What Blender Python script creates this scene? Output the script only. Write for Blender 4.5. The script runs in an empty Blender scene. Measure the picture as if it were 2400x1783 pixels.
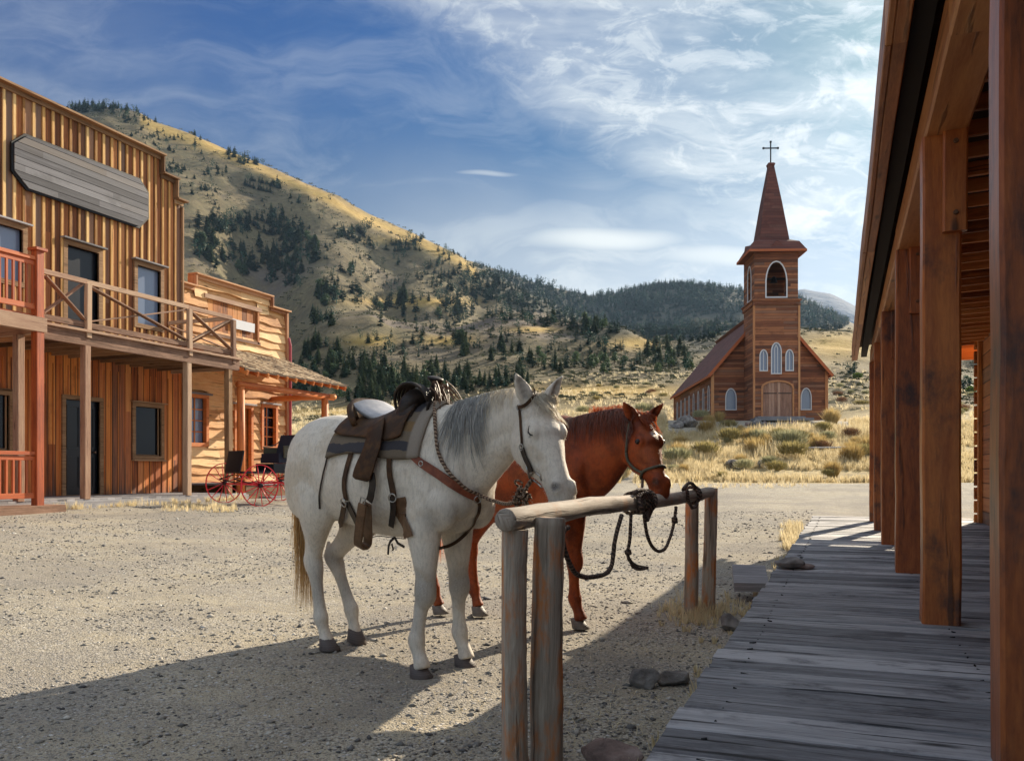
import bpy, bmesh, math, random
import numpy as np
from mathutils import Vector, Matrix
from mathutils.bvhtree import BVHTree
from mathutils.geometry import tessellate_polygon
random.seed(7); np.random.seed(7)
R = math.radians
scn = bpy.context.scene
col = scn.collection

# ---------------------------------------------------------------- camera
# world: +y runs along the street (away), +x to the right, z up, z=0 the gravel by the hitching rail
EYE = 1.17; FPX = 2000.0; CX = 1200.0; HY = 1104.0
TH = math.atan(778 / FPX); SN, CS = math.sin(TH), math.cos(TH)
cam = bpy.data.cameras.new('camera'); camo = bpy.data.objects.new('camera', cam); col.objects.link(camo)
camo.location = (0, 0, EYE); camo.rotation_euler = (R(90), 0, TH)
cam.sensor_width = 36; cam.lens = 30.0; cam.shift_y = (HY - 891.5) / 2400.0
cam.clip_start = 0.05; cam.clip_end = 9000
scn.camera = camo

# ---------------------------------------------------------------- sun, sky, exposure
SUN_AZ, SUN_EL = R(14.5), R(26.6)          # azimuth measured from +y towards +x
SUN_DIR = Vector((math.sin(SUN_AZ) * math.cos(SUN_EL), math.cos(SUN_AZ) * math.cos(SUN_EL), math.sin(SUN_EL)))
sl = bpy.data.lights.new('sun', 'SUN'); sl.energy = 5.0; sl.angle = R(0.53); sl.color = (1.0, 0.86, 0.66)
so = bpy.data.objects.new('sun', sl); col.objects.link(so)
so.rotation_euler = SUN_DIR.to_track_quat('Z', 'Y').to_euler()
scn.view_settings.view_transform = 'Standard'; scn.view_settings.look = 'None'
scn.view_settings.exposure = 0.90; scn.view_settings.gamma = 1.0
scn.cycles.max_bounces = 6; scn.cycles.diffuse_bounces = 3; scn.cycles.glossy_bounces = 3
scn.cycles.transparent_max_bounces = 6; scn.cycles.use_denoising = True


class NT:
    def __init__(s, tree):
        s.t = tree; s.t.nodes.clear()

    def n(s, kind, props=None, **ins):
        nd = s.t.nodes.new(kind)
        for k, v in (props or {}).items(): setattr(nd, k, v)
        for k, v in ins.items():
            key = int(k[1:]) if k[0] == '_' and k[1:].isdigit() else k.replace('_', ' ')
            s.put(nd.inputs[key], v)
        return nd

    def put(s, sock, v):
        if isinstance(v, bpy.types.NodeSocket): s.t.links.new(v, sock)
        elif isinstance(v, bpy.types.Node): s.t.links.new(v.outputs[0], sock)
        else:
            if hasattr(sock.default_value, '__len__') and not hasattr(v, '__len__'): v = [v] * len(sock.default_value)
            if sock.type == 'RGBA' and len(v) == 3: v = (*v, 1)
            sock.default_value = v

    def m(s, op, a, b=0.0, c=0.0, clamp=False):
        nd = s.t.nodes.new('ShaderNodeMath'); nd.operation = op; nd.use_clamp = clamp
        s.put(nd.inputs[0], a); s.put(nd.inputs[1], b); s.put(nd.inputs[2], c)
        return nd.outputs[0]

    def vm(s, op, a, b=(0, 0, 0)):
        nd = s.t.nodes.new('ShaderNodeVectorMath'); nd.operation = op
        s.put(nd.inputs[0], a); s.put(nd.inputs[1], b)
        return nd.outputs['Value'] if op in ('DOT_PRODUCT', 'LENGTH', 'DISTANCE') else nd.outputs[0]

    def ramp(s, f, stops, interp='LINEAR'):
        nd = s.t.nodes.new('ShaderNodeValToRGB'); s.put(nd.inputs[0], f); r = nd.color_ramp; r.interpolation = interp
        while len(r.elements) > 1: r.elements.remove(r.elements[-1])
        for i, (p, c) in enumerate(stops):
            e = r.elements[0] if i == 0 else r.elements.new(p)
            e.position = p
            if not hasattr(c, '__len__'): c = (c, c, c)
            e.color = (*c, 1)
        return nd.outputs[0]

    def mix(s, f, a, b, mode='MIX'):
        nd = s.t.nodes.new('ShaderNodeMix'); nd.data_type = 'RGBA'; nd.blend_type = mode
        s.put(nd.inputs[0], f); s.put(nd.inputs[6], a); s.put(nd.inputs[7], b)
        return nd.outputs[2]

    def noise(s, vec, scale, detail=4, rough=0.55, dist=0.0, out=0):
        nd = s.n('ShaderNodeTexNoise', None, Vector=vec, Scale=scale, Detail=detail, Roughness=rough, Distortion=dist)
        return nd.outputs[out]

    def scalev(s, vec, sc, loc=(0, 0, 0), rot=(0, 0, 0)):
        nd = s.n('ShaderNodeMapping', None, Vector=vec, Scale=sc, Location=loc, Rotation=rot)
        return nd.outputs[0]

    def comb(s, x, y, z=0.0):
        return s.n('ShaderNodeCombineXYZ', None, X=x, Y=y, Z=z).outputs[0]

    def smooth(s, x, a, b):
        nd = s.n('ShaderNodeMapRange', {'interpolation_type': 'SMOOTHSTEP'}, Value=x)
        nd.inputs[1].default_value = a; nd.inputs[2].default_value = b
        return nd.outputs[0]

    def surf(s, base, rough=0.8, bump=None, bstr=0.3, bdist=0.01, **kw):
        p = s.n('ShaderNodeBsdfPrincipled'); s.put(p.inputs['Base Color'], base); s.put(p.inputs['Roughness'], rough)
        for k, v in kw.items(): s.put(p.inputs[k.replace('_', ' ')], v)
        if bump is not None:
            b = s.n('ShaderNodeBump', None, Strength=bstr, Distance=bdist, Height=bump); s.put(p.inputs['Normal'], b.outputs[0])
        o = s.n('ShaderNodeOutputMaterial'); s.t.links.new(p.outputs[0], o.inputs[0])
        return p


def material(name, fn):
    m = bpy.data.materials.new(name); m.use_nodes = True; fn(NT(m.node_tree)); return m


SKY_BLUE, CLOUD0, CLOUD1, CLOUD_FILL = 0.275, 2.15, 0.17, 1.5
# ---- the sky: daylight plus high cirrus, all laid out on world directions
w = bpy.data.worlds.new('World'); scn.world = w; w.use_nodes = True
def sky(t):
    sk = t.n('ShaderNodeTexSky', {'sky_type': 'NISHITA', 'sun_disc': False, 'sun_elevation': SUN_EL, 'sun_rotation': SUN_AZ, 'air_density': 1.0, 'dust_density': 0.6, 'ozone_density': 2.2})
    g = t.n('ShaderNodeTexCoord').outputs['Generated']
    fw = t.m('MAXIMUM', t.vm('DOT_PRODUCT', g, (-SN, CS, 0)), 0.08)
    a = t.m('DIVIDE', t.vm('DOT_PRODUCT', g, (CS, SN, 0)), fw)         # east-west slope of the direction
    sep = t.n('ShaderNodeSeparateXYZ', None, Vector=g)
    b = t.m('DIVIDE', sep.outputs[2], fw)                                # up slope
    # ab plane: streaks fan down to the right
    ab = t.comb(a, b, 0.0)
    wob = t.noise(ab, 2.2, 4, 0.55)
    # edge of the cirrus sheet: runs from (-.08,.55) down to (.22,.34), then the sheet opens to the right
    edge = t.m('ADD', t.m('ADD', a, t.m('MULTIPLY', b, 1.45)), t.m('MULTIPLY', t.m('SUBTRACT', wob, 0.5), 0.30))
    sheet = t.smooth(edge, 0.585, 0.74)
    low = t.m('MULTIPLY', t.smooth(t.m('ADD', b, t.m('MULTIPLY', t.m('SUBTRACT', wob, 0.5), 0.25)), 0.41, 0.22), t.smooth(a, -0.50, 0.20))
    st = t.scalev(ab, (1.5, 6.0, 1), (0.3, 0.2, 0), (0, 0, R(22)))
    wv = t.noise(ab, 3.5, 3, 0.5, 0, 1)
    st = t.vm('ADD', st, t.vm('SCALE', t.vm('SUBTRACT', wv, (0.5, 0.5, 0.5))))
    n1 = t.noise(st, 2.3, 9, 0.62, 0.5)
    n2 = t.noise(t.scalev(ab, (5.0, 9.5, 1), (0, 0, 0), (0, 0, R(38))), 3.0, 9, 0.66, 0.9)
    n4 = t.noise(t.scalev(ab, (1.3, 3.2, 1), (4.2, 1.7, 0), (0, 0, R(-14))), 2.6, 6, 0.6, 0.4)
    f1 = t.smooth(n1, 0.43, 0.60)
    den = t.m('MULTIPLY', sheet, t.m('ADD', 0.28, t.m('MULTIPLY', t.m('ADD', f1, t.m('ADD', t.smooth(n2, 0.47, 0.62), t.smooth(n4, 0.38, 0.62))), 0.30)))
    veil = t.m('ADD', t.m('MULTIPLY', t.smooth(n1, 0.38, 0.70), 0.20), t.m('MULTIPLY', t.smooth(n4, 0.30, 0.66), t.m('MULTIPLY', t.smooth(edge, 0.50, 0.0), 0.20)))
    den = t.m('MAXIMUM', den, t.m('MAXIMUM', veil, t.m('MULTIPLY', low, t.m('ADD', 0.52, t.m('MULTIPLY', f1, 0.30)))))
    # small lens-shaped puffs low in the gap
    def puff(x, y, sx, sy, k):
        d = t.vm('LENGTH', t.vm('MULTIPLY', t.vm('SUBTRACT', t.vm('ADD', ab, t.vm('MULTIPLY', t.vm('SUBTRACT', wv, (0.5, 0.5, 0.5)), (0.10, 0.05, 0))), (x, y, 0)), (1 / sx, 1 / sy, 0)))
        return t.m('MULTIPLY', t.smooth(d, 1.0, 0.1), k)
    pf = puff(0.11, 0.268, 0.17, 0.026, 1.0)
    for q in ((0.33, 0.372, 0.035, 0.016, 0.8), (0.02, 0.262, 0.03, 0.008, 0.5), (0.26, 0.25, 0.20, 0.026, 0.85), (-0.03, 0.345, 0.06, 0.006, 0.5)):
        pf = t.m('MAXIMUM', pf, puff(*q))
    den = t.m('MINIMUM', t.m('MAXIMUM', den, pf), 1.0)
    # clean high-altitude air: deepen the hue of the clear sky and keep its glow near the sun in check
    lum = t.vm('DOT_PRODUCT', sk.outputs[0], (0.25, 0.55, 0.2))
    hue = t.vm('SCALE', sk.outputs[0]); hue.node.inputs['Scale'].default_value = 1.0
    t.t.links.new(t.m('DIVIDE', 1.0, lum), hue.node.inputs['Scale'])
    h3 = t.vm('MULTIPLY', hue, t.vm('MULTIPLY', hue, hue))
    K = t.m('MINIMUM', t.m('MULTIPLY', t.m('POWER', t.m('DIVIDE', lum, 2.8), 1.15), SKY_BLUE), 1.25)
    kk = t.comb(K, K, K)
    h3 = t.mix(t.smooth(b, 0.52, 0.14), t.vm('MULTIPLY', h3, (0.50, 1.22, 0.98)), (0.86, 1.42, 2.45))
    blue = t.vm('MULTIPLY', h3, kk)
    # clouds: brighter towards the sun; unseen cloud behind the camera brightened as added fill
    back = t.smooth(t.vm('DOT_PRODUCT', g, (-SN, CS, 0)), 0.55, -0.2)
    lift = t.m('ADD', t.m('ADD', CLOUD0, t.m('MULTIPLY', t.m('MINIMUM', lum, 9.0), CLOUD1)), t.m('MULTIPLY', back, CLOUD_FILL))
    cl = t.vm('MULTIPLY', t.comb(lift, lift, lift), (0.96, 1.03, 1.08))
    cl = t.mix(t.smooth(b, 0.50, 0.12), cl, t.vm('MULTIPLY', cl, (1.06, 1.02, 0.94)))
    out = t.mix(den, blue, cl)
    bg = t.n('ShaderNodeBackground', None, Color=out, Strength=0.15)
    o = t.n('ShaderNodeOutputWorld'); t.t.links.new(bg.outputs[0], o.inputs[0])
sky(NT(w.node_tree))

# ---------------------------------------------------------------- measuring helpers (photo reading -> world metres)
def W(x, y, Z):
    X = (x - CX) / FPX * Z
    return Vector((X * CS - Z * SN, X * SN + Z * CS, EYE + (HY - y) / FPX * Z))
def on_plane(x, y, p, n):
    d = W(x, y, 1.0); dx, dy, dz = d[0], d[1], d[2] - EYE
    t = (p[0] * n[0] + p[1] * n[1]) / (dx * n[0] + dy * n[1])
    return Vector((dx * t, dy * t, EYE + dz * t))
def on_ground(x, y, z=0.0): return W(x, y, (EYE - z) * FPX / (y - HY))

# ---------------------------------------------------------------- object helpers
def tag(o, label=None, cat=None, group=None, kind=None):
    if label: o['label'] = label
    if cat: o['category'] = cat
    if group: o['group'] = group
    if kind: o['kind'] = kind
    return o
def thing(name, label, cat, loc=(0, 0, 0), rz=0.0, group=None):
    o = bpy.data.objects.new(name, None); col.objects.link(o); o.empty_display_size = 0.3
    o.location = loc; o.rotation_euler = (0, 0, rz)
    return tag(o, label, cat, group)
def copy_tree(o, parent=None):
    c = o.copy(); col.objects.link(c)
    if parent: c.parent = parent
    for ch in list(o.children): copy_tree(ch, c)
    return c

class MB:
    """collects faces with grain UVs (u along the board, v across, metres) and a per-board random value"""
    def __init__(s): s.v = []; s.f = []; s.uv = []; s.r = []; s.mi = []
    def face(s, idx, uvs, rnd, mi=0):
        s.f.append(idx); s.uv.extend(uvs); s.r.append(rnd); s.mi.append(mi)
    def add(s, verts):
        b = len(s.v); s.v.extend([tuple(p) for p in verts]); return b
    def box(s, c, size, rot=None, axis=None, mi=0, rnd=None, jit=0.0, taper=None):
        hx, hy, hz = [q / 2 for q in size]
        P = [Vector((sx * hx, sy * hy, sz * hz)) for sx in (-1, 1) for sy in (-1, 1) for sz in (-1, 1)]
        if jit: P = [p + Vector([random.uniform(-jit, jit) for _ in range(3)]) for p in P]
        if axis is None: axis = max(range(3), key=lambda i: size[i])
        rnd = random.random() if rnd is None else rnd
        o1, o2 = random.uniform(0, 40), random.uniform(0, 40)
        c = Vector(c)
        Q = [(rot @ p if rot is not None else p) + c for p in P]
        b = s.add(Q)
        F = [(0, 1, 3, 2), (4, 6, 7, 5), (0, 4, 5, 1), (2, 3, 7, 6), (0, 2, 6, 4), (1, 5, 7, 3)]
        for k, f in enumerate(F):
            na = k // 2
            others = [i for i in range(3) if i != na]
            if axis in others: ua = axis; va = [i for i in others if i != axis][0]
            else: ua, va = others
            s.face([b + i for i in f], [(P[i][ua] + o1, P[i][va] + o2 + k * 0.37) for i in f], rnd, mi)
        return s
    def beam(s, p0, p1, wdt, hgt, up=(0, 0, 1), ch=0.012, seg=6, wob=0.004, mi=0, rnd=None):
        """sawn timber with eased, slightly worn edges from p0 to p1"""
        p0, p1 = Vector(p0), Vector(p1); T = (p1 - p0).normalized(); L = (p1 - p0).length
        A = T.cross(Vector(up))
        if A.length < 1e-3: A = T.cross(Vector((1, 0, 0)))
        A.normalize(); B = A.cross(T).normalized()
        a, b = wdt / 2, hgt / 2
        sec = [(a, b - ch), (a - ch, b), (-a + ch, b), (-a, b - ch), (-a, -b + ch), (-a + ch, -b), (a - ch, -b), (a, -b + ch)]
        n = len(sec); rnd = random.random() if rnd is None else rnd; o1, o2 = random.uniform(0, 40), random.uniform(0, 40)
        per = [0]
        for i in range(n):
            q, r = sec[i], sec[(i + 1) % n]; per.append(per[-1] + math.hypot(q[0] - r[0], q[1] - r[1]))
        rows = []
        for k in range(seg + 1):
            t = k / seg; dx, dy = random.uniform(-wob, wob), random.uniform(-wob, wob)
            ww = [1 + random.uniform(-wob, wob) * 3 for _ in sec]
            rows.append(s.add([p0 + T * (L * t) + A * (x * q + dx) + B * (y * q + dy) for (x, y), q in zip(sec, ww)]))
        for k in range(seg):
            for i in range(n):
                j = (i + 1) % n; u0, u1 = L * k / seg + o1, L * (k + 1) / seg + o1
                s.face([rows[k] + i, rows[k] + j, rows[k + 1] + j, rows[k + 1] + i], [(u0, per[i] + o2), (u0, per[i + 1] + o2), (u1, per[i + 1] + o2), (u1, per[i] + o2)], rnd, mi)
        s.face([rows[0] + i for i in reversed(range(n))], [(sec[i][0] * .3 + o1, sec[i][1] + o2) for i in reversed(range(n))], rnd, mi)
        s.face([rows[-1] + i for i in range(n)], [(sec[i][0] * .3 + o1, sec[i][1] + o2) for i in range(n)], rnd, mi)
        return s
    def tube(s, pts, rad, n=8, mi=0, rnd=None, lumpy=0.0, cap=True, flat=None, lat=None):
        """round bar through pts; rad a number or list of radii; flat = (ra,rb) ratios for oval sections"""
        pts = [Vector(p) for p in pts]; m = len(pts)
        rad = [rad] * m if not hasattr(rad, '__len__') else rad
        rnd = random.random() if rnd is None else rnd; o1, o2 = random.uniform(0, 40), random.uniform(0, 40)
        rows = []; L = 0; Ls = []
        A = Vector(lat) if lat is not None else None
        for k in range(m):
            T = (pts[min(k + 1, m - 1)] - pts[max(k - 1, 0)]).normalized()
            if A is None: A = T.cross(Vector((0, 0, 1))) if abs(T.z) < 0.9 else T.cross(Vector((0, 1, 0)))
            A = (A - T * A.dot(T)).normalized(); B = T.cross(A)
            if k: L += (pts[k] - pts[k - 1]).length
            Ls.append(L)
            fa, fb = flat if flat else (1, 1)
            rows.append(s.add([pts[k] + (A * math.cos(2 * math.pi * i / n) * fa + B * math.sin(2 * math.pi * i / n) * fb) * rad[k] * (1 + random.uniform(-lumpy, lumpy)) for i in range(n)]))
        for k in range(m - 1):
            for i in range(n):
                j = (i + 1) % n; c0 = i / n * 6.28 * rad[0]; c1 = (i + 1) / n * 6.28 * rad[0]
                s.face([rows[k] + i, rows[k] + j, rows[k + 1] + j, rows[k + 1] + i], [(Ls[k] + o1, c0 + o2), (Ls[k] + o1, c1 + o2), (Ls[k + 1] + o1, c1 + o2), (Ls[k + 1] + o1, c0 + o2)], rnd, mi)
        if cap:
            s.face([rows[0] + i for i in reversed(range(n))], [(o1 + .1 * math.cos(i), o2 + .1 * math.sin(i)) for i in range(n)], rnd, mi)
            s.face([rows[-1] + i for i in range(n)], [(o1 + .1 * math.cos(i), o2 + .1 * math.sin(i)) for i in range(n)], rnd, mi)
        return s
    def strap(s, pts, nrm, width, thick=0.004, mi=0):
        """flat strap lying with normals nrm"""
        m = len(pts); rows = []; rnd = random.random(); L = 0
        wd = width if hasattr(width, '__len__') else [width] * m
        Ls = []
        for k in range(m):
            T = (pts[min(k + 1, m - 1)] - pts[max(k - 1, 0)]).normalized(); N = nrm[k].normalized()
            A = T.cross(N).normalized(); N = A.cross(T)
            if k: L += (pts[k] - pts[k - 1]).length
            Ls.append(L); h = wd[k] / 2
            rows.append(s.add([pts[k] + A * h, pts[k] + A * h * .93 + N * thick, pts[k] - A * h * .93 + N * thick, pts[k] - A * h]))
        for k in range(m - 1):
            for i in range(4):
                j = (i + 1) % 4; s.face([rows[k] + i, rows[k] + j, rows[k + 1] + j, rows[k + 1] + i], [(Ls[k], i * .02), (Ls[k], i * .02 + .02), (Ls[k + 1], i * .02 + .02), (Ls[k + 1], i * .02)], rnd, mi)
        for rr, o in ((rows[0], (3, 2, 1, 0)), (rows[-1], (0, 1, 2, 3))): s.face([rr + i for i in o], [(0, 0), (0, .01), (.01, .01), (.01, 0)], rnd, mi)
        return s
    def poly(s, pts, mi=0, rnd=None, ua=0, va=2, swap=False):
        b = s.add(pts); rnd = random.random() if rnd is None else rnd
        s.face(list(range(b, b + len(pts))), [((p[va], p[ua]) if swap else (p[ua], p[va])) for p in pts], rnd, mi); return s
    def panel(s, outer, holes, thick, o, ux, uz, mi=0, rnd=0.5, vertical=False, axis_off=(0, 0)):
        """flat wall with openings: 2D outline and holes in (a,b), plane o + a*ux + b*uz, thickness to the back (-n)"""
        o, ux, uz = Vector(o), Vector(ux), Vector(uz); n = ux.cross(uz).normalized()
        loops = [list(outer)] + [list(h) for h in holes]
        tris = tessellate_polygon([[Vector((a, b, 0)) for a, b in lp] for lp in loops])
        flat = [q for lp in loops for q in lp]
        uvf = (lambda q: (q[1], q[0])) if vertical else (lambda q: (q[0], q[1]))
        fb = s.add([o + ux * a + uz * b for a, b in flat]); bb = s.add([o + ux * a + uz * b - n * thick for a, b in flat])
        for t in tris:
            t = list(t); A, B, C = [Vector(flat[i]).to_3d() for i in t]
            if (B - A).cross(C - A).z < 0: t.reverse()
            s.face([fb + i for i in t], [uvf(flat[i]) for i in t], rnd, mi)
            t.reverse(); s.face([bb + i for i in t], [uvf(flat[i]) for i in t], rnd, mi)
        k = 0
        for li, lp in enumerate(loops):
            m = len(lp); area = sum(lp[i][0] * lp[(i + 1) % m][1] - lp[(i + 1) % m][0] * lp[i][1] for i in range(m))
            for i in range(m):
                j = (i + 1) % m; q = [fb + k + i, bb + k + i, bb + k + j, fb + k + j]
                if (area > 0) != (li == 0): q.reverse()
                s.face(q, [uvf(lp[i]), uvf(lp[i]), uvf(lp[j]), uvf(lp[j])], rnd, mi)
            k += m
        return s
    def build(s, name, mats, parent=None, smooth=False, kind=None):
        me = bpy.data.meshes.new(name); me.from_pydata(s.v, [], s.f)
        mats = mats if isinstance(mats, (list, tuple)) else [mats]
        for m in mats: me.materials.append(m)
        if s.f:
            uv = me.uv_layers.new(name='grain'); uv.data.foreach_set('uv', np.array(s.uv, dtype=np.float32).ravel())
            at = me.attributes.new('rnd', 'FLOAT', 'FACE'); at.data.foreach_set('value', np.array(s.r, dtype=np.float32))
            me.polygons.foreach_set('material_index', np.array(s.mi, dtype=np.int32))
            if smooth: me.polygons.foreach_set('use_smooth', np.ones(len(s.f), dtype=bool))
        me.update()
        o = bpy.data.objects.new(name, me); col.objects.link(o)
        if parent: o.parent = parent
        if kind: o['kind'] = kind
        return o

def raw_mesh(name, v, f, mats, parent=None, smooth=False, attrs=None, mi=None):
    me = bpy.data.meshes.new(name); v = np.asarray(v, dtype=np.float32); f = np.asarray(f, dtype=np.int32)
    me.vertices.add(len(v)); me.vertices.foreach_set('co', v.ravel())
    k = f.shape[1]; me.loops.add(f.size); me.loops.foreach_set('vertex_index', f.ravel())
    me.polygons.add(len(f)); me.polygons.foreach_set('loop_start', np.arange(len(f), dtype=np.int32) * k)
    me.polygons.foreach_set('loop_total', np.full(len(f), k, dtype=np.int32))
    if smooth: me.polygons.foreach_set('use_smooth', np.ones(len(f), dtype=bool))
    for m in (mats if isinstance(mats, (list, tuple)) else [mats]): me.materials.append(m)
    if mi is not None: me.polygons.foreach_set('material_index', np.asarray(mi, dtype=np.int32))
    me.update(calc_edges=True); me.validate()
    for an, (dom, arr) in (attrs or {}).items():
        arr = np.asarray(arr, dtype=np.float32)
        a = me.attributes.new(an, 'FLOAT', dom); a.data.foreach_set('value', arr)
    o = bpy.data.objects.new(name, me); col.objects.link(o)
    if parent: o.parent = parent
    return o

def spline(P, k=6):
    """Catmull-Rom through rows of numbers"""
    P = np.array(P, dtype=float); n = len(P); out = []
    Q = np.vstack([2 * P[0] - P[1], P, 2 * P[-1] - P[-2]])
    for i in range(n - 1):
        a, b, c, d = Q[i:i + 4]
        for j in range(k):
            t = j / k; out.append(.5 * (2 * b + (c - a) * t + (2 * a - 5 * b + 4 * c - d) * t * t + (3 * b - a - 3 * c + d) * t ** 3))
    out.append(P[-1]); return np.array(out)

# ---- numpy gradient noise
_perm = np.random.RandomState(3).permutation(512)
def vnoise(x, y):
    xi, yi = np.floor(x).astype(int), np.floor(y).astype(int); xf, yf = x - xi, y - yi
    def h(a, b): return _perm[(_perm[a & 511] + b) & 511] / 511.0 * 2 - 1
    u, v = xf * xf * (3 - 2 * xf), yf * yf * (3 - 2 * yf)
    return (h(xi, yi) * (1 - u) + h(xi + 1, yi) * u) * (1 - v) + (h(xi, yi + 1) * (1 - u) + h(xi + 1, yi + 1) * u) * v
def fbm(x, y, o=4):
    s = 0; a = 1; t = 0
    for i in range(o): s = s + a * vnoise(x * 2 ** i + 17 * i, y * 2 ** i - 9 * i); t += a; a *= .5
    return s / t
def sstep(x, a, b): t = np.clip((x - a) / (b - a), 0, 1); return t * t * (3 - 2 * t)
def P(o, parent):                            # keep world coordinates under a moved parent
    o.parent = parent; o.matrix_parent_inverse = Matrix.Translation(parent.location).inverted() if parent.rotation_euler.z == 0 else parent.matrix_basis.inverted(); return o
def sub(mb, name, mats, par):
    o = mb.build(name, mats); o.parent = par; return o
DZ = .29

# ---------------------------------------------------------------- materials
def wood(name, dark, mid, light, rough=0.75, fine=28, knots=0.5, var=0.35, spec=0.3, bstr=0.5, stain=None, stain_amt=0.5, stain_lo=0.5, stain_sc=(1, 1, 1), crack=.6):
    def fn(t):
        uv = t.n('ShaderNodeUVMap', {'uv_map': 'grain'}).outputs[0]
        rnd = t.n('ShaderNodeAttribute', {'attribute_name': 'rnd'}).outputs['Fac']
        off = t.vm('ADD', uv, t.comb(t.m('MULTIPLY', rnd, 37.0), t.m('MULTIPLY', rnd, 91.0)))
        warp = t.noise(t.scalev(off, (1.2, 5, 1)), 1.6, 3, .5, 0, 1)
        w1 = t.vm('ADD', off, t.vm('MULTIPLY', t.vm('SUBTRACT', warp, (.5, .5, .5)), (0.05, 0.05, 0)))
        g1 = t.noise(t.scalev(w1, (1.3, fine, 1)), 1.0, 7, .62)
        g2 = t.noise(t.scalev(w1, (9.0, fine * 6, 1)), 1.0, 6, .7)
        blot = t.noise(t.scalev(off, (1.0, 3.0, 1)), 1.1, 5, .6)
        f = t.m('ADD', t.m('MULTIPLY', g1, .46), t.m('ADD', t.m('MULTIPLY', g2, .34), t.m('MULTIPLY', blot, .30)))
        f = t.m('ADD', f, t.m('MULTIPLY', t.m('SUBTRACT', rnd, .5), var))
        c = t.ramp(f, [(.34, dark), (.52, mid), (.72, light)])
        kn = t.n('ShaderNodeTexVoronoi', {'feature': 'F1'}, Vector=t.scalev(off, (1.1, 4.2, 1)), Scale=1.0)
        kd = t.smooth(kn.outputs['Distance'], .13, .03)
        c = t.mix(t.m('MULTIPLY', kd, knots), c, tuple(q * .28 for q in dark))
        ck = t.noise(t.scalev(w1, (.9, fine * 1.35, 1), (3.1, 7.7, 0)), 1.0, 5, .58)
        ckm = t.m('MULTIPLY', t.smooth(ck, .585, .66), crack)
        c = t.mix(ckm, c, tuple(q * .22 for q in dark))
        if stain:
            sn = t.noise(t.scalev(t.n('ShaderNodeTexCoord').outputs['Object'], stain_sc), 2.2, 6, .68)
            c = t.mix(t.m('MULTIPLY', t.smooth(sn, stain_lo, stain_lo + .2), stain_amt), c, stain)
        hgt = t.m('ADD', t.m('MULTIPLY', g1, .5), t.m('ADD', t.m('MULTIPLY', g2, .5), t.m('ADD', t.m('MULTIPLY', kd, -.4), t.m('MULTIPLY', ckm, -1.1))))
        t.surf(c, rough, hgt, bstr, .006, Specular_IOR_Level=spec)
    return material(name, fn)

def plain(name, c, rough=0.6, metal=0.0, nz=12, amt=0.25, bstr=0.2, spec=.4, **kw):
    def fn(t):
        oc = t.n('ShaderNodeTexCoord').outputs['Object']
        n = t.noise(oc, nz, 5, .6)
        cc = t.mix(t.m('MULTIPLY', n, amt), c, tuple(q * .35 for q in c))
        t.surf(cc, rough, n, bstr, .004, Metallic=metal, Specular_IOR_Level=spec, **kw)
    return material(name, fn)

M = {}
M['bat_wood'] = wood('weathered_amber_boards', (.115, .052, .022), (.33, .165, .060), (.56, .33, .145), .8, 22, .6, .55, .25, .5, (.13, .115, .10), .5, .55)
M['batten'] = wood('pale_amber_battens', (.25, .12, .040), (.56, .31, .105), (.78, .52, .23), .8, 22, .4, .4, .25)
M['low_wood'] = wood('orange_brown_boards', (.12, .034, .010), (.40, .135, .034), (.60, .25, .07), .7, 24, .7, .5, .35, .5, (.055, .038, .03), .65, .56)
M['trim_wood'] = wood('brown_trim', (.085, .045, .024), (.25, .14, .07), (.42, .26, .14), .8, 24, .5, .35)
M['grey_wood'] = wood('silver_weathered_wood', (.12, .12, .13), (.27, .26, .27), (.46, .45, .46), .85, 30, .5, .30)
M['rail_wood'] = wood('balcony_rail_wood', (.15, .08, .052), (.36, .215, .145), (.52, .36, .24), .8, 24, .6, .35)
M['red_wood'] = wood('red_stained_wood', (.18, .032, .010), (.47, .095, .022), (.62, .16, .045), .55, 30, .2, .3, .5, .25)
M['slab_wood'] = wood('golden_slab_siding', (.28, .11, .040), (.68, .36, .15), (.86, .58, .30), .75, 16, .7, .30, .3, .5)
M['log_wood'] = wood('orange_log', (.32, .07, .018), (.62, .18, .04), (.72, .28, .08), .6, 14, .5, .25, .45)
M['shingle'] = wood('cedar_shingles', (.10, .065, .04), (.27, .185, .11), (.46, .35, .23), .9, 20, .1, .7)
M['post_wood'] = wood('dark_stained_post', (.040, .013, .006), (.33, .085, .018), (.58, .19, .042), .42, 10, .8, .14, .55, .45, (.022, .020, .024), .85, .47, (1.2, 1.2, .8))
M['beam_wood'] = wood('brown_planed_beam', (.12, .040, .016), (.34, .125, .042), (.50, .23, .085), .55, 14, .8, .25, .45)
M['deck_wood'] = wood('grey_boardwalk_planks', (.050, .052, .060), (.225, .228, .245), (.50, .50, .52), .75, 24, .95, .30, .35, 1.0, (.070, .066, .074), .85, .50, (1.3, 2.2, 1), .9)
M['log_grey'] = wood('peeled_grey_log', (.17, .125, .095), (.38, .33, .28), (.58, .53, .46), .8, 20, .6, .2, .3, .9, (.42, .20, .09), .6, .53, (3, 3, 3))
M['post_round'] = wood('split_grey_post', (.12, .095, .075), (.36, .31, .255), (.58, .52, .44), .85, 26, .6, .25, .3, .9, (.55, .20, .055), .95, .475, (5, 5, 1.5))
M['church_door'] = wood('old_plank_door', (.17, .085, .055), (.33, .185, .13), (.45, .28, .20), .8, 20, .4, .35)
M['church_trim'] = wood('orange_corner_trim', (.26, .10, .045), (.45, .20, .085), (.58, .30, .14), .7, 20, .2, .3)
M['fascia'] = plain('orange_fascia', (.46, .13, .045), .7, 0, 3, .3)
M['white_paint'] = plain('white_window_frame', (.66, .67, .70), .6, 0, 8, .15)
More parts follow.
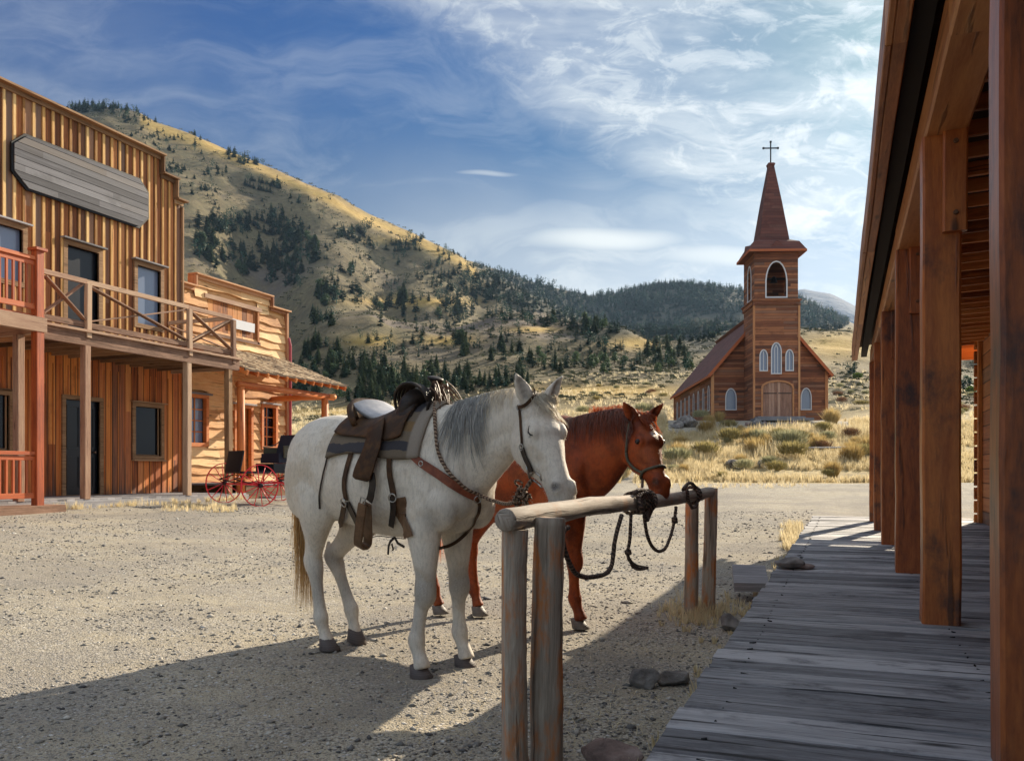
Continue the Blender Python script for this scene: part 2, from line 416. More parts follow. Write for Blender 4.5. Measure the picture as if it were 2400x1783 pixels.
M['dark'] = plain('painted_gap_shade', (.012, .010, .010), .9, 0, 3, .2)
M['iron'] = plain('black_iron', (.02, .02, .022), .5, .6, 20, .3)
M['metal'] = plain('tarnished_buckle', (.45, .43, .40), .3, 1.0, 30, .2)
M['bolt'] = plain('rusty_bolt', (.22, .12, .07), .6, .6, 30, .3)
M['paint_red'] = plain('carriage_red', (.80, .030, .045), .35, 0, 20, .2)
M['paint_black'] = plain('carriage_black', (.008, .008, .012), .3, 0, 20, .2)
M['cloth_black'] = plain('black_upholstery', (.012, .014, .03), .7, 0, 25, .3)
M['olive'] = plain('olive_side_panel', (.07, .06, .035), .5, 0, 15, .2)
M['downpipe'] = plain('red_painted_pipe', (.45, .07, .09), .5, 0, 9, .3)

def glassm(name, c, rough=.08, spec=.22):
    def fn(t):
        oc = t.n('ShaderNodeTexCoord').outputs['Object']; n = t.noise(oc, 2.2, 2, .5)
        t.surf(c, rough, n, .04, .02, Specular_IOR_Level=spec)
    return material(name, fn)
M['glass'] = glassm('dark_window_glass', (.006, .006, .008))
M['glass_sky'] = glassm('sky_window_glass', (.17, .21, .30), .18, .8)
M['curtain'] = plain('pale_blind', (.55, .55, .56), .7, 0, 3, .3)
M['belfry_dark'] = plain('belfry_inside', (.03, .022, .018), .9, 0, 3, .2)

def siding(name, wdt, ln, dark, mid, light, gap=.06, foot=None, odd=.55):
    def fn(t):
        uv = t.n('ShaderNodeUVMap', {'uv_map': 'grain'}).outputs[0]
        sp = t.n('ShaderNodeSeparateXYZ', None, Vector=uv)
        a, b = sp.outputs[0], sp.outputs[1]
        row = t.m('FLOOR', t.m('DIVIDE', b, wdt))
        rr = t.n('ShaderNodeTexWhiteNoise', {'noise_dimensions': '1D'}, W=row).outputs[0]
        seg = t.m('FLOOR', t.m('ADD', t.m('DIVIDE', a, ln), t.m('MULTIPLY', rr, 7.3)))
        cell = t.n('ShaderNodeTexWhiteNoise', {'noise_dimensions': '2D'}, Vector=t.comb(row, seg)).outputs[0]
        g = t.noise(t.comb(t.m('MULTIPLY', a, .9), t.m('ADD', t.m('MULTIPLY', b, 26), t.m('MULTIPLY', cell, 50))), 1.0, 6, .6)
        fr = t.m('FRACT', t.m('DIVIDE', b, wdt))
        f = t.m('ADD', t.m('MULTIPLY', g, .7), t.m('MULTIPLY', cell, .42))
        c = t.ramp(f, [(.28, dark), (.52, mid), (.82, light)])
        if foot:      # rain-splashed grey foot of upright boards
            c = t.mix(t.m('MULTIPLY', t.smooth(t.m('ADD', a, t.m('MULTIPLY', t.noise(t.comb(t.m('MULTIPLY', a, 1.2), t.m('MULTIPLY', b, 9)), 1, 4, .6), 1.1)), foot + .75, foot + .25), .8), c, (.062, .052, .048))
        blotch = t.noise(t.comb(t.m('MULTIPLY', a, .7), b), 1.4, 5, .65)
        c = t.mix(t.m('MULTIPLY', t.smooth(blotch, .52, .68), .45), c, tuple(q * .45 for q in mid))
        c2_ = t.n('ShaderNodeTexWhiteNoise', {'noise_dimensions': '2D'}, Vector=t.comb(t.m('ADD', row, 31.7), seg)).outputs[0]
        c = t.mix(t.m('MULTIPLY', t.smooth(c2_, .62, .95), odd), c, (.20, .165, .135)); c = t.mix(t.m('MULTIPLY', t.smooth(c2_, .30, .02), odd * .8), c, tuple(q * .42 for q in mid))
        edge = t.smooth(fr, gap * 2.2, gap * .4)
        c = t.mix(t.m('MULTIPLY', edge, .85), c, tuple(q * .15 for q in dark))
        h = t.m('ADD', t.m('SUBTRACT', t.m('MULTIPLY', g, .2), edge), t.m('MULTIPLY', fr, -.8))
        t.surf(c, .8, h, .6, .02)
    return material(name, fn)
M['church_siding'] = siding('weathered_red_clapboard', .21, 5.5, (.050, .022, .015), (.20, .066, .028), (.40, .16, .068), .06, None, .3)
M['roof_red'] = siding('rust_red_shingles', .26, 1.4, (.080, .026, .020), (.120, .038, .028), (.155, .052, .037), .04, None, .08)
M['plank_siding'] = siding('horizontal_plank_wall', .24, 3.5, (.16, .055, .02), (.42, .15, .05), (.56, .26, .09))

# ---- ground
def grit_amt(t, oc): return t.noise(oc, 60, 3, .7)
def gravel_color(t, oc):
    """dust and crushed stone, world scale"""
    v1 = t.n('ShaderNodeTexVoronoi', {'feature': 'F1'}, Vector=oc, Scale=34.0, Randomness=1.0)
    v2 = t.n('ShaderNodeTexVoronoi', {'feature': 'F1'}, Vector=oc, Scale=85.0, Randomness=1.0)
    big = t.noise(oc, .55, 5, .6); mid = t.noise(oc, 3.2, 5, .65); fine = t.noise(oc, 140, 3, .7)
    drift = t.noise(t.scalev(oc, (.55, 1.9, 1), (0, 0, 0), (0, 0, R(24))), 1.0, 5, .62)
    c1 = t.n('ShaderNodeSeparateColor', None, Color=v1.outputs['Color']).outputs[0]
    c2 = t.n('ShaderNodeSeparateColor', None, Color=v2.outputs['Color']).outputs[1]
    dust = t.ramp(t.m('ADD', t.m('MULTIPLY', mid, .5), t.m('MULTIPLY', fine, .5)), [(.3, (.25, .215, .155)), (.5, (.40, .35, .26)), (.7, (.54, .485, .375))])
    stone = t.ramp(c1, [(0, (.055, .055, .065)), (.3, (.17, .17, .18)), (.55, (.30, .285, .265)), (.8, (.42, .40, .375)), (1, (.62, .60, .58))])
    grit = t.ramp(c2, [(0, (.09, .085, .08)), (.35, (.27, .25, .22)), (.7, (.42, .385, .32)), (1, (.66, .62, .55))])
    dust = t.mix(t.smooth(drift, .40, .62), dust, t.mix(.55, dust, grit))
    s1 = t.m('MULTIPLY', t.smooth(v1.outputs['Distance'], .42, .30), t.smooth(t.m('ADD', t.m('MULTIPLY', c1, .35), t.m('ADD', t.m('MULTIPLY', mid, .75), t.m('MULTIPLY', drift, .6))), .70, .92))
    c = t.mix(s1, t.mix(t.smooth(v2.outputs['Distance'], .5, .25), dust, grit), stone)
    wet = t.smooth(big, .42, .62)
    c = t.mix(t.m('MULTIPLY', wet, .45), c, (.20, .19, .185))
    rut = t.noise(t.scalev(oc, (1.5, .16, 1), (0, 0, 0), (0, 0, R(-16))), 1.0, 4, .6)
    c = t.mix(t.m('MULTIPLY', t.smooth(rut, .52, .64), .38), c, t.mix(grit_amt(t, oc), (.16, .15, .14), (.30, .27, .22)))
    dk = t.smooth(t.noise(oc, 9.0, 5, .75), .60, .70)
    c = t.mix(t.m('MULTIPLY', dk, .55), c, (.10, .09, .08))
    h = t.m('ADD', t.m('MULTIPLY', t.smooth(v1.outputs['Distance'], .5, .05), s1), t.m('ADD', t.m('MULTIPLY', t.smooth(v2.outputs['Distance'], .6, .1), .5), t.m('ADD', t.m('MULTIPLY', mid, 2.4), t.m('MULTIPLY', t.noise(oc, 8.5, 4, .7), 1.5))))
    return c, h
def hill_color(t, oc):
    """bleached grass with grey green sage, soil and scree"""
    n1 = t.noise(oc, .011, 6, .6); n2 = t.noise(oc, .05, 6, .62); n3 = t.noise(oc, .28, 6, .7)
    tex = t.noise(t.scalev(oc, (1, 1, 2.2)), 1.1, 6, .72)
    g = t.ramp(t.m('ADD', t.m('MULTIPLY', n2, .45), t.m('MULTIPLY', n3, .55)), [(.33, (.070, .062, .042)), (.48, (.150, .120, .070)), (.60, (.235, .185, .098)), (.72, (.36, .28, .13))])
    sage = t.ramp(tex, [(.35, (.045, .052, .032)), (.6, (.13, .12, .07))])
    c = t.mix(t.m('MULTIPLY', t.smooth(t.m('ADD', t.m('MULTIPLY', tex, .6), t.m('MULTIPLY', n2, .5)), .52, .66), .75), g, sage)
    c = t.mix(t.m('MULTIPLY', t.smooth(n1, .52, .66), .55), c, (.145, .118, .118))
    fo = t.n('ShaderNodeAttribute', {'attribute_name': 'forest'}).outputs['Fac']
    c = t.mix(t.smooth(t.m('ADD', fo, t.m('MULTIPLY', t.m('SUBTRACT', n3, .5), .9)), .35, .7), c, t.mix(tex, (.045, .05, .034), (.10, .095, .075)))
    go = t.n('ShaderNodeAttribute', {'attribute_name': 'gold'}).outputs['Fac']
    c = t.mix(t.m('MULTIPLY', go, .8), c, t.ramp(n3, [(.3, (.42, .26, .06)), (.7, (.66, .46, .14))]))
    return c, t.m('ADD', tex, t.m('MULTIPLY', n3, 2.0))
def ground_fn(t):
    oc = t.n('ShaderNodeTexCoord').outputs['Object']
    gc, gh = gravel_color(t, oc); hc, hh = hill_color(t, oc)
    grass = t.ramp(t.m('ADD', t.m('MULTIPLY', t.noise(oc, 2.0, 6, .7), .6), t.m('MULTIPLY', t.noise(oc, .35, 4, .6), .4)), [(.33, (.13, .10, .06)), (.5, (.36, .275, .13)), (.66, (.55, .45, .23))])
    fa = t.n('ShaderNodeAttribute', {'attribute_name': 'far'}).outputs['Fac']
    gr = t.n('ShaderNodeAttribute', {'attribute_name': 'grav'}).outputs['Fac']
    gr = t.smooth(t.m('ADD', gr, t.m('MULTIPLY', t.m('SUBTRACT', t.noise(oc, .9, 5, .7), .5), .8)), .4, .6)
    c = t.mix(gr, t.mix(fa, grass, hc), gc)
    h = t.m('ADD', t.m('MULTIPLY', gh, t.m('MULTIPLY', gr, .016)), t.m('MULTIPLY', t.m('MULTIPLY', hh, fa), .35))
    b = t.n('ShaderNodeBump', None, Strength=.75, Distance=1.0, Height=h)
    p = t.surf(c, .95, Specular_IOR_Level=.15); t.t.links.new(b.outputs[0], p.inputs['Normal'])
M['ground'] = material('gravel_and_dry_grass', ground_fn)

# ---------------------------------------------------------------- terrain
# crest lines of the hill layers, read as (column, row) of the photo, each at its own distance in metres
LAY = [
 (36, [(-3000, 1118), (900, 1120), (1000, 1131), (3600, 1131)]),
 (48, [(-3000, 1075), (900, 1078), (1200, 1085), (1450, 1074), (1600, 1068), (1900, 1068), (3600, 1070)]),
 (66, [(-3000, 1025), (900, 1025), (1300, 1010), (1420, 1000), (1560, 985), (1950, 984), (2100, 1000), (3600, 1010)]),
 (92, [(-3000, 1003), (600, 1003), (900, 990), (1300, 962), (1440, 962), (1560, 985), (1700, 1000), (1900, 990), (2040, 962), (3600, 975)]),
 (135, [(-3000, 998), (400, 990), (680, 976), (800, 962), (1000, 945), (1318, 915), (1480, 898), (1591, 890), (1940, 892), (2010, 888), (2150, 920), (2300, 928), (3600, 940)]),
 (280, [(-3000, 820), (-300, 800), (640, 790), (740, 741), (800, 731), (872, 726), (920, 752), (950, 758), (1035, 784), (1062, 783), (1110, 774), (1163, 768), (1224, 769), (1288, 786), (1372, 793), (1467, 806), (1527, 830), (1600, 815), (1680, 795), (1750, 780), (1878, 771), (2010, 795), (2150, 842), (2300, 866), (3600, 900)]),
 (680, [(-3000, 520), (-300, 420), (0, 310), (151, 257), (216, 250), (324, 266), (367, 287), (453, 316), (540, 352), (647, 399), (755, 446), (863, 504), (971, 548), (1079, 601), (1116, 628), (1180, 668), (1257, 708), (1335, 752), (1400, 775), (1550, 790), (1750, 770), (2010, 800), (3600, 860)]),
 (1050, [(-3000, 650), (900, 600), (1079, 609), (1116, 617), (1190, 637), (1254, 660), (1338, 681), (1389, 690), (1440, 687), (1490, 676), (1558, 664), (1650, 668), (1760, 680), (1878, 698), (2007, 765), (2150, 832), (3600, 880)]),
]
def near_h(u, v):
    z = .39 * sstep(-u, 4.0, 14.5)
    z = z + .0305 * np.clip(v - 10, 0, 60) * (1 - .75 * sstep(-u, 7, 12))
    z = z - .10 * sstep(u, -.6, .6) * sstep(v, 30, 16)
    return z
def fan_px(u, v):
    Z = np.maximum(-u * SN + v * CS, 1.0); X = u * CS + v * SN
    return CX + FPX * X / Z, Z
def height(u, v, detail=True):
    u = np.asarray(u, dtype=float); v = np.asarray(v, dtype=float)
    px, Z = fan_px(u, v); px = np.clip(px, -3000, 3600)
    zs = []; ds = []
    for d, pts in LAY:
        a = np.array(pts, dtype=float); y = np.interp(px, a[:, 0], a[:, 1]); zs.append(EYE + (HY - y) / FPX * d); ds.append(d)
    zn = near_h(u, v)
    knots_d = [24.0]; knots_z = [zn]
    for i, d in enumerate(ds):
        knots_d.append(d); knots_z.append(zs[i])
        if d in (280, 680):
            knots_d.append(d * 1.12); knots_z.append(zs[i] * (.90 if d == 680 else .93))
    knots_d += [1500.0]; knots_z += [zs[-1] * .55]
    z = knots_z[0].copy() if hasattr(knots_z[0], 'copy') else knots_z[0]
    out = np.where(Z <= 24, zn, 0.0)
    for i in range(len(knots_d) - 1):
        d0, d1 = knots_d[i], knots_d[i + 1]
        m = (Z > d0) & (Z <= d1); t = (Z - d0) / (d1 - d0)
        if i >= 1 and d1 > 100: tt = t * .75 + .25 * (t * t * (3 - 2 * t))
        else: tt = t
        out = np.where(m, knots_z[i] * (1 - tt) + knots_z[i + 1] * tt, out)
    out = np.where(Z > 1500, knots_z[-1], out)
    if detail:
        far = sstep(Z, 90, 320)
        crest = np.ones_like(Z)
        for d in (135, 280, 680, 1050): crest = crest * (1 - .75 * np.exp(-((Z - d) / (d * .07)) ** 2))
        rg = 1 - np.abs(fbm(u / 95.0 + 3, v / 95.0, 4)) * 2
        out = out + far * crest * (rg * 10.0 - 4 + fbm(u / 28.0, v / 28.0, 3) * 4.5)
        out = out - 30.0 * np.exp(-((px - 585 - .12 * (Z - 350)) / 105.0) ** 2) * sstep(Z, 190, 300) * (1 - sstep(Z, 470, 600))
        out = out - 12.0 * np.exp(-((px - 905) / 60.0) ** 2) * sstep(Z, 300, 360) * (1 - sstep(Z, 520, 640)) - 9.0 * np.exp(-((px - 1120) / 45.0) ** 2) * sstep(Z, 290, 340) * (1 - sstep(Z, 500, 600))
        out = out + .35 * sstep(Z, 38, 60) * (1 - far) * fbm(u / 9.0, v / 9.0, 3) * (1 - sstep(Z, 60, 70) * (px > 1540) * (px < 1960) * .9)
        out = out + .022 * fbm(u / 2.2, v / 2.2, 3) * sstep(Z, 1, 6) + .007 * fbm(u / .45, v / .45, 2)
    return out

# marching photo pixels onto the hills (for planting)
def on_hill(px, py, zmin=34, zmax=1150):
    Zs = np.geomspace(zmin, zmax, 260)
    X = (px - CX) / FPX * Zs; u = X * CS - Zs * SN; v = X * SN + Zs * CS
    zz = EYE + (HY - py) / FPX * Zs; h = height(u, v)
    hit = np.nonzero(h >= zz)[0]
    if len(hit) == 0: return None
    i = hit[0]
    return float(u[i]), float(v[i]), float(h[i]), float(Zs[i])
def hz(u, v): return float(height(np.array([u]), np.array([v]))[0])

OV = 1.079
# tree stands as they sit on the slopes: (x, y, half-width, half-height, count, size) in overview pixels of the photo
STANDS = [
 (235, 240, 85, 12, 34, 17), (175, 238, 30, 7, 14, 15), (300, 262, 50, 14, 12, 14), (390, 330, 70, 30, 14, 13), (500, 340, 14, 14, 8, 16), (550, 352, 40, 10, 16, 15),
 (380, 372, 30, 12, 12, 16), (470, 378, 30, 12, 8, 15), (575, 415, 38, 14, 18, 17), (545, 402, 20, 8, 6, 15), (425, 292, 6, 3, 2, 15), (650, 455, 6, 6, 2, 18), (430, 420, 30, 16, 8, 14),
 (480, 500, 62, 16, 26, 26), (560, 500, 60, 16, 26, 26), (620, 520, 50, 22, 24, 28), (470, 560, 45, 30, 18, 30), (560, 575, 60, 32, 28, 30), (650, 560, 40, 32, 22, 30), (682, 560, 8, 22, 5, 38), (620, 610, 50, 22, 16, 28), (440, 540, 30, 30, 12, 30),
 (765, 515, 34, 12, 20, 20), (800, 495, 8, 6, 3, 20), (800, 535, 30, 8, 10, 16), (875, 548, 38, 12, 18, 18), (905, 520, 20, 12, 5, 16),
 (767, 600, 6, 8, 3, 30), (740, 592, 3, 4, 1, 26), (720, 605, 10, 4, 2, 14), (775, 640, 12, 8, 5, 26), (710, 650, 22, 24, 11, 34), (700, 700, 28, 16, 10, 30),
 (835, 672, 22, 14, 8, 26), (872, 672, 14, 16, 6, 36), (900, 675, 10, 12, 4, 26), (828, 712, 4, 6, 1, 26), (985, 690, 40, 10, 10, 26), (1020, 670, 60, 14, 14, 24), (1090, 690, 40, 14, 10, 24), (760, 660, 60, 8, 7, 24),
 (950, 600, 60, 22, 14, 18), (1040, 630, 50, 28, 22, 22), (1090, 640, 60, 30, 18, 22), (1000, 650, 50, 18, 13, 24), (1150, 680, 40, 16, 12, 22), (1180, 640, 40, 20, 10, 22), (970, 560, 50, 16, 10, 14),
 (1200, 705, 60, 10, 14, 26), (1290, 720, 60, 14, 22, 28), (1240, 690, 50, 14, 14, 26),
 (700, 770, 40, 30, 14, 32), (690, 820, 45, 24, 18, 34), (660, 860, 30, 16, 10, 36), (760, 810, 60, 28, 22, 34), (840, 830, 60, 26, 24, 40), (900, 850, 50, 18, 16, 40), (960, 830, 60, 26, 20, 36), (1040, 840, 60, 18, 16, 36), (1110, 828, 50, 18, 12, 34), (800, 865, 70, 14, 18, 40),
 (1010, 770, 10, 12, 3, 44), (990, 742, 22, 10, 6, 30), (1090, 772, 40, 18, 7, 32), (1170, 790, 50, 20, 8, 32), (1250, 800, 60, 18, 10, 30), (1340, 800, 60, 18, 10, 30), (1420, 800, 50, 18, 10, 28), (1300, 760, 60, 14, 8, 26), (1480, 790, 36, 20, 12, 30), (1440, 770, 40, 20, 16, 32),
 (1850, 812, 12, 4, 4, 24), (2100, 848, 14, 6, 5, 32), (1780, 700, 30, 16, 20, 24),
]
STANDS += [(420, 440, 60, 70, 14, 11), (560, 470, 90, 60, 22, 11), (700, 540, 90, 60, 26, 13), (820, 620, 110, 60, 34, 15), (930, 690, 100, 40, 24, 18), (700, 450, 80, 30, 10, 9), (1000, 620, 90, 40, 30, 14), (1060, 740, 110, 30, 18, 20), (330, 300, 60, 30, 20, 10), (850, 750, 90, 40, 18, 24), (1250, 770, 90, 30, 16, 20)]
# far woods that read as one mass
WOODS = [(1200, 640, 150, 34, 420, 15), (1320, 665, 120, 36, 440, 15), (1450, 655, 120, 42, 520, 15), (1560, 650, 90, 40, 420, 15), (1120, 600, 80, 14, 170, 14), (1350, 720, 120, 24, 220, 18), (1480, 735, 90, 34, 300, 19), (1580, 725, 50, 30, 120, 18),
         (1790, 690, 60, 34, 280, 16), (1750, 660, 40, 22, 120, 14), (1560, 615, 90, 8, 110, 12), (1420, 628, 60, 6, 80, 11), (1450, 620, 60, 6, 80, 11), (1820, 690, 40, 14, 120, 12), (1060, 578, 40, 6, 60, 10), (1000, 552, 40, 4, 24, 8)]

def forest_mask(px, py):
    m = np.zeros_like(px)
    for x, y, rx, ry, n, s in STANDS:
        k = min(1.0, n * 900.0 / (rx * ry * 60 + 1)) * (.9 if n > 9 else .45)
        m = np.maximum(m, k * np.exp(-(((px / OV - x) / (rx * 1.15)) ** 2 + ((py / OV - y - 2) / (ry * 1.35)) ** 2) ** 2))
    for x, y, rx, ry, n, s in WOODS:
        m = np.maximum(m, np.exp(-(((px / OV - x) / (rx * 1.1)) ** 2 + ((py / OV - y) / (ry * 1.2)) ** 2) ** 2))
    return m

def attrs(u, v, z):
    px, Z = fan_px(u, v); py = HY - (z - EYE) / Z * FPX
    edge = fbm(u / 5.0, v / 5.0, 3)
    # the gravel yard ends about 34 m out; a worn footpath climbs to the church door
    grav = 1 - sstep(Z + edge * 2.0, 32.5, 35.0)
    pathx = np.interp(Z, [30, 36, 42, 50, 60, 66], [1480, 1470, 1510, 1600, 1760, 1825])
    grav = np.maximum(grav, .85 * np.exp(-((px - pathx) / (900.0 / Z)) ** 2) * (Z > 28) * (Z < 67))
    grav = np.maximum(grav, .62 * ((px > 1560) & (px < 1990)) * sstep(Z, 56, 60) * (1 - sstep(Z, 68, 72)))
    grav = np.where((u < -16.8) & (Z < 40), 0.35, grav)
    far = sstep(Z, 70, 125)
    gold = np.zeros_like(px)
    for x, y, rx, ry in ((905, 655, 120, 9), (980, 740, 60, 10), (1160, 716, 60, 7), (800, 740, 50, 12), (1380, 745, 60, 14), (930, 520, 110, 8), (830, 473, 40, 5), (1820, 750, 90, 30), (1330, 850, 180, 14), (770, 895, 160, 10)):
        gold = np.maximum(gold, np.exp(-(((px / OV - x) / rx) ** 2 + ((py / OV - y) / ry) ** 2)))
    # ridge grass is gold along the long crest
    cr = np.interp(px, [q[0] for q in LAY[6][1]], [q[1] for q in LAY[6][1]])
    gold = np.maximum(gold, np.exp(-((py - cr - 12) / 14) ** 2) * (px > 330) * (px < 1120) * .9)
    return grav, far, forest_mask(px, py), gold

def grid_mesh(name, U, V, extra_drop=None):
    n, m = U.shape; u = U.ravel(); v = V.ravel(); z = height(u, v)
    g, f, fo, go = attrs(u, v, z)
    if extra_drop is not None: z = z - extra_drop(u, v)
    idx = np.arange(n * m).reshape(n, m)
    F = np.stack([idx[:-1, :-1], idx[:-1, 1:], idx[1:, 1:], idx[1:, :-1]], -1).reshape(-1, 4)
    o = raw_mesh(name, np.stack([u, v, z], 1), F, M['ground'], smooth=True, attrs={'grav': ('POINT', g), 'far': ('POINT', f), 'forest': ('POINT', fo), 'gold': ('POINT', go)})
    return tag(o, kind='structure')
uu = np.arange(-46, 40.01, .25); vv = np.arange(-30, 52.01, .25)
U, V = np.meshgrid(uu, vv)
grid_mesh('ground', U, V)
pc = np.linspace(-1500, 3500, 560); zr = np.concatenate([np.geomspace(36, 120, 70), np.geomspace(122, 1500, 250)])
P_, Z_ = np.meshgrid(pc, zr); X_ = (P_ - CX) / FPX * Z_
grid_mesh('hills', X_ * CS - Z_ * SN, X_ * SN + Z_ * CS, lambda u, v: .6 * ((u > -45) & (u < 39) & (v < 51)))

# far mountains, the blue of distance haze painted into their colour
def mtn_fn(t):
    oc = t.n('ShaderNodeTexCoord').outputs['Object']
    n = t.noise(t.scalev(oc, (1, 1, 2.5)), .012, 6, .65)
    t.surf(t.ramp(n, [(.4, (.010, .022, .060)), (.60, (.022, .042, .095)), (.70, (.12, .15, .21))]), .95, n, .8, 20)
M['mountain'] = material('haze_painted_mountain', mtn_fn)
mx = np.linspace(900, 2800, 190); mzs = np.linspace(2600, 4200, 34)
Pm, Zm = np.meshgrid(mx, mzs); Xm = (Pm - CX) / FPX * Zm
cy = np.interp(Pm, [900, 1280, 1325, 1338, 1352, 1372, 1420, 1600, 1800, 1880, 1912, 1930, 1948, 1975, 2000, 2080, 2300, 2800], [740, 710, 677, 674, 672, 680, 700, 720, 700, 663, 669, 672, 675, 688, 702, 740, 800, 860])
prof = np.interp(Zm, [2600, 3400, 4200], [0.55, 1.0, .7])
um = Xm * CS - Zm * SN; vm_ = Xm * SN + Zm * CS
hm = (EYE + (HY - cy) / FPX * 3400) * prof + (1 - np.abs(fbm(um / 420, vm_ / 420, 5)) * 2) * 60 * np.clip(np.abs(prof - 1) * 4, 0.05, 1) - 20
idx = np.arange(hm.size).reshape(hm.shape)
Fm = np.stack([idx[:-1, :-1], idx[:-1, 1:], idx[1:, 1:], idx[1:, :-1]], -1).reshape(-1, 4)
tag(raw_mesh('mountains', np.stack([um.ravel(), vm_.ravel(), hm.ravel()], 1), Fm, M['mountain'], smooth=True), kind='structure')

# ---------------------------------------------------------------- buildings on the left side of the street
M['bat_siding'] = siding('amber_board_wall', .235, 9.0, (.070, .024, .008), (.28, .092, .028), (.54, .22, .075), .10)
M['low_siding'] = siding('orange_board_wall', .20, 9.0, (.10, .026, .007), (.56, .145, .026), (.84, .34, .075), .10, .75, .22)
WX = -16.6                                   # front wall plane
def rect(a0, a1, b0, b1): return [(a0, b0), (a1, b0), (a1, b1), (a0, b1)]
def arch(a0, a1, b0, b1, k=5, spring=None):
    """pointed opening outline"""
    w_ = a1 - a0; sp = spring if spring is not None else b1 - w_ * .95; h = b1 - sp
    L = [(a0, b0), (a1, b0), (a1, sp)]
    R_ = [(a1 - (w_ / 2) * (i / k) ** 1.7, sp + h * math.sin(i / k * math.pi / 2)) for i in range(1, k)]
    top = [((a0 + a1) / 2, b1)]
    Lf = [(a0 + a1 - x, y) for x, y in reversed(R_)]
    return L + R_ + top + Lf + [(a0, sp)]
def frame_on(o, ux, uz, name, parent, shape, wdt, proud, depth, m, pane=None, pane_m=None, bars=(), inset=.05, bar_w=.03):
    """window or door surround following an outline, with a pane as sub-part"""
    o, ux, uz = Vector(o), Vector(ux), Vector(uz); n = ux.cross(uz).normalized()
    cx = sum(p[0] for p in shape) / len(shape); cz = (min(p[1] for p in shape) + max(p[1] for p in shape)) / 2
    outer = []
    a0, a1 = min(p[0] for p in shape), max(p[0] for p in shape); b0, b1 = min(p[1] for p in shape), max(p[1] for p in shape)
    for a, b in shape:
        fa = (a - (a0 + a1) / 2) / ((a1 - a0) / 2); fb = (b - (b0 + b1) / 2) / ((b1 - b0) / 2)
        outer.append((a + wdt * fa, b + wdt * fb))
    mb = MB(); mb.panel(outer, [shape], proud + depth, o + n * proud, ux, uz)
    for (p, q) in bars:
        P0 = o + ux * p[0] + uz * p[1] - n * (inset - .012); P1 = o + ux * q[0] + uz * q[1] - n * (inset - .012)
        mb.beam(P0, P1, bar_w, .03, up=n, ch=.004, seg=1, wob=0)
    f = mb.build(name, m, parent)
    if pane:
        pb = MB(); pb.panel(shape, [], .012, o - n * inset, ux, uz); pb.build(pane, pane_m, f)
    return f
YX, ZX = (0, 1, 0), (0, 0, 1)
def H(x=WX): return (x, 0, 0)

hotel = thing('hotel_building', 'two storey false front building of amber boards with a long blank grey sign', 'building', (WX, 12, 0))
def hb(mb, name, mats, par=None, **k): 
    o = mb.build(name, mats, None, **k); return P(o, par or hotel)
up_open = [(12.35, 13.38, 5.25, 6.38), (14.52, 15.40, 4.1, 6.36), (16.60, 17.38, 4.9, 6.36)]
lo_open = [(12.0, 13.05, 1.62, 2.78), (14.46, 15.42, .62, 2.82), (16.52, 17.38, 1.56, 2.80), (9.2, 10.2, 1.62, 2.78)]
wall = MB()
prof = [(3, 3.86), (18.15, 3.86), (18.15, 8.38), (17.85, 8.38), (17.85, 8.9), (17.36, 8.9), (17.36, 9.36), (3, 9.36)]
wall.panel(prof, [rect(*q) for q in up_open], .16, H(), YX, ZX, mi=0, vertical=True)
wall.panel([(3, .2), (18.15, .2), (18.15, 3.86), (3, 3.86)], [rect(*q) for q in lo_open], .16, H(WX + .02), YX, ZX, mi=2, vertical=True)
y = 3.1
while y < 18.15:
    top = 9.36 if y < 17.36 else 8.9 if y < 17.85 else 8.38
    segs = [(3.98, top - .09)]
    for (a0, a1, b0, b1) in up_open:
        if a0 - .13 < y < a1 + .13:
            segs = [s for s in [(segs[0][0], b0 - .12), (b1 + .14, segs[-1][1])] if s[1] > s[0] + .05]
    for s0, s1 in segs:
        wall.box((WX + .018, y + random.uniform(-.008, .008), (s0 + s1) / 2), (.036, .058 + random.uniform(-.006, .01), s1 - s0), axis=2, mi=1)
    y += .235 + random.uniform(-.012, .012)
y = 3.1
while y < 18.1:                              # thin cover strips downstairs
    segs = [(.62, 3.6)]
    for (a0, a1, b0, b1) in lo_open:
        if a0 - .12 < y < a1 + .12: segs = [s for s in [(segs[0][0], b0 - .12), (b1 + .14, segs[-1][1])] if s[1] > s[0] + .05]
    for s0, s1 in segs: wall.box((WX + .026, y, (s0 + s1) / 2), (.012, .02, s1 - s0), axis=2, mi=2)
    y += .20 + random.uniform(-.02, .02)
# side and rear walls, plain
wall.box((WX - 5.2, 18.06, 4.4), (10.0, .12, 7.9), axis=2, mi=0)
wall.box((WX - 5.2, 3.0, 4.4), (10.0, .12, 7.9), axis=2, mi=0)
hb(wall, 'wall', [M['bat_siding'], M['batten'], M['low_siding']])
cor = MB()                                   # stepped coping
for (y0, y1, z) in ((3, 17.36, 9.36), (17.36, 17.85, 8.9), (17.85, 18.17, 8.38)):
    cor.box((WX + .05, (y0 + y1) / 2 + .03, z + .02), (.30, y1 - y0 + .06, .045), axis=1); cor.box((WX + .048, (y0 + y1) / 2, z - .055), (.04, y1 - y0 - .01, .10), axis=1)
for (y_, z0, z1) in ((17.38, 8.94, 9.34), (17.87, 8.43, 8.88)): cor.box((WX + .03, y_ + .012, (z0 + z1) / 2), (.26, .04, z1 - z0), axis=2)
cor.box((WX + .01, 18.17, 4.4), (.10, .05, 7.7), axis=2)
hb(cor, 'cornice', M['trim_wood'])
rf = MB(); rf.panel([(0, 0), (10, 0), (10, 15.2), (0, 15.2)], [], .1, (WX - .4, 3.1, 7.9), (-1, 0, -.12), (0, 1, 0)); rf.box((WX - .75, 18.32, 7.86), (.55, .4, .09), axis=0, mi=1)
hb(rf, 'roof', [M['shingle'], M['fascia']])
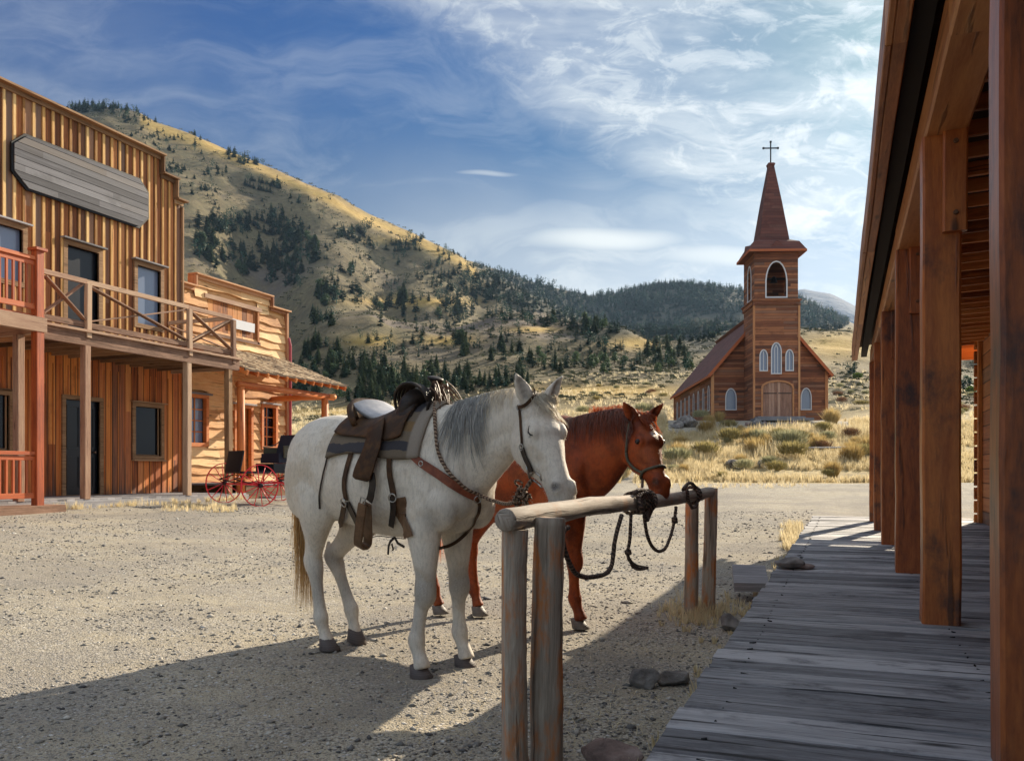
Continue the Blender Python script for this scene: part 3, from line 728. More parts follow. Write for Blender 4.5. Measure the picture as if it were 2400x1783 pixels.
# the long blank sign
sg = MB(); so_ = [(13.06, 8.18), (13.06, 7.56), (13.42, 7.26), (16.60, 7.27), (16.91, 7.6), (16.91, 8.26), (16.62, 8.53), (13.38, 8.47)]
sg2 = [((a - 14.98) * .972 + 14.98, (b - 7.88) * .93 + 7.88) for a, b in so_]
M['sign_boards'] = siding('silvered_sign_boards', .155, 2.6, (.035, .035, .044), (.105, .104, .118), (.20, .198, .212), .05)
sb = MB(); sb.panel(list(reversed(so_))[::-1], [], .05, H(WX + .095), YX, ZX); sign = hb(sb, 'sign_board', M['iron'])
sb = MB(); sb.panel(sg2, [], .03, H(WX + .12), YX, ZX); s2 = sb.build('sign_face', M['sign_boards']); s2.parent = sign; 
for i, (a0, a1, b0, b1) in enumerate(up_open):
    kind = 'door' if i == 1 else 'window'
    bars = [] if i == 1 else [((a0, (b0 + b1) / 2), (a1, (b0 + b1) / 2))]
    f = frame_on(H(WX), YX, ZX, kind, None, rect(a0, a1, b0, b1), .11, .045, .08, M['trim_wood'], 'pane' if i != 1 else 'door_leaf', [M['glass_sky'], M['paint_black'], M['glass_sky']][i], bars, .07)
    P(f, hotel)
    cp = MB(); cp.box((WX + .07, (a0 + a1) / 2, b1 + .135), (.15, a1 - a0 + .34, .035), axis=1); sub(cp, 'drip_cap', M['grey_wood'], f)
for i, (a0, a1, b0, b1) in enumerate(lo_open):
    kind = 'door' if i == 1 else 'window'
    bars = [] if i == 1 else [((a0, b0 + .02), (a1, b0 + .02)), ((a0 + .02, b0), (a0 + .02, b1)), ((a1 - .02, b0), (a1 - .02, b1))]
    f = frame_on(H(WX + .02), YX, ZX, kind, None, rect(a0, a1, b0, b1), .10, .04, .08, M['trim_wood'], 'pane' if i != 1 else 'door_leaf', M['glass'] if i != 1 else M['paint_black'], bars, .07)
    P(f, hotel)
    if i == 1:
        dp = MB()
        for (p, q, r_, s_) in ((14.56, 14.92, .75, 1.55), (14.96, 15.34, .75, 1.55), (14.56, 14.92, 1.7, 2.7), (14.96, 15.34, 1.7, 2.7)):
            dp.panel(rect(p, q, r_, s_), [rect(p + .04, q - .04, r_ + .04, s_ - .04)], .015, H(WX - .032), YX, ZX)
        sub(dp, 'door_panelling', M['paint_black'], f)
        kn = MB(); kn.tube([(WX - .04, 15.32, 1.62), (WX + .02, 15.32, 1.62), (WX + .03, 15.32, 1.62)], [.02, .03, .012], 8); sub(kn, 'handle', M['bolt'], f)
    else:
        cp = MB(); cp.box((WX + .08, (a0 + a1) / 2, b1 + .12), (.10, a1 - a0 + .30, .03), axis=1); sub(cp, 'drip_cap', M['trim_wood'], f); cp = MB(); cp.box((WX + .08, (a0 + a1) / 2, b0 - .115), (.10, a1 - a0 + .22, .03), axis=1); sub(cp, 'sill', M['trim_wood'], f)
# blind behind the upper right window, blind seen in the lower one
bl = MB(); bl.box((WX - .11, 16.93, 5.85), (.01, .62, .85)); hb(bl, 'blind', M['curtain'])
# porch floor, balcony deck, beam
EX = -14.5
pf = MB()
yy = 3.0
while yy < 18.1:
    wd = random.uniform(.17, .22); pf.box(((WX + EX) / 2 + .05, yy + wd / 2, .585), (WX - EX - .12 if False else 2.12, wd - .008, .045), axis=0, jit=.003); yy += wd
pf.box((EX + .05, 10.6, .49), (.05, 15.2, .16), axis=1); pf.box((EX + .02, 10.6, .36), (.09, 15.2, .13), axis=1, mi=1)
hb(pf, 'porch_floor', [M['grey_wood'], M['trim_wood']])
dk = MB()
for k in range(11): dk.box((WX + 1.05, 0, 0), (0, 0, 0)) if False else None
yy = 11.9
dk.box(((WX + EX) / 2 + .03, 14.95, 4.0), (2.14, 5.7, .05), axis=0)
dk.box((EX + .02, 14.97, 3.875), (.12, 5.72, .27), axis=1, mi=1); dk.box((EX + .1, 14.97, 4.03), (.10, 5.76, .05), axis=1, mi=1)
yy = 12.3
while yy < 17.6: dk.box(((WX + EX) / 2, yy, 3.86), (2.0, .05, .2), axis=0, mi=2); yy += .45
dk.box(((WX + EX) / 2, 17.78, 3.88), (2.1, .06, .26), axis=0, mi=1)
hb(dk, 'balcony_deck', [M['dark'] if False else M['trim_wood'], M['rail_wood'], M['trim_wood']])
for yp in (11.62, 13.14, 16.05, 17.5):
    pb = MB(); pb.beam((EX, yp, .6), (EX, yp, 3.74), .15, .15, up=(0, 1, 0), ch=.012); hb(pb, 'post', M['rail_wood'] if yp < 17 else M['trim_wood'])
rl = MB(); RX = EX + .02
for a, b in ((12.1, 13.14), (13.14, 16.05), (16.05, 17.6)):
    rl.beam((RX, a, 5.05), (RX, b, 5.05), .06, .10, ch=.006, seg=2); rl.beam((RX, a, 4.165), (RX, b, 4.165), .055, .12, ch=.006, seg=2)
    rl.beam((RX - .035, a + .05, 4.24), (RX - .035, b - .07, 4.98), .03, .12, up=(1, 0, 0), ch=.004, seg=2); rl.beam((RX + .025, a + .05, 4.96), (RX + .025, b - .07, 4.26), .03, .12, up=(1, 0, 0), ch=.004, seg=2)
rl.beam((RX, 17.6, 5.05), (WX + .1, 17.6, 5.05), .06, .10, ch=.006); rl.beam((RX, 17.6, 4.165), (WX + .1, 17.6, 4.165), .055, .1, ch=.006)
rl.beam((RX, 17.6, 4.98), (WX + .1, 17.6, 4.22), .1, .03, up=(0, 0, 1), ch=.004); rl.beam((RX, 17.65, 4.22), (WX + .1, 17.65, 4.98), .1, .03, up=(0, 0, 1), ch=.004)
for yp in (13.14, 16.05, 17.6): rl.beam((RX + .05, yp, 3.9), (RX + .05, yp, 5.0), .10, .12, up=(0, 1, 0), ch=.008, seg=2)
hb(rl, 'balcony_railing', M['rail_wood'])

# red stained porch at the left edge
red = thing('red_porch', 'red stained two level porch with close set balusters and a square corner post', 'porch', (-14.4, 9, 0))
def rb(mb, name, mats): return P(mb.build(name, mats), red)
RPX = -14.02
b = MB(); b.beam((RPX, 11.63, .5), (RPX, 11.63, 5.28), .16, .16, up=(0, 1, 0), ch=.01, seg=8, wob=.001); b.box((RPX, 11.63, 5.30), (.24, .24, .05)); rb(b, 'corner_post', M['red_wood'])
b = MB(); b.beam((RPX, 8.4, .5), (RPX, 8.4, 5.28), .16, .16, up=(0, 1, 0), ch=.01, wob=.001); b.box((RPX, 8.4, 5.30), (.24, .24, .05)); rb(b, 'post', M['red_wood'])
b = MB(); b.box((RPX + .02, 8.4, 3.90), (.14, 6.72, .27), axis=1); b.box((-15.2, 8.4, 4.06), (2.3, 6.8, .05), axis=0, mi=1); b.box((-15.0, 11.72, 3.88), (2.0, .1, .26), axis=0); rb(b, 'upper_deck', [M['rail_wood'], M['red_wood']])
b = MB(); b.box((-15.1, 8.5, .50), (2.5, 7.2, .07), axis=0); b.box((-13.87, 8.5, .40), (.06, 7.2, .20), axis=1); b.box((-15.1, 12.07, .40), (2.46, .06, .2), axis=0); rb(b, 'step_platform', M['rail_wood'])
for z0, z1 in ((4.22, 5.12), (.72, 1.50)):
    b = MB()
    for (a, c) in ((8.48, 11.55), (5.2, 8.32)):
        b.beam((RPX, a, z1), (RPX, c, z1), .09, .07, ch=.006, seg=2, wob=.001); b.beam((RPX, a, z1 - .09), (RPX, c, z1 - .09), .04, .08, ch=.004, seg=2, wob=.001); b.beam((RPX, a, z0), (RPX, c, z0), .045, .10, ch=.004, seg=2, wob=.001)
        y = a + .08
        while y < c: b.box((RPX, y, (z0 + z1) / 2 - .02), (.038, .038, z1 - z0 - .1), axis=2); y += .135
    rb(b, 'railing', M['red_wood'])

# ---- slab sided store with a shingled porch roof
M['store_trim'] = wood('reddish_store_trim', (.16, .06, .03), (.42, .19, .09), (.58, .32, .17), .75, 20, .3)
store = thing('slab_sided_store', 'golden slab sided store with stepped false front and shingled porch roof', 'building', (-16.8, 20.5, 0))
SX = -16.75
def stb(mb, name, mats, **k): return P(mb.build(name, mats, **k), store)
wb = MB()
s_open = [(18.55, 19.2, 1.96, 3.2), (20.5, 21.15, .95, 3.05), (21.75, 22.35, 1.95, 3.15)]
sout = [(18.2, .3), (22.95, .3), (22.95, 6.28), (22.1, 6.28), (22.1, 6.6), (18.75, 6.6), (18.75, 6.25), (18.2, 6.25)]
wb.panel(sout, [rect(*q) for q in s_open], .14, H(SX - .03), YX, ZX)
wb.box((SX - 3.6, 22.88, 3.2), (7.2, .12, 5.8), axis=0); wb.box((SX - 3.6, 18.3, 3.2), (7.2, .12, 5.8), axis=0)
z = .55; rows_ = 0
while z < 6.5:                               # live edge slabs, each lapping the one below
    hgt = random.uniform(.21, .30); ztop = min(z + hgt, 6.55)
    y0, y1 = (18.2, 22.9) if ztop < 6.25 else (18.78, 22.08)
    cuts = [y0]
    while cuts[-1] < y1 - .1: cuts.append(min(y1, cuts[-1] + random.uniform(1.4, 3.4)))
    for ca, cb_ in zip(cuts[:-1], cuts[1:]):
        spans = [(ca, cb_)]
        for (a0, a1, b0, b1) in s_open:
            if z < b1 + .1 and ztop > b0 - .1:
                ns = []
                for p, q in spans:
                    if p < a0 - .1: ns.append((p, min(q, a0 - .1)))
                    if q > a1 + .1: ns.append((max(p, a1 + .1), q))
                spans = ns
        if 18.95 < ca + 9 and 5.05 < z < 6.15:   # panel of upright boards in the gable
            ns = []
            for p, q in spans:
                if p < 19.3: ns.append((p, min(q, 19.3)))
                if q > 21.5: ns.append((max(p, 21.5), q))
            spans = ns
        for p, q in spans:
            if q - p < .06: continue
            n = max(2, int((q - p) / .18)); rnd = random.random(); o1, o2 = random.uniform(0, 40), random.uniform(0, 40)
            ph = random.uniform(0, 6); V0 = []
            for i in range(n + 1):
                yv = p + (q - p) * i / n; wv = .022 * math.sin(yv * 2.3 + ph) + .014 * math.sin(yv * 6.1 + ph * 2) + random.uniform(-.006, .006)
                V0.append([(SX + .005, yv, ztop + .03), (SX + .062, yv, z + wv), (SX + .055, yv, z + wv - .012), (SX - .01, yv, z + wv)])
            base = wb.add([c for r_ in V0 for c in r_])
            for i in range(n):
                for k in range(3):
                    a_, b_, c_, d_ = base + i * 4 + k, base + (i + 1) * 4 + k, base + (i + 1) * 4 + k + 1, base + i * 4 + k + 1
                    wb.face([a_, d_, c_, b_], [(wb.v[t_][1] + o1, wb.v[t_][2] + o2 + k) for t_ in (a_, d_, c_, b_)], rnd)
    z = ztop
yv = 19.32
while yv < 21.45: wb.box((SX + .015, yv + .1, 5.58), (.03, .2, 1.02), axis=2, mi=1, jit=.003); yv += .21
wb.box((SX + .06, 20.4, 6.10), (.05, 2.5, .13), axis=1, mi=2, jit=.006); wb.box((SX + .05, 20.4, 5.06), (.05, 2.4, .09), axis=1, mi=2)
wb.box((SX + .05, 21.5, 5.55), (.05, .08, 1.0), axis=2, mi=1)
stb(wb, 'wall', [M['slab_wood'], M['low_wood'], M['rail_wood']])
cb = MB()
for (y0, y1, z) in ((18.15, 18.75, 6.25), (18.75, 22.1, 6.6), (22.1, 23.0, 6.28)):
    cb.box((SX + .02, (y0 + y1) / 2, z + .02), (.34, y1 - y0 + .05, .04), axis=1); cb.box((SX + .06, (y0 + y1) / 2, z - .05), (.04, y1 - y0 - .01, .1), axis=1)
cb.box((SX + .02, 22.12, 6.45), (.3, .05, .26), axis=2); cb.box((SX + .02, 18.74, 6.43), (.3, .05, .3), axis=2)
cb.box((SX + .05, 22.93, 3.4), (.12, .10, 5.7), axis=2)
stb(cb, 'cornice', M['store_trim'])
pl = MB(); pl.box((SX + .07, 20.78, 5.50), (.03, 1.05, .27), axis=1, jit=.01); stb(pl, 'sign_board', M['white_paint'])
dp = MB(); dp.tube([(SX + .13, 23.03, 1.0), (SX + .13, 23.03, 5.2), (SX + .1, 22.98, 5.45)], .045, 8); stb(dp, 'downpipe', M['downpipe'])
for i, (a0, a1, b0, b1) in enumerate(s_open):
    kind = 'door' if i == 1 else 'window'
    bars = [] if i == 1 else [(((a0 + a1) / 2, b0), ((a0 + a1) / 2, b1))] + [((a0, b0 + (b1 - b0) * k / 4), (a1, b0 + (b1 - b0) * k / 4)) for k in (1, 2, 3)]
    f = frame_on(H(SX + .0), YX, ZX, kind, None, rect(a0, a1, b0, b1), .10, .09, .08, M['log_wood'], 'pane' if i != 1 else 'door_leaf', M['glass_sky'] if i == 0 else M['glass'] if i == 2 else M['low_wood'], bars, .06, .03); P(f, store)
    cp = MB(); cp.box((SX + .12, (a0 + a1) / 2, b1 + .12), (.12, a1 - a0 + .32, .05), axis=1); sub(cp, 'drip_cap', M['grey_wood'], f)
# porch roof: rows of split shingles on rafters
rfm = MB(); za, zb = 4.74, 3.80; xa, xb = SX + .03, -14.35; slope = (zb - za) / (xb - xa)
for r_ in range(11):
    x0 = xb - (xb - xa) * r_ / 11; x1 = xb - (xb - xa) * (r_ + 1.25) / 11; yv = 17.95
    while yv < 22.75:
        wd = random.uniform(.09, .2); lift = .012 + random.uniform(0, .016); dx = random.uniform(-.02, .02)
        x0j = x0 + dx; zz0 = za + slope * (x0j - xa) + lift + .012; zz1 = za + slope * (max(x1, xa) - xa) + .004
        q = [(x0j, yv, zz0), (x0j, yv + wd - .008, zz0), (max(x1, xa), yv + wd - .008, zz1), (max(x1, xa), yv, zz1)]
        rnd = random.random(); o1, o2 = random.uniform(0, 40), random.uniform(0, 40)
        bq = rfm.add(q + [(x0j, yv, zz0 - .022), (x0j, yv + wd - .008, zz0 - .022)])
        rfm.face([bq, bq + 1, bq + 2, bq + 3], [(0 + o1, o2), (o1, wd + o2), (.3 + o1, wd + o2), (.3 + o1, o2)], rnd); rfm.face([bq + 4, bq + 5, bq + 1, bq], [(o1, o2), (o1, o2 + wd), (o1 + .02, o2 + wd), (o1 + .02, o2)], rnd)
        yv += wd
rfm.panel(rect(0, 4.75, 0, 2.5), [], .03, (xb, 17.95, zb - .01), (0, 1, 0), Vector((xa - xb, 0, za - zb)) / 2.5, mi=1)
yv = 18.0
while yv < 22.75: rfm.beam((xa, yv, za - .12), (xb + .06, yv, zb - .10), .07, .12, up=(0, 0, 1), ch=.006, seg=1, mi=1); yv += .42
rfm.box((xb + .02, 20.33, zb - .015), (.03, 4.8, .05), axis=1, mi=2)
stb(rfm, 'porch_roof', [M['shingle'], M['log_wood'], M['shingle']])
lg = MB(); lg.tube([(SX, 22.2, 3.42), (-15.6, 22.2, 3.44), (-14.4, 22.2, 3.43)], [.085, .09, .088], 10, lumpy=.03); lg.tube([(-14.6, 18.0, 3.42), (-14.6, 20, 3.43), (-14.6, 22.4, 3.42)], .09, 10, lumpy=.03); stb(lg, 'porch_beam', M['log_wood'], smooth=True)
for yp in (18.1, 21.95):
    lg = MB(); lg.tube([(-14.6, yp, .5), (-14.6, yp + .01, 1.8), (-14.6, yp, 3.36)], [.115, .105, .10], 12, lumpy=.02); stb(lg, 'post', M['log_wood'], smooth=True)
pf = MB(); yy = 18.15
while yy < 23.2: pf.box((-15.6, yy + .09, .83), (2.3, .175, .045), axis=0, jit=.003); yy += .18
pf.box((-14.5, 20.7, .6), (.06, 5.1, .42), axis=1, mi=1); pf.box((-14.3, 20.7, .45), (.4, 4.0, .1), axis=1)
stb(pf, 'porch_floor', [M['grey_wood'], M['trim_wood']])

# ---------------------------------------------------------------- right hand porch building, seen from under its eave
pb_ = thing('porch_building', 'long dark stained building whose deep porch runs along the boardwalk', 'building', (1.5, 8, 0))
def pr_(mb, name, mats, **k): return P(mb.build(name, mats, **k), pb_)
DZ = .29
for i, v in enumerate((2.9, 5.52, 8.2, 11.25, 13.93, 16.35)):
    b = MB(); L = 3.085; b.beam((.52, v, DZ), (.52, v, L), .20, .20, up=(0, 1, 0), ch=.012, seg=9, wob=.003); po = pr_(b, 'post', M['post_wood'])
    b = MB(); b.beam((.585, v - .135, 2.52), (.585, v - .135, 3.24), .125, .055, up=(0, 1, 0), ch=.01, seg=2); br_ = b.build('splice_board', M['post_wood']); br_.parent = po
    b = MB()
    for zz in (2.62, 3.02): b.tube([(.585, v - .15, zz), (.585, v - .178, zz)], [.018, .012], 8)
    o = b.build('bolt', M['bolt']); o.parent = po
bm = MB()
for k in range(5): bm.beam((.54, -4 + k * 4.1, 3.20), (.54, .1 + k * 4.1, 3.20), .22, .23, ch=.012, seg=5, wob=.003)
bm.box((.35, 6.8, 3.365), (.10, 21.2, .09), axis=1, mi=1)  # near-black strip paints the shade in the gap beside the beam
pr_(bm, 'header_beam', [M['beam_wood'], M['dark']])
fs = MB()
for k in range(5):
    a, c = -4 + k * 4.3, .3 + k * 4.3
    xo = lambda v: .225 - .0042 * v
    fs.beam((xo(a) + .055, a, 3.36), (xo(c) + .055, c, 3.36), .07, .17, ch=.006, seg=3); fs.beam((xo(a), a, 3.40), (xo(c), c, 3.40), .035, .26, ch=.006, seg=4)
pr_(fs, 'fascia', M['beam_wood'])
M['dark_boards'] = wood('shade_painted_ceiling_boards', (.012, .008, .006), (.035, .018, .010), (.06, .03, .016), .9)  # shade between the joists painted in as near-black boards
rf = MB(); rnn = 7
for r_ in range(12):
    x0 = .235 + r_ * .19; x1 = x0 + .26
    yv = -4
    while yv < 17.4:
        wd = random.uniform(.12, .24); zz0 = 3.552 + r_ * .041 + random.uniform(.0, .012); zz1 = 3.53 + (r_ + 1.3) * .042; xx = x0 + random.uniform(-.02, .02)
        q = rf.add([(xx, yv, zz0), (xx, yv + wd - .01, zz0), (x1, yv + wd - .01, zz1), (x1, yv, zz1), (xx, yv, zz0 - .02), (xx, yv + wd - .01, zz0 - .02)]); o1 = random.uniform(0, 30); rr = random.random()
        rf.face([q, q + 3, q + 2, q + 1], [(o1, 0), (o1 + .3, 0), (o1 + .3, wd), (o1, wd)], rr); rf.face([q + 4, q, q + 1, q + 5], [(o1, 0), (o1 + .02, 0), (o1 + .02, wd), (o1, wd)], rr); yv += wd
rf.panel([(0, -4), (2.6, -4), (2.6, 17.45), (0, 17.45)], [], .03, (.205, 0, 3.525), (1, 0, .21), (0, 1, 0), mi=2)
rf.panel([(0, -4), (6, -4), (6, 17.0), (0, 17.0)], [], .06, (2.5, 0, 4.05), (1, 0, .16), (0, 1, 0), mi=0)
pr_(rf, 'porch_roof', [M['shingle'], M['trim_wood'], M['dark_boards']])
M['joist_wood'] = wood('warm_joists', (.14, .04, .014), (.50, .16, .045), (.66, .27, .09), .6, 20, .4, .3)
jo = MB(); v = -3.5
while v < 17.3:
    jo.beam((.66, v, 3.36), (2.25, v, 3.42), .038, .10, ch=.004, seg=1, mi=0); v += .42
jo.box((1.45, 17.3, 3.30), (1.7, .06, .25), axis=0, mi=0)
pr_(jo, 'ceiling_joists', M['joist_wood'])
wl = MB(); wo = [(13.2, 14.5, 1.35, 3.0), (9.6, 10.9, 1.35, 3.0), (5.4, 6.4, .3, 2.4)]
wl.panel([(-16.6, .1), (4, .1), (4, 3.9), (-16.6, 3.9)], [rect(-q[1], -q[0], q[2], q[3]) for q in wo], .16, (2.2, 0, 0), (0, -1, 0), (0, 0, 1))
for k in range(14): wl.beam((2.10, 16.68, .32 + k * .235), (2.42, 16.68, .32 + k * .235), .10, .21, up=(0, 0, 1), ch=.04, seg=1, mi=1)
wl.box((4.6, 16.52, 2.0), (4.7, .14, 3.9), axis=0, mi=1); wl.box((2.165, 16.5, 2.0), (.06, .16, 3.6), axis=2, mi=1)
pr_(wl, 'wall', [M['plank_siding'], M['low_wood']])
for a0, a1, b0, b1 in wo:
    bars = [((-(a0 + a1) / 2, b0), (-(a0 + a1) / 2, b1)), ((-a1, (b0 + b1) / 2), (-a0, (b0 + b1) / 2))] if b0 > 1 else []
    f = frame_on((2.2, 0, 0), (0, -1, 0), (0, 0, 1), 'window' if b0 > 1 else 'door', None, rect(-a1, -a0, b0, b1), .11, .05, .08, M['log_wood'], 'pane' if b0 > 1 else 'door_leaf', M['glass'] if b0 > 1 else M['low_wood'], bars, .06); P(f, pb_)
    sl_ = MB(); sl_.box((2.13, (a0 + a1) / 2, b0 - .13), (.14, a1 - a0 + .3, .05), axis=1); sub(sl_, 'sill', M['grey_wood'], f)

bw = thing('boardwalk', 'grey weathered plank boardwalk under the dark porch posts', 'boardwalk', (.8, 8, 0))
b = MB(); v = -4.0
while v < 17.85:
    wd = random.choice((.19, .21, .24, .27, .29)) ; gap = random.choice((.004, .005, .006, .012, .022)); l = -.57 + random.uniform(-.016, .014); th_ = random.uniform(-.006, .006) + .004
    if v > 14.2: l += random.uniform(-.02, .02)
    dz = random.uniform(-.006, .003)
    b.beam((l, v + wd / 2, DZ - .025 + dz), (2.2, v + wd / 2 + th_, DZ - .025 + dz + random.uniform(-.004, .004)), wd - gap, .05, ch=.006, seg=7, wob=.0022); v += wd
P(b.build('planks', M['deck_wood']), bw)
b = MB()
for xx in (-.42, .5, 1.4, 2.1): b.beam((xx, -4, .12), (xx, 17.8, .12), .09, .22, ch=.01, seg=4)
P(b.build('stringers', M['grey_wood']), bw)
b = MB()
for xx in (-.42, .55):
    v = -3.9
    while v < 17.7:
        for d in ((-.04, .05) if random.random() < .6 else (.01,)): b.tube([(xx + random.uniform(-.035, .035), v + d, DZ - .004), (xx, v + d, DZ + .0015)], [.0045, .004], 6)
        v += .24 + random.uniform(-.03, .05)
P(b.build('nail_heads', M['iron'], kind='stuff'), bw)

# ---------------------------------------------------------------- church on its knoll
ch_o = W(1803, 984, 70.0); ch_rot = TH - math.atan(.04)
church = thing('wooden_church', 'weathered brown wooden church with square belfry and steep cross topped spire', 'church', (ch_o.x, ch_o.y, 5.3), ch_rot)
# local axes: x to the right along the front, y back along the nave, z up; nave front wall at y=0
def cb_(mb, name, mats, par=None, **k):
    o = mb.build(name, mats, **k); o.parent = par or church; return o
NW = 4.62; EH = 4.05; RH = 9.45; NL = 21.0; TW = 1.74; TF = -3.4; TO = -.32; BZ = 9.25; TZ = 12.95
nw = MB(); XF, ZF, YF = (1, 0, 0), (0, 0, 1), (0, 1, 0)
def arch_at(c, w_, b0, b1): return arch(c - w_ / 2, c + w_ / 2, b0, b1)
WL = arch_at(-3.12, .78, .95, 2.62); WR = arch_at(2.98, .74, .95, 2.62)
# front gable (faces -y): ux=+x, uz=+z -> normal = x cross z = -y
nw.panel([(-NW, -.8), (NW, -.8), (NW, EH), (0, RH), (-NW, EH)], [WL, WR], .18, (0, 0, 0), XF, ZF)
nw.panel([(-NW, -.8), (NW, -.8), (NW, EH), (0, RH), (-NW, EH)], [], .18, (0, NL, 0), XF, ZF)
side_w = [arch_at(-(1.6 + k * 2.45), .62, 1.0, 3.0) for k in range(8)]
nw.panel([(-NL + .02, -.8), (-.19, -.8), (-.19, EH), (-NL + .02, EH)], side_w, .16, (-NW + .003, 0, 0), (0, -1, 0), ZF)
nw.panel([(.19, -.8), (NL - .02, -.8), (NL - .02, EH), (.19, EH)], [], .16, (NW - .003, 0, 0), (0, 1, 0), ZF)
cb_(nw, 'nave_wall', M['church_siding'])
ct = MB()
for sx in (-1, 1):
    ct = MB(); ct.box((sx * (NW + .0), -.035, EH / 2 - .4), (.24, .07, EH + .8), axis=2)
    ct.box((sx * (NW + .035), .10, EH / 2 - .4), (.07, .26, EH + .8), axis=2); cb_(ct, 'corner_board', M['church_trim'])
ct = MB(); ct.box((-(NW + .035), NL - .1, EH / 2 - .4), (.07, .26, EH + .8), axis=2)
cb_(ct, 'corner_board', M['church_trim'])
rf = MB(); sl_len = math.hypot(NW + .45, (RH - EH) * (NW + .45) / NW); 
for sx in (-1, 1):
    d = Vector((-sx * NW, 0, RH - EH)).normalized(); e0 = Vector((sx * NW, 0, EH)) - d * .62 + Vector((0, 0, .12))
    if sx < 0: rf.panel(rect(0, NL + .8, 0, sl_len + .2), [], .10, e0 + Vector((0, NL + .4, 0)), (0, -1, 0), d)
    else: rf.panel(rect(0, NL + .8, 0, sl_len + .2), [], .10, e0 + Vector((0, -.4, 0)), (0, 1, 0), d)
cb_(rf, 'nave_roof', M['roof_red'])
fa = MB()
for sx in (-1, 1):
    d = Vector((-sx * NW, 0, RH - EH)).normalized(); e0 = Vector((sx * NW, 0, EH)) - d * .60
    fa.beam(e0 + Vector((0, -.43, .03)), e0 + d * (sl_len + .05) + Vector((0, -.43, .03)), .05, .24, ch=.004, seg=1, wob=0)
    fa.box((sx * (NW + .36), NL / 2, EH - .40), (.06, NL + .8, .20), axis=1)
    fa.box((sx * (NW + .17), NL / 2, EH - .32), (.34, NL + .7, .03), axis=1)
cb_(fa, 'bargeboard', M['fascia'])
def lancet(o, ux, shape, par, glass, mull=True, mat=None, inset=.06, w_=.075):
    a0, a1 = min(p[0] for p in shape), max(p[0] for p in shape); b0, b1 = min(p[1] for p in shape), max(p[1] for p in shape)
    bars = [(((a0 + a1) / 2, b0), ((a0 + a1) / 2, b1 - .08))] if mull else []
    if mull and (a1 - a0) > .6:
        bars = [((a0 + (a1 - a0) * k / 3, b0), (a0 + (a1 - a0) * k / 3, b1 - .38)) for k in (1, 2)] + [((a0 + (a1 - a0) / 3, b1 - .38), ((a0 + a1) / 2, b1 - .1)), ((a0 + (a1 - a0) * 2 / 3, b1 - .38), ((a0 + a1) / 2, b1 - .1))]
    f = frame_on(o, ux, ZF, 'window', None, shape, w_, .04, .05, mat or M['white_paint'], 'pane', glass, bars, inset, .045); f.parent = par; return f
lancet((0, 0, 0), XF, WL, church, M['glass_sky'], False); lancet((0, 0, 0), XF, WR, church, M['glass_sky'], False)
for s_ in side_w: lancet((-NW + .003, 0, 0), (0, -1, 0), s_, church, M['glass_sky'], False)
# tower
tw = MB(); t0 = TO - TW; t1 = TO + TW
tw_ws = [arch_at(TO - 1.0, .50, 3.75, 5.3), arch_at(TO - .02, .68, 3.52, 5.85), arch_at(TO + 1.0, .50, 3.75, 5.3)]
dw = 1.14; door_s = [(TO - dw + .08, .12), (TO + dw + .08, .12), (TO + dw + .08, 2.35)] + [(TO + .08 + dw * math.cos(k * math.pi / 8), 2.35 + .50 * math.sin(k * math.pi / 8)) for k in range(1, 8)] + [(TO - dw + .08, 2.35)]
tw.panel([(t0, -.8), (t1, -.8), (t1, BZ), (t0, BZ)], tw_ws + [door_s], .16, (0, TF, 0), XF, ZF)
tw.panel([(-(TF + 2 * TW), -.8), (-TF - .165, -.8), (-TF - .165, BZ), (-(TF + 2 * TW), BZ)], [], .16, (t0 + .003, 0, 0), (0, -1, 0), ZF)
tw.panel([(TF + .165, -.8), (TF + 2 * TW, -.8), (TF + 2 * TW, BZ), (TF + .165, BZ)], [], .16, (t1 - .003, 0, 0), (0, 1, 0), ZF)
tw.panel([(t0 + .17, 3), (t1 - .17, 3), (t1 - .17, BZ), (t0 + .17, BZ)], [], .12, (0, TF + 2 * TW - .02, 0), XF, ZF)
g = .06; bel = arch_at(TO, 1.52, BZ + .25, BZ + 2.95); tcy = TF + TW
tw.panel([(t0 + g, BZ), (t1 - g, BZ), (t1 - g, TZ), (t0 + g, TZ)], [bel], .13, (0, TF + g, 0), XF, ZF)
tw.panel([(t0 + g, BZ), (t1 - g, BZ), (t1 - g, TZ), (t0 + g, TZ)], [arch_at(TO - .62, .5, BZ + .5, BZ + 2.0)], .13, (0, TF + 2 * TW - g + .13, 0), XF, ZF)
bs = arch(-(tcy + .55), -(tcy - .55), BZ + .25, BZ + 2.95)
tw.panel([(-(TF + 2 * TW - g), BZ), (-(TF + g + .135), BZ), (-(TF + g + .135), TZ), (-(TF + 2 * TW - g), TZ)], [bs], .13, (t0 + g + .003, 0, 0), (0, -1, 0), ZF)
tw.panel([(TF + g + .135, BZ), (TF + 2 * TW - g, BZ), (TF + 2 * TW - g, TZ), (TF + g + .135, TZ)], [[(-a, b_) for a, b_ in reversed(bs)]], .13, (t1 - g - .003, 0, 0), (0, 1, 0), ZF)
cb_(tw, 'tower_wall', M['church_siding'])
tt = MB()
for sx in (t0, t1): tt.box((sx, TF - .03, BZ / 2 - .4), (.15, .06, BZ + .7), axis=2); tt.box((sx + (.03 if sx > TO else -.03), TF + .07, BZ / 2 - .4), (.06, .2, BZ + .7), axis=2)
cb_(tt, 'corner_board', M['church_trim'])
bd = MB(); bd.box((TO, tcy, BZ - .02), (2 * TW + .34, 2 * TW + .34, .10)); bd.box((TO, tcy, BZ - .2), (2 * TW + .16, 2 * TW + .16, .26)); bd.box((TO, tcy, BZ - .40), (2 * TW + .24, 2 * TW + .24, .08))
cb_(bd, 'belt_course', M['church_siding'])
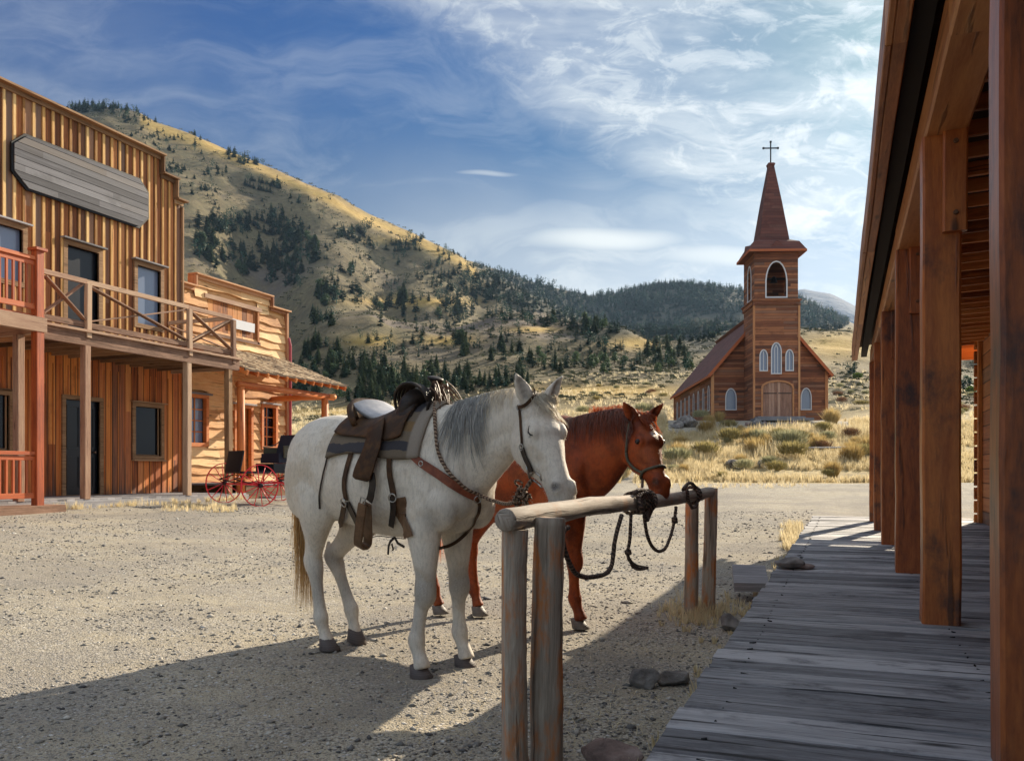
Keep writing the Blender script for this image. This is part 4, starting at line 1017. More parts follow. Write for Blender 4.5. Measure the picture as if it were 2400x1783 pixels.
for f_ in ((0, TF + g, 0),): lf = frame_on(f_, XF, ZF, 'belfry_arch', None, bel, .10, .04, .06, M['white_paint']); lf.parent = church
lf = frame_on((t0 + g + .003, 0, 0), (0, -1, 0), ZF, 'belfry_arch', None, bs, .10, .04, .06, M['white_paint']); lf.parent = church
bl = MB(); bl.tube([(TO + .25, tcy, BZ + 1.7), (TO + .25, tcy, BZ + 1.75), (TO + .25, tcy, BZ + 1.9), (TO + .25, tcy, BZ + 2.1), (TO + .25, tcy, BZ + 2.2)], [.30, .28, .21, .17, .06], 16); bl.beam((t0 + .2, tcy, BZ + 2.0), (t1 - .2, tcy, BZ + 2.0), .14, .14)
cb_(bl, 'bell', M['iron'], smooth=False)
fl = MB(); fl.box((TO, tcy, BZ + .06), (2 * TW - .4, 2 * TW - .4, .06)); cb_(fl, 'belfry_floor', M['belfry_dark'])
for s_ in tw_ws: lancet((0, TF, 0), XF, s_, church, M['glass_sky'], True)
df = frame_on((0, TF, 0), XF, ZF, 'door', None, door_s, .13, .05, .06, M['church_trim']); df.parent = church
for (a0, a1) in ((TO - dw + .09, TO + .075), (TO + .085, TO + dw + .07)):
    dl = MB(); n = 5
    for k in range(n):
        x0 = a0 + (a1 - a0) * k / n; x1 = a0 + (a1 - a0) * (k + 1) / n; xm = (x0 + x1) / 2
        hh = 2.35 + .50 * math.sqrt(max(0, 1 - ((xm - TO - .08) / dw) ** 2)); dl.box((xm, TF + .07, (hh + .14) / 2), (x1 - x0 - .012, .05, hh - .14), axis=2)
    dl.box(((a0 + a1) / 2, TF + .04, 1.95), (a1 - a0 - .1, .02, .07), axis=0, mi=1)
    o = dl.build('door_leaf', [M['church_door'], M['iron']]); o.parent = df
cr = MB()                                    # cornice roof: flared skirt below the spire
def ring(z, h): return [(TO - h, tcy - h, z), (TO + h, tcy - h, z), (TO + h, tcy + h, z), (TO - h, tcy + h, z)]
def skirt(mb, levels, mi=0):
    base = [mb.add(ring(z, h)) for z, h in levels]
    for k in range(len(levels) - 1):
        for i in range(4):
            j = (i + 1) % 4; mb.face([base[k] + i, base[k] + j, base[k + 1] + j, base[k + 1] + i], [(i * 3, levels[k][0]), (i * 3 + 2, levels[k][0]), (i * 3 + 2, levels[k + 1][0]), (i * 3, levels[k + 1][0])], .5, mi)
skirt(cr, [(TZ - .02, TW - .1), (TZ + .0, TW + .42), (TZ + .14, TW + .46), (TZ + .16, TW + .44), (TZ + .86, TW + .02), (TZ + 1.12, 1.22)])
# small cross gables over each face
for (dx, dy) in ((0, -1), (0, 1), (1, 0), (-1, 0)):
    c = Vector((TO + dx * (TW + .28), tcy + dy * (TW + .28), TZ + .2)); s_ = Vector((-dy, dx, 0)); i_ = Vector((TO + dx * 1.0, tcy + dy * 1.0, TZ + 1.12))
    q = cr.add([c - s_ * .75, c + s_ * .75, c + Vector((0, 0, .72)), i_ - s_ * .2, i_ + s_ * .2, i_])
    for fc in ([q, q + 1, q + 2], [q, q + 2, q + 5, q + 3], [q + 1, q + 4, q + 5, q + 2]): cr.face(fc, [(k * .5, k * .3) for k in range(len(fc))], .4)
cb_(cr, 'cornice_roof', M['roof_red'])
fe = MB(); h = TW + .475
for (x_, y_, sx, sy) in ((TO, tcy - h, 2 * h, .04), (TO, tcy + h, 2 * h, .04), (TO - h, tcy, .04, 2 * h - .1), (TO + h, tcy, .04, 2 * h - .1)): fe.box((x_, y_, TZ + .06), (sx, sy, .17))
cb_(fe, 'cornice_fascia', M['fascia'])
sp = MB(); skirt(sp, [(TZ + 1.02, 1.22), (TZ + 1.10, 1.17), (TZ + 4.2, .72), (TZ + 7.25, .23), (TZ + 7.45, .30), (TZ + 7.55, .22), (TZ + 7.6, .02)]); cb_(sp, 'spire', M['roof_red'])
cs = MB(); zc = TZ + 7.55; cs.box((TO, tcy, zc + .85), (.085, .085, 1.75)); cs.box((TO, tcy, zc + 1.22), (1.15, .08, .085)); 
for p in ((TO - .575, zc + 1.22), (TO + .575, zc + 1.22), (TO, zc + 1.72)): cs.box((p[0], tcy, p[1]), (.14, .12, .14))
cb_(cs, 'cross', M['iron'])
st = MB(); st.box((TO + .08, TF - .6, -.02), (3.6, 1.2, .2), axis=0); st.box((TO + .08, TF - 1.2, -.18), (4.4, 1.6, .2), axis=0); cb_(st, 'door_step', M['grey_wood'])

# ---------------------------------------------------------------- horses
def loft(mb, P, n=18, lat=(0, 1, 0), k=5, e=1.0):
    """closed tapering body through rows (x,y,z, half-width across, half-depth)"""
    S = spline(P, k); m = len(S); rows = []; lat = Vector(lat)
    for i in range(m):
        T = Vector(S[min(i + 1, m - 1)][:3]) - Vector(S[max(i - 1, 0)][:3]); T.normalize()
        A = (lat - T * lat.dot(T)).normalized(); B = T.cross(A); c = Vector(S[i][:3]); ra, rb = max(S[i][3], .004), max(S[i][4], .004)
        ring_ = []
        for j in range(n):
            a = 2 * math.pi * j / n; ca, sa = math.cos(a), math.sin(a)
            ca = math.copysign(abs(ca) ** e, ca); sa = math.copysign(abs(sa) ** e, sa)
            ring_.append(c + A * ra * ca + B * rb * sa)
        rows.append(mb.add(ring_))
    for i in range(m - 1):
        for j in range(n):
            q = (j + 1) % n; mb.face([rows[i] + j, rows[i] + q, rows[i + 1] + q, rows[i + 1] + j], [(0, 0)] * 4, 0)
    mb.face([rows[0] + j for j in reversed(range(n))], [(0, 0)] * n, 0); mb.face([rows[-1] + j for j in range(n)], [(0, 0)] * n, 0)
def blob(mb, c, r, rot=None, n=12):
    rows = []; c = Vector(c)
    for i in range(1, n):
        th = math.pi * i / n; ring_ = []
        for j in range(n * 2):
            ph = math.pi * j / n; p = Vector((r[0] * math.sin(th) * math.cos(ph), r[1] * math.sin(th) * math.sin(ph), r[2] * math.cos(th)))
            ring_.append(c + (rot @ p if rot else p))
        rows.append(mb.add(ring_))
    N = n * 2
    for i in range(len(rows) - 1):
        for j in range(N): q = (j + 1) % N; mb.face([rows[i] + j, rows[i + 1] + j, rows[i + 1] + q, rows[i] + q], [(0, 0)] * 4, 0)
    mb.face([rows[0] + j for j in range(N)], [(0, 0)] * N, 0); mb.face([rows[-1] + j for j in reversed(range(N))], [(0, 0)] * N, 0)

def make_body(parts_mb, voxel, smooth_it, sculpt=None):
    me = bpy.data.meshes.new('tmp'); me.from_pydata(parts_mb.v, [], parts_mb.f); o = bpy.data.objects.new('tmp', me); col.objects.link(o)
    m1 = o.modifiers.new('r', 'REMESH'); m1.mode = 'VOXEL'; m1.voxel_size = voxel
    m2 = o.modifiers.new('s', 'SMOOTH'); m2.factor = .5; m2.iterations = smooth_it
    dg = bpy.context.evaluated_depsgraph_get(); out = bpy.data.meshes.new_from_object(o.evaluated_get(dg))
    bpy.data.objects.remove(o); 
    if sculpt: sculpt(out)
    out.polygons.foreach_set('use_smooth', np.ones(len(out.polygons), dtype=bool)); out.update()
    return out

class Sculpt:
    """push the skin in or out around points (soft falloff along the normals)"""
    def __init__(s, me):
        s.me = me; n = len(me.vertices); s.co = np.empty(n * 3, dtype=np.float32); me.vertices.foreach_get('co', s.co); s.co = s.co.reshape(-1, 3)
        s.no = np.empty(n * 3, dtype=np.float32); me.vertex_normals.foreach_get('vector', s.no); s.no = s.no.reshape(-1, 3)
        s.mask = np.zeros(n, dtype=np.float32)
    def dent(s, c, r, depth, face=None):
        d = (s.co - np.array(c, dtype=np.float32)) / np.array(r, dtype=np.float32); q = np.exp(-(d ** 2).sum(1) * 1.5)
        if face is not None: q = q * np.clip((s.no @ np.array(face, dtype=np.float32)) * 2, 0, 1)
        s.co += s.no * (depth * q)[:, None]
    def line(s, pts, r, depth):
        P_ = spline(pts, 5); best = np.full(len(s.co), 9.0, dtype=np.float32)
        for p in P_: best = np.minimum(best, ((s.co - p.astype(np.float32)) ** 2).sum(1))
        s.co += s.no * (depth * np.exp(-best / (r * r)))[:, None]
    def dark(s, c, r, amt=1.0):
        d = (s.co - np.array(c, dtype=np.float32)) / np.array(r, dtype=np.float32); s.mask = np.maximum(s.mask, amt * np.exp(-(d ** 2).sum(1) ** 1.5))
    def done(s):
        s.me.vertices.foreach_set('co', s.co.ravel()); a = s.me.attributes.new('dark', 'FLOAT', 'POINT'); a.data.foreach_set('value', s.mask)

def head_frame(poll, yaw, pitch, roll=0.0):
    """x along the face towards the nose, y to the horse's left, z out of the forehead"""
    hd = Matrix.Rotation(yaw, 3, 'Z'); f = hd @ Vector((math.cos(pitch), 0, -math.sin(pitch))); l = hd @ Vector((0, 1, 0)); up = f.cross(l)
    l = Matrix.Rotation(roll, 3, f) @ l; up = Matrix.Rotation(roll, 3, f) @ up
    return Matrix(((f.x, l.x, up.x), (f.y, l.y, up.y), (f.z, l.z, up.z))), Vector(poll)

LIMB = 1.10
def horse_mesh(neck, legs, poll, yaw, pitch, torso_dx=0.0, headlen=.60, earspread=.0, lean=0.0, roll=0.0, hs=1.0, lx=1.0):
    mb = MB()
    T = [(-.84, 0, 1.16, .05, .07), (-.822, 0, 1.165, .13, .16), (-.765, 0, 1.18, .210, .250), (-.645, 0, 1.208, .264, .312), (-.50, 0, 1.205, .283, .338), (-.34, 0, 1.175, .280, .345), (-.18, 0, 1.150, .298, .340),
         (0.0, 0, 1.125, .315, .350), (.16, 0, 1.130, .315, .365), (.32, 0, 1.155, .292, .385), (.45, 0, 1.185, .245, .378), (.56, 0, 1.175, .222, .352), (.67, 0, 1.135, .205, .285), (.76, 0, 1.10, .175, .215), (.81, 0, 1.09, .10, .12), (.825, 0, 1.09, .03, .04)]
    loft(mb, T, 28, k=3)
    loft(mb, neck, 22, k=4)
    # haunch, shoulder and chest muscle
    for s in (-1, 1):
        blob(mb, (-.60, s * .155, 1.14), (.215, .125, .30), Matrix.Rotation(R(12), 3, 'Y'))
        blob(mb, (-.755, s * .115, 1.08), (.105, .10, .22))
        blob(mb, (.50, s * .155, 1.10), (.15, .085, .29), Matrix.Rotation(R(-22), 3, 'Y'))
        blob(mb, (.62, s * .145, .97), (.14, .085, .14))
        blob(mb, (.715, s * .085, 1.03), (.085, .085, .135))
    blob(mb, (.40, 0, 1.47), (.20, .075, .09)); blob(mb, (-.50, 0, 1.455), (.26, .15, .075))
    blob(mb, (.52, 0, .90), (.20, .13, .10))
    for lg_ in legs: loft(mb, [(*q[:3], q[3] * LIMB, q[4] * LIMB) for q in lg_], 16, k=4)
    for lg_ in legs:
        kx = min(lg_, key=lambda q: abs(q[2] - (.49 if lg_[0][0] > 0 else .58)))
        if lg_[0][0] > 0: blob(mb, (kx[0] + .030, kx[1], .488), (.024, .040, .050)); blob(mb, (kx[0] - .040, kx[1], .505), (.018, .020, .030)); blob(mb, (lg_[-5][0] - .030, lg_[-5][1], lg_[-5][2] - .004), (.020, .026, .028))
        else: blob(mb, (kx[0] - .050, kx[1], kx[2] + .045), (.020, .020, .055)); blob(mb, (kx[0] + .03, kx[1], kx[2] + .0), (.022, .040, .045)); blob(mb, (lg_[-4][0] - .030, lg_[-4][1], lg_[-4][2] - .004), (.020, .026, .028))
    # head
    B, p0 = head_frame(poll, yaw, pitch, roll); k = headlen / .60 * hs
    def hp(x, y, z): return p0 + B @ (Vector((x * lx if x > 0 else x, y, z)) * k)
    lat = B @ Vector((0, 1, 0))
    H_ = [(-.055, .0, -.055, .045, .05), (-.035, 0, -.055, .068, .078), (.03, 0, -.062, .082, .098), (.10, 0, -.078, .098, .122), (.17, 0, -.092, .107, .142), (.24, 0, -.094, .100, .138), (.31, 0, -.080, .082, .112),
          (.38, 0, -.068, .064, .088), (.45, 0, -.062, .055, .074), (.52, 0, -.062, .055, .068), (.565, 0, -.064, .056, .062), (.60, 0, -.068, .048, .050), (.622, 0, -.072, .028, .030)]
    loft(mb, [(*hp(a, b, c), ra * k, rb * k) for a, b, c, ra, rb in H_], 20, lat=lat, k=4, e=.88)
    loft(mb, [(*hp(a, b, c), ra * k, rb * k) for a, b, c, ra, rb in [(.02, 0, -.10, .05, .05), (.10, 0, -.165, .062, .06), (.20, 0, -.185, .060, .058), (.30, 0, -.155, .040, .036), (.42, 0, -.118, .030, .030), (.52, 0, -.118, .033, .032), (.575, 0, -.122, .034, .028), (.60, 0, -.118, .02, .018)]], 14, lat=lat, k=4)
    for s in (-1, 1):
        blob(mb, hp(.155, s * .052, -.150), [q * k for q in (.100, .050, .092)], B)      # cheek
        blob(mb, hp(.182, s * .072, .004), [q * k for q in (.050, .026, .032)], B)      # brow
        blob(mb, hp(.30, s * .066, -.070), [q * k for q in (.085, .014, .014)], B)       # cheek crest
        blob(mb, hp(.515, s * .040, -.022), [q * k for q in (.042, .026, .034)], B)      # nostril wing
        # ears: pricked cones leaning outwards
        e0 = hp(-.005, s * .050, .002); dirE = (B @ Vector((-.62, s * (.40 + earspread), .62))).normalized(); lt = (B @ Vector((.30, s * -.75, .55))).normalized()
        fr = B @ Vector((.75, s * .2, .5)); sd = dirE.cross(fr).normalized()
        loft(mb, [(*(e0 + dirE * (t * k)), wv * k, dv * k) for t, wv, dv in ((-.03, .026, .028), (.012, .036, .030), (.048, .042, .025), (.080, .037, .018), (.115, .024, .012), (.142, .010, .008), (.152, .004, .004))], 12, lat=sd, k=4)
    return mb, hp, B, k

def leg_front(x, y, dx=0.0, dz=0.0, hoof=(0, 0), kn=0.0):
    hx, hy = hoof
    return [(x - .06, y * .80, 1.14, .075, .13), (x - .01, y * .90, 1.00, .085, .125), (x, y, .88, .086, .112), (x + .012, y, .77, .074, .095), (x + .018, y, .66, .060, .074), (x + .022 + kn, y, .57, .050, .060), (x + .028 + kn, y + hy * .3, .505, .054, .062), (x + .028 + kn, y + hy * .35, .455, .053, .059),
            (x + .015 + kn + hx * .3, y + hy * .5, .405, .038, .043), (x + .01 + hx * .5, y + hy * .7, .33, .032, .038), (x + .008 + hx * .7, y + hy * .85, .265, .033, .042), (x + .008 + hx * .85, y + hy, .210, .042, .051), (x + .024 + hx * .95, y + hy, .155, .035, .038), (x + .042 + hx, y + hy, .115, .036, .038), (x + .056 + hx, y + hy, .075, .044, .046), (x + .062 + hx, y + hy, .055, .044, .046)]
def leg_hind(hip, stifle, hock, fet, toe, s):
    """each joint (x,y,z)"""
    H_, S_, K_, F_, T_ = [np.array(q, dtype=float) for q in (hip, stifle, hock, fet, toe)]
    def L(a, b, t): return a * (1 - t) + b * t
    rows = [(*H_, .11, .20), (*L(H_, S_, .5), .122, .195), (*S_, .108, .165), (*L(S_, K_, .32), .082, .120), (*L(S_, K_, .62), .056, .075), (*(L(S_, K_, .85) + [-.012, 0, 0]), .047, .062), (*(K_ + [-.012, 0, .01]), .052, .068), (*L(K_, F_, .16), .047, .056), (*L(K_, F_, .35), .036, .043), (*L(K_, F_, .62), .032, .039), (*L(K_, F_, .85), .035, .043), (*F_, .043, .052), (*L(F_, T_, .4), .032, .036), (*L(F_, T_, .75), .037, .040), (*T_, .044, .046)]
    return rows
def hoof_mesh(parent, c, dirx, m, tilt=0.0, size=1.0):
    mb = MB(); c = Vector(c); fx = Vector((math.cos(dirx), math.sin(dirx), 0)); fy = Vector((-fx.y, fx.x, 0)); rows = []
    rt = Matrix.Rotation(tilt, 3, fy)
    for z, r, off in ((.074, .038, -.032), (.068, .045, -.029), (.040, .053, -.012), (.0, .066, .012), (-.004, .060, .010)):
        rows.append(mb.add([c + rt @ (fx * (off + r * 1.08 * math.cos(a) * size * (1.08 if math.cos(a) > 0 else .86)) + fy * (r * size * math.sin(a)) + Vector((0, 0, z * (1 if math.cos(a) > -.3 else .92)))) for a in [2 * math.pi * j / 20 for j in range(20)]]))
    for i in range(4):
        for j in range(20): q = (j + 1) % 20; mb.face([rows[i] + j, rows[i + 1] + j, rows[i + 1] + q, rows[i] + q], [(0, i * .03), (0, i * .03 + .03), (.01, i * .03 + .03), (.01, i * .03)], .5)
    mb.face([rows[0] + j for j in range(20)], [(0, 0)] * 20, 0); mb.face([rows[4] + j for j in reversed(range(20))], [(0, 0)] * 20, 0)
    return mb.build('hoof', m, parent, smooth=True)

def coat(name, base, shade, darkc, nz_amt=.5, sheen=.25, sheen_c=(1, .95, .9), fur=1.0, rough=.62, stain=((.42, .30, .17), .35)):
    def fn(t):
        oc = t.n('ShaderNodeTexCoord').outputs['Object']
        dk = t.n('ShaderNodeAttribute', {'attribute_name': 'dark'}).outputs['Fac']
        n = t.noise(oc, 5.5, 6, .62); dap = t.noise(oc, 17, 4, .6, .6); sp = t.noise(oc, 95, 3, .7)
        c = t.mix(t.m('MULTIPLY', t.smooth(n, .42, .68), nz_amt), base, shade)
        c = t.mix(t.m('MULTIPLY', t.smooth(dap, .48, .66), nz_amt * .45), c, shade)
        c = t.mix(t.m('MULTIPLY', t.smooth(sp, .52, .72), .14), c, darkc)
        c = t.mix(t.m('MULTIPLY', dk, .92), c, darkc)
        fz = t.noise(t.scalev(oc, (60, 60, 22)), 4.0, 4, .7)
        stn = t.noise(t.scalev(oc, (2.2, 2.2, 3.0), (3, 1, 2)), 1.6, 5, .65)
        c = t.mix(t.m('MULTIPLY', t.smooth(stn, .50, .66), stain[1]), c, stain[0])
        hs_ = t.noise(t.scalev(oc, (26, 26, 7)), 3.0, 5, .7)
        c = t.mix(t.m('MULTIPLY', t.smooth(hs_, .46, .64), .20), c, darkc)
        t.surf(c, rough, t.m('ADD', t.m('MULTIPLY', fz, 1.0), t.m('MULTIPLY', n, 4.0)), .35 * fur, .0035, Sheen_Weight=sheen, Sheen_Roughness=.3, Sheen_Tint=(*sheen_c, 1), Specular_IOR_Level=.25)
    return material(name, fn)
M['coat_white'] = coat('flea_bitten_grey_coat', (.74, .675, .58), (.56, .51, .45), (.075, .068, .070), .38, .16)
M['coat_red'] = coat('chestnut_coat', (.27, .050, .010), (.10, .018, .005), (.030, .011, .008), .95, .10, (1, .5, .25), 1.0, .50, ((.34, .085, .02), .5))
def hairm(name, c1, c2, sheen=.5, trans=.25):
    def fn(t):
        rnd = t.n('ShaderNodeAttribute', {'attribute_name': 'rnd'}).outputs['Fac']
        c = t.mix(rnd, c1, c2)
        p = t.n('ShaderNodeBsdfPrincipled'); t.put(p.inputs['Base Color'], c); t.put(p.inputs['Roughness'], .45); t.put(p.inputs['Sheen Weight'], sheen)
        tr = t.n('ShaderNodeBsdfTranslucent'); t.put(tr.inputs['Color'], c)
        mx_ = t.n('ShaderNodeMixShader', None, _0=trans, _1=p.outputs[0], _2=tr.outputs[0])
        o = t.n('ShaderNodeOutputMaterial'); t.t.links.new(mx_.outputs[0], o.inputs[0])
    return material(name, fn)
M['mane_grey'] = hairm('steel_grey_mane', (.17, .175, .18), (.52, .51, .48))
M['hair_pale'] = hairm('pale_forelock', (.58, .50, .38), (.80, .74, .62), .5, .4)
M['tail_gold'] = hairm('yellowed_tail', (.36, .19, .06), (.74, .50, .20), .4, .45)
M['hair_red'] = hairm('chestnut_mane', (.30, .055, .014), (.55, .13, .025), .6, .55)
M['hair_dkred'] = hairm('dark_chestnut_mane', (.07, .018, .008), (.22, .045, .014), .4, .3)
M['fuzz_white'] = hairm('white_guard_hair', (.50, .47, .43), (.72, .68, .62), .3, .45)
M['fuzz_red'] = hairm('red_guard_hair', (.30, .060, .013), (.48, .11, .02), .3, .5)
M['hoof_dark'] = wood('dark_hoof', (.045, .038, .038), (.11, .092, .09), (.18, .15, .13), .6, 40, 0, .2)
M['hoof_pale'] = wood('pale_hoof', (.07, .062, .058), (.16, .14, .125), (.26, .23, .20), .55, 40, 0, .2)

class Skin:
    """nearest-surface queries on a finished body, in the horse's own space"""
    def __init__(s, me, root):
        s.bvh = BVHTree.FromPolygons([v.co.copy() for v in me.vertices], [tuple(p.vertices) for p in me.polygons]); s.M = Matrix.Translation(root.location) @ Matrix.Rotation(root.rotation_euler.z, 4, 'Z'); s.Mi = s.M.inverted()
    def photo(s, x, y, off=.006):
        """surface point seen at a photo position"""
        o = s.Mi @ Vector((0, 0, EYE)); d = ((s.Mi @ W(x, y, 1.0)) - o).normalized()
        h = s.bvh.ray_cast(o, d)
        if h[0] is None:
            best = None
            for k in range(120):
                p = o + d * (3.2 + k * .035); q = s.bvh.find_nearest(p)
                if q[0] is not None and (best is None or q[3] < best[3]): best = q
            return best[0] + best[1] * off, best[1]
        return h[0] + h[1] * off, h[1]
    def path(s, pts, k=6, off=.006, smooth=3):
        S = spline(pts, k); Q = [s.photo(a, b, off) for a, b in S]; P_ = [q[0] for q in Q]; N_ = [q[1] for q in Q]
        for _ in range(smooth):
            P_ = [P_[0]] + [(P_[i - 1] + P_[i] * 2 + P_[i + 1]) / 4 for i in range(1, len(P_) - 1)] + [P_[-1]]
            N_ = [N_[0]] + [(N_[i - 1] + N_[i] * 2 + N_[i + 1]).normalized() for i in range(1, len(N_) - 1)] + [N_[-1]]
        out = []
        for p, n in zip(P_, N_):
            q = s.bvh.find_nearest(p)
            if (p - q[0]).dot(q[1]) < off: p = q[0] + q[1] * off
            out.append(p)
        return out, N_
def strands(name, roots, paths, width, mat, parent, seg=6):
    """paths: list of point lists; builds thin tapering ribbons"""
    V = []; F = []; Rn = []
    for P_ in paths:
        n = len(P_); b = len(V); r = random.random(); side = Vector((random.uniform(-1, 1), random.uniform(-1, 1), random.uniform(-.2, .2))).normalized()
        for i, p in enumerate(P_):
            w_ = width * (1 - (i / (n - 1)) ** 2 * .85) * .5; V.append(p - side * w_); V.append(p + side * w_)
        for i in range(n - 1): F.append((b + 2 * i, b + 2 * i + 1, b + 2 * i + 3, b + 2 * i + 2)); Rn.append(r)
    return raw_mesh(name, [tuple(v) for v in V], F, mat, parent, smooth=False, attrs={'rnd': ('FACE', Rn)})
def fuzz(me, n, length, width, mat, parent, zmin=.15, sel=None):
    """short guard hairs so the outline is not razor sharp"""
    me.calc_loop_triangles(); tr = me.loop_triangles; vs = me.vertices; idx = np.random.randint(0, len(tr), n)
    V = []; F = []; Rn = []
    for i in idx:
        t = tr[int(i)]; a, b = random.random(), random.random()
        if a + b > 1: a, b = 1 - a, 1 - b
        p0, p1, p2 = [vs[k].co for k in t.vertices]; p = p0 + (p1 - p0) * a + (p2 - p0) * b
        if p.z < zmin: continue
        nn = t.normal; d = (nn * .55 + Vector((-.35, 0, -.75)) + Vector([random.uniform(-.3, .3) for _ in range(3)])).normalized(); L = length * random.uniform(.5, 1.2)
        sd = nn.cross(d).normalized() * width * .5; k = len(V); V += [p - sd, p + sd, p + d * L + nn * L * .2]; F.append((k, k + 1, k + 2)); Rn.append(random.random())
    return raw_mesh('hair', [tuple(v) for v in V], F, mat, parent, attrs={'rnd': ('FACE', Rn)})

def head_sculpt(S, hp, B, k, closed=True, nose_dark=1.0):
    for s in (-1, 1):
        lf = tuple(B @ Vector((0, s, 0)))
        S.dent(hp(.190, s * .086, .000), [.020 * k] * 3, -.010 * k, lf); S.dent(hp(.193, s * .086, .006), (.016 * k,) * 3, .012 * k)
        S.line([hp(.166, s * .088, .002), hp(.190, s * .094, -.012), hp(.218, s * .084, -.004)], .004 * k, -.008 * k)
        S.line([hp(.168, s * .078, .018), hp(.190, s * .080, .026), hp(.214, s * .076, .016)], .005 * k, -.004 * k)
        S.dent(hp(.085, s * .070, -.020), [.028 * k] * 3, -.012 * k)
        nf = tuple((B @ Vector((.25, s * .75, .6))).normalized()); S.dent(hp(.518, s * .052, -.014), (.024 * k, .016 * k, .018 * k), -.024 * k, nf); S.dark(hp(.518, s * .052, -.012), (.032 * k, .024 * k, .026 * k), 1.0)
        S.line([hp(.615, s * .028, -.105), hp(.580, s * .052, -.100), hp(.53, s * .058, -.097), hp(.49, s * .056, -.092)], .006 * k, -.010 * k)
        S.dark(hp(.545, s * .058, -.098), (.045 * k, .02 * k, .012 * k), .5)
        S.dent(hp(.22, s * .100, -.13), [.05 * k] * 3, .004 * k, lf)
        S.dent(hp(.36, s * .075, -.04), [.05 * k] * 3, -.008 * k, lf)
        S.dent(hp(.255, s * .10, -.105), [.03 * k] * 3, -.004 * k, lf)
        e0 = hp(-.005, s * .050, .002); dE = (B @ Vector((-.62, s * .40, .62))).normalized(); fr = (B @ Vector((.75, s * .45, .5))).normalized()
        for t in (.03, .055, .08, .105): S.dent(e0 + dE * (t * k) + fr * .02, [.020 * k] * 3, -.017 * k, tuple(fr)); S.dark(e0 + dE * (t * k) + fr * .016, [.018 * k] * 3, .65)
    S.dark(hp(.56, 0, -.06), (.12 * k, .10 * k, .11 * k), .50 * nose_dark)
    S.dark(hp(.60, 0, -.07), (.11 * k, .085 * k, .085 * k), .62 * nose_dark)

# ---- the white horse
WH = thing('horse', 'saddled white horse dozing with its head low over the hitching rail', 'horse', (-2.65, 4.67, 0.0), R(-20))
neckW = [(.36, 0, 1.24, .160, .31), (.54, 0, 1.245, .175, .325), (.68, -.004, 1.285, .152, .292), (.82, -.012, 1.345, .126, .248), (.96, -.020, 1.405, .106, .204), (1.09, -.036, 1.455, .087, .156), (1.19, -.050, 1.465, .082, .128), (1.26, -.060, 1.46, .074, .09)]
pollW = (1.262, -.062, 1.525)
legsW = [leg_front(.505, -.165, hoof=(-.035, -.03)), leg_front(.455, .145, hoof=(.02, .01)),
         leg_hind((-.60, -.12, 1.18), (-.50, -.165, .96), (-.585, -.125, .575), (-.52, -.12, .215), (-.46, -.115, .065), -1),
         leg_hind((-.60, .12, 1.18), (-.40, .165, .92), (-.725, .14, .58), (-.535, .14, .235), (-.49, .14, .065), 1)]
mb, hpW, BW, kW = horse_mesh(neckW, legsW, pollW, R(-22), R(55), headlen=.66, lx=.91, earspread=.12)
for sy in (-1,):   # rear point of hock
    pass
def sculptW(me):
    S = Sculpt(me); head_sculpt(S, hpW, BW, kW)
    for c, r, a in (((.53, -.165, .50), (.08, .08, .10), .55), ((.50, .15, .50), (.08, .08, .10), .40), ((.50, -.18, .30), (.06, .06, .14), .22), ((-.54, -.12, .42), (.06, .06, .16), .30), ((-.72, .14, .56), (.07, .07, .08), .45), ((-.6, .14, .36), (.07, .07, .12), .25), ((.70, -.12, .95), (.10, .08, .08), .38), ((.62, -.20, .92), (.07, .05, .07), .3), ((.62, 0, .86), (.1, .14, .06), .3)):
        S.dark(c, tuple(q * 1.15 for q in r), min(.85, a * 1.5))
    for lx_, ly_ in ((.52, -.165), (.49, .15)):
        for sgn in (-1, 1): S.line([(lx_ - .008, ly_ + sgn * .036, .40), (lx_ - .010, ly_ + sgn * .036, .33), (lx_ - .012, ly_ + sgn * .036, .27)], .010, -.006)
    S.line([(.30, -.29, 1.30), (.34, -.29, 1.15), (.44, -.25, 1.0)], .03, -.007); S.line([(-.46, -.28, 1.32), (-.44, -.28, 1.18), (-.48, -.26, 1.03)], .03, -.008); S.line([(-.70, -.24, 1.30), (-.74, -.23, 1.12), (-.70, -.2, .92)], .028, -.008)
    S.line([(.90, -.13, 1.28), (.98, -.12, 1.33), (1.08, -.11, 1.37)], .03, -.008); S.line([(.62, -.20, 1.12), (.70, -.18, 1.06), (.74, -.12, 1.0)], .018, .005)
    # soft anatomy: elbow fold, flank hollow, shoulder line, ribs to stifle
    S.dent((.40, -.25, .93), (.06, .05, .09), -.016); S.dent((-.36, -.27, 1.20), (.10, .06, .12), -.014); S.dent((-.36, .27, 1.20), (.10, .06, .12), -.014)
    S.line([(.36, -.24, 1.42), (.46, -.26, 1.22), (.62, -.2, 1.08)], .035, -.006); S.line([(.72, -.15, 1.20), (.60, -.2, 1.30), (.50, -.17, 1.46)], .04, -.008)
    S.line([(.79, 0, 1.12), (.79, 0, .96)], .025, -.012)
    for i in range(6): S.dent((random.uniform(-.2, .3), -.3, random.uniform(.95, 1.3)), (.1, .05, .1), random.uniform(-.004, .004))
    S.done()
meW = make_body(mb, .0095, 6, sculptW); meW.materials.append(M['coat_white'])
oW = bpy.data.objects.new('body', meW); col.objects.link(oW); oW.parent = WH
skW = Skin(meW, WH)
for c, d, ti, mt in (((.505 + .045 - .035, -.195, .004), -.12, 0, 'hoof_dark'), ((.455 + .045 + .02, .155, .004), -.03, 0, 'hoof_dark'), ((-.445, -.115, .022), -.1, 0, 'hoof_dark'), ((-.49, .14, .035), 0, R(16), 'hoof_dark')):
    hoof_mesh(WH, c, d, M[mt], ti, 1.02)
fuzz(meW, 42000, .011, .0011, M['fuzz_white'], WH)
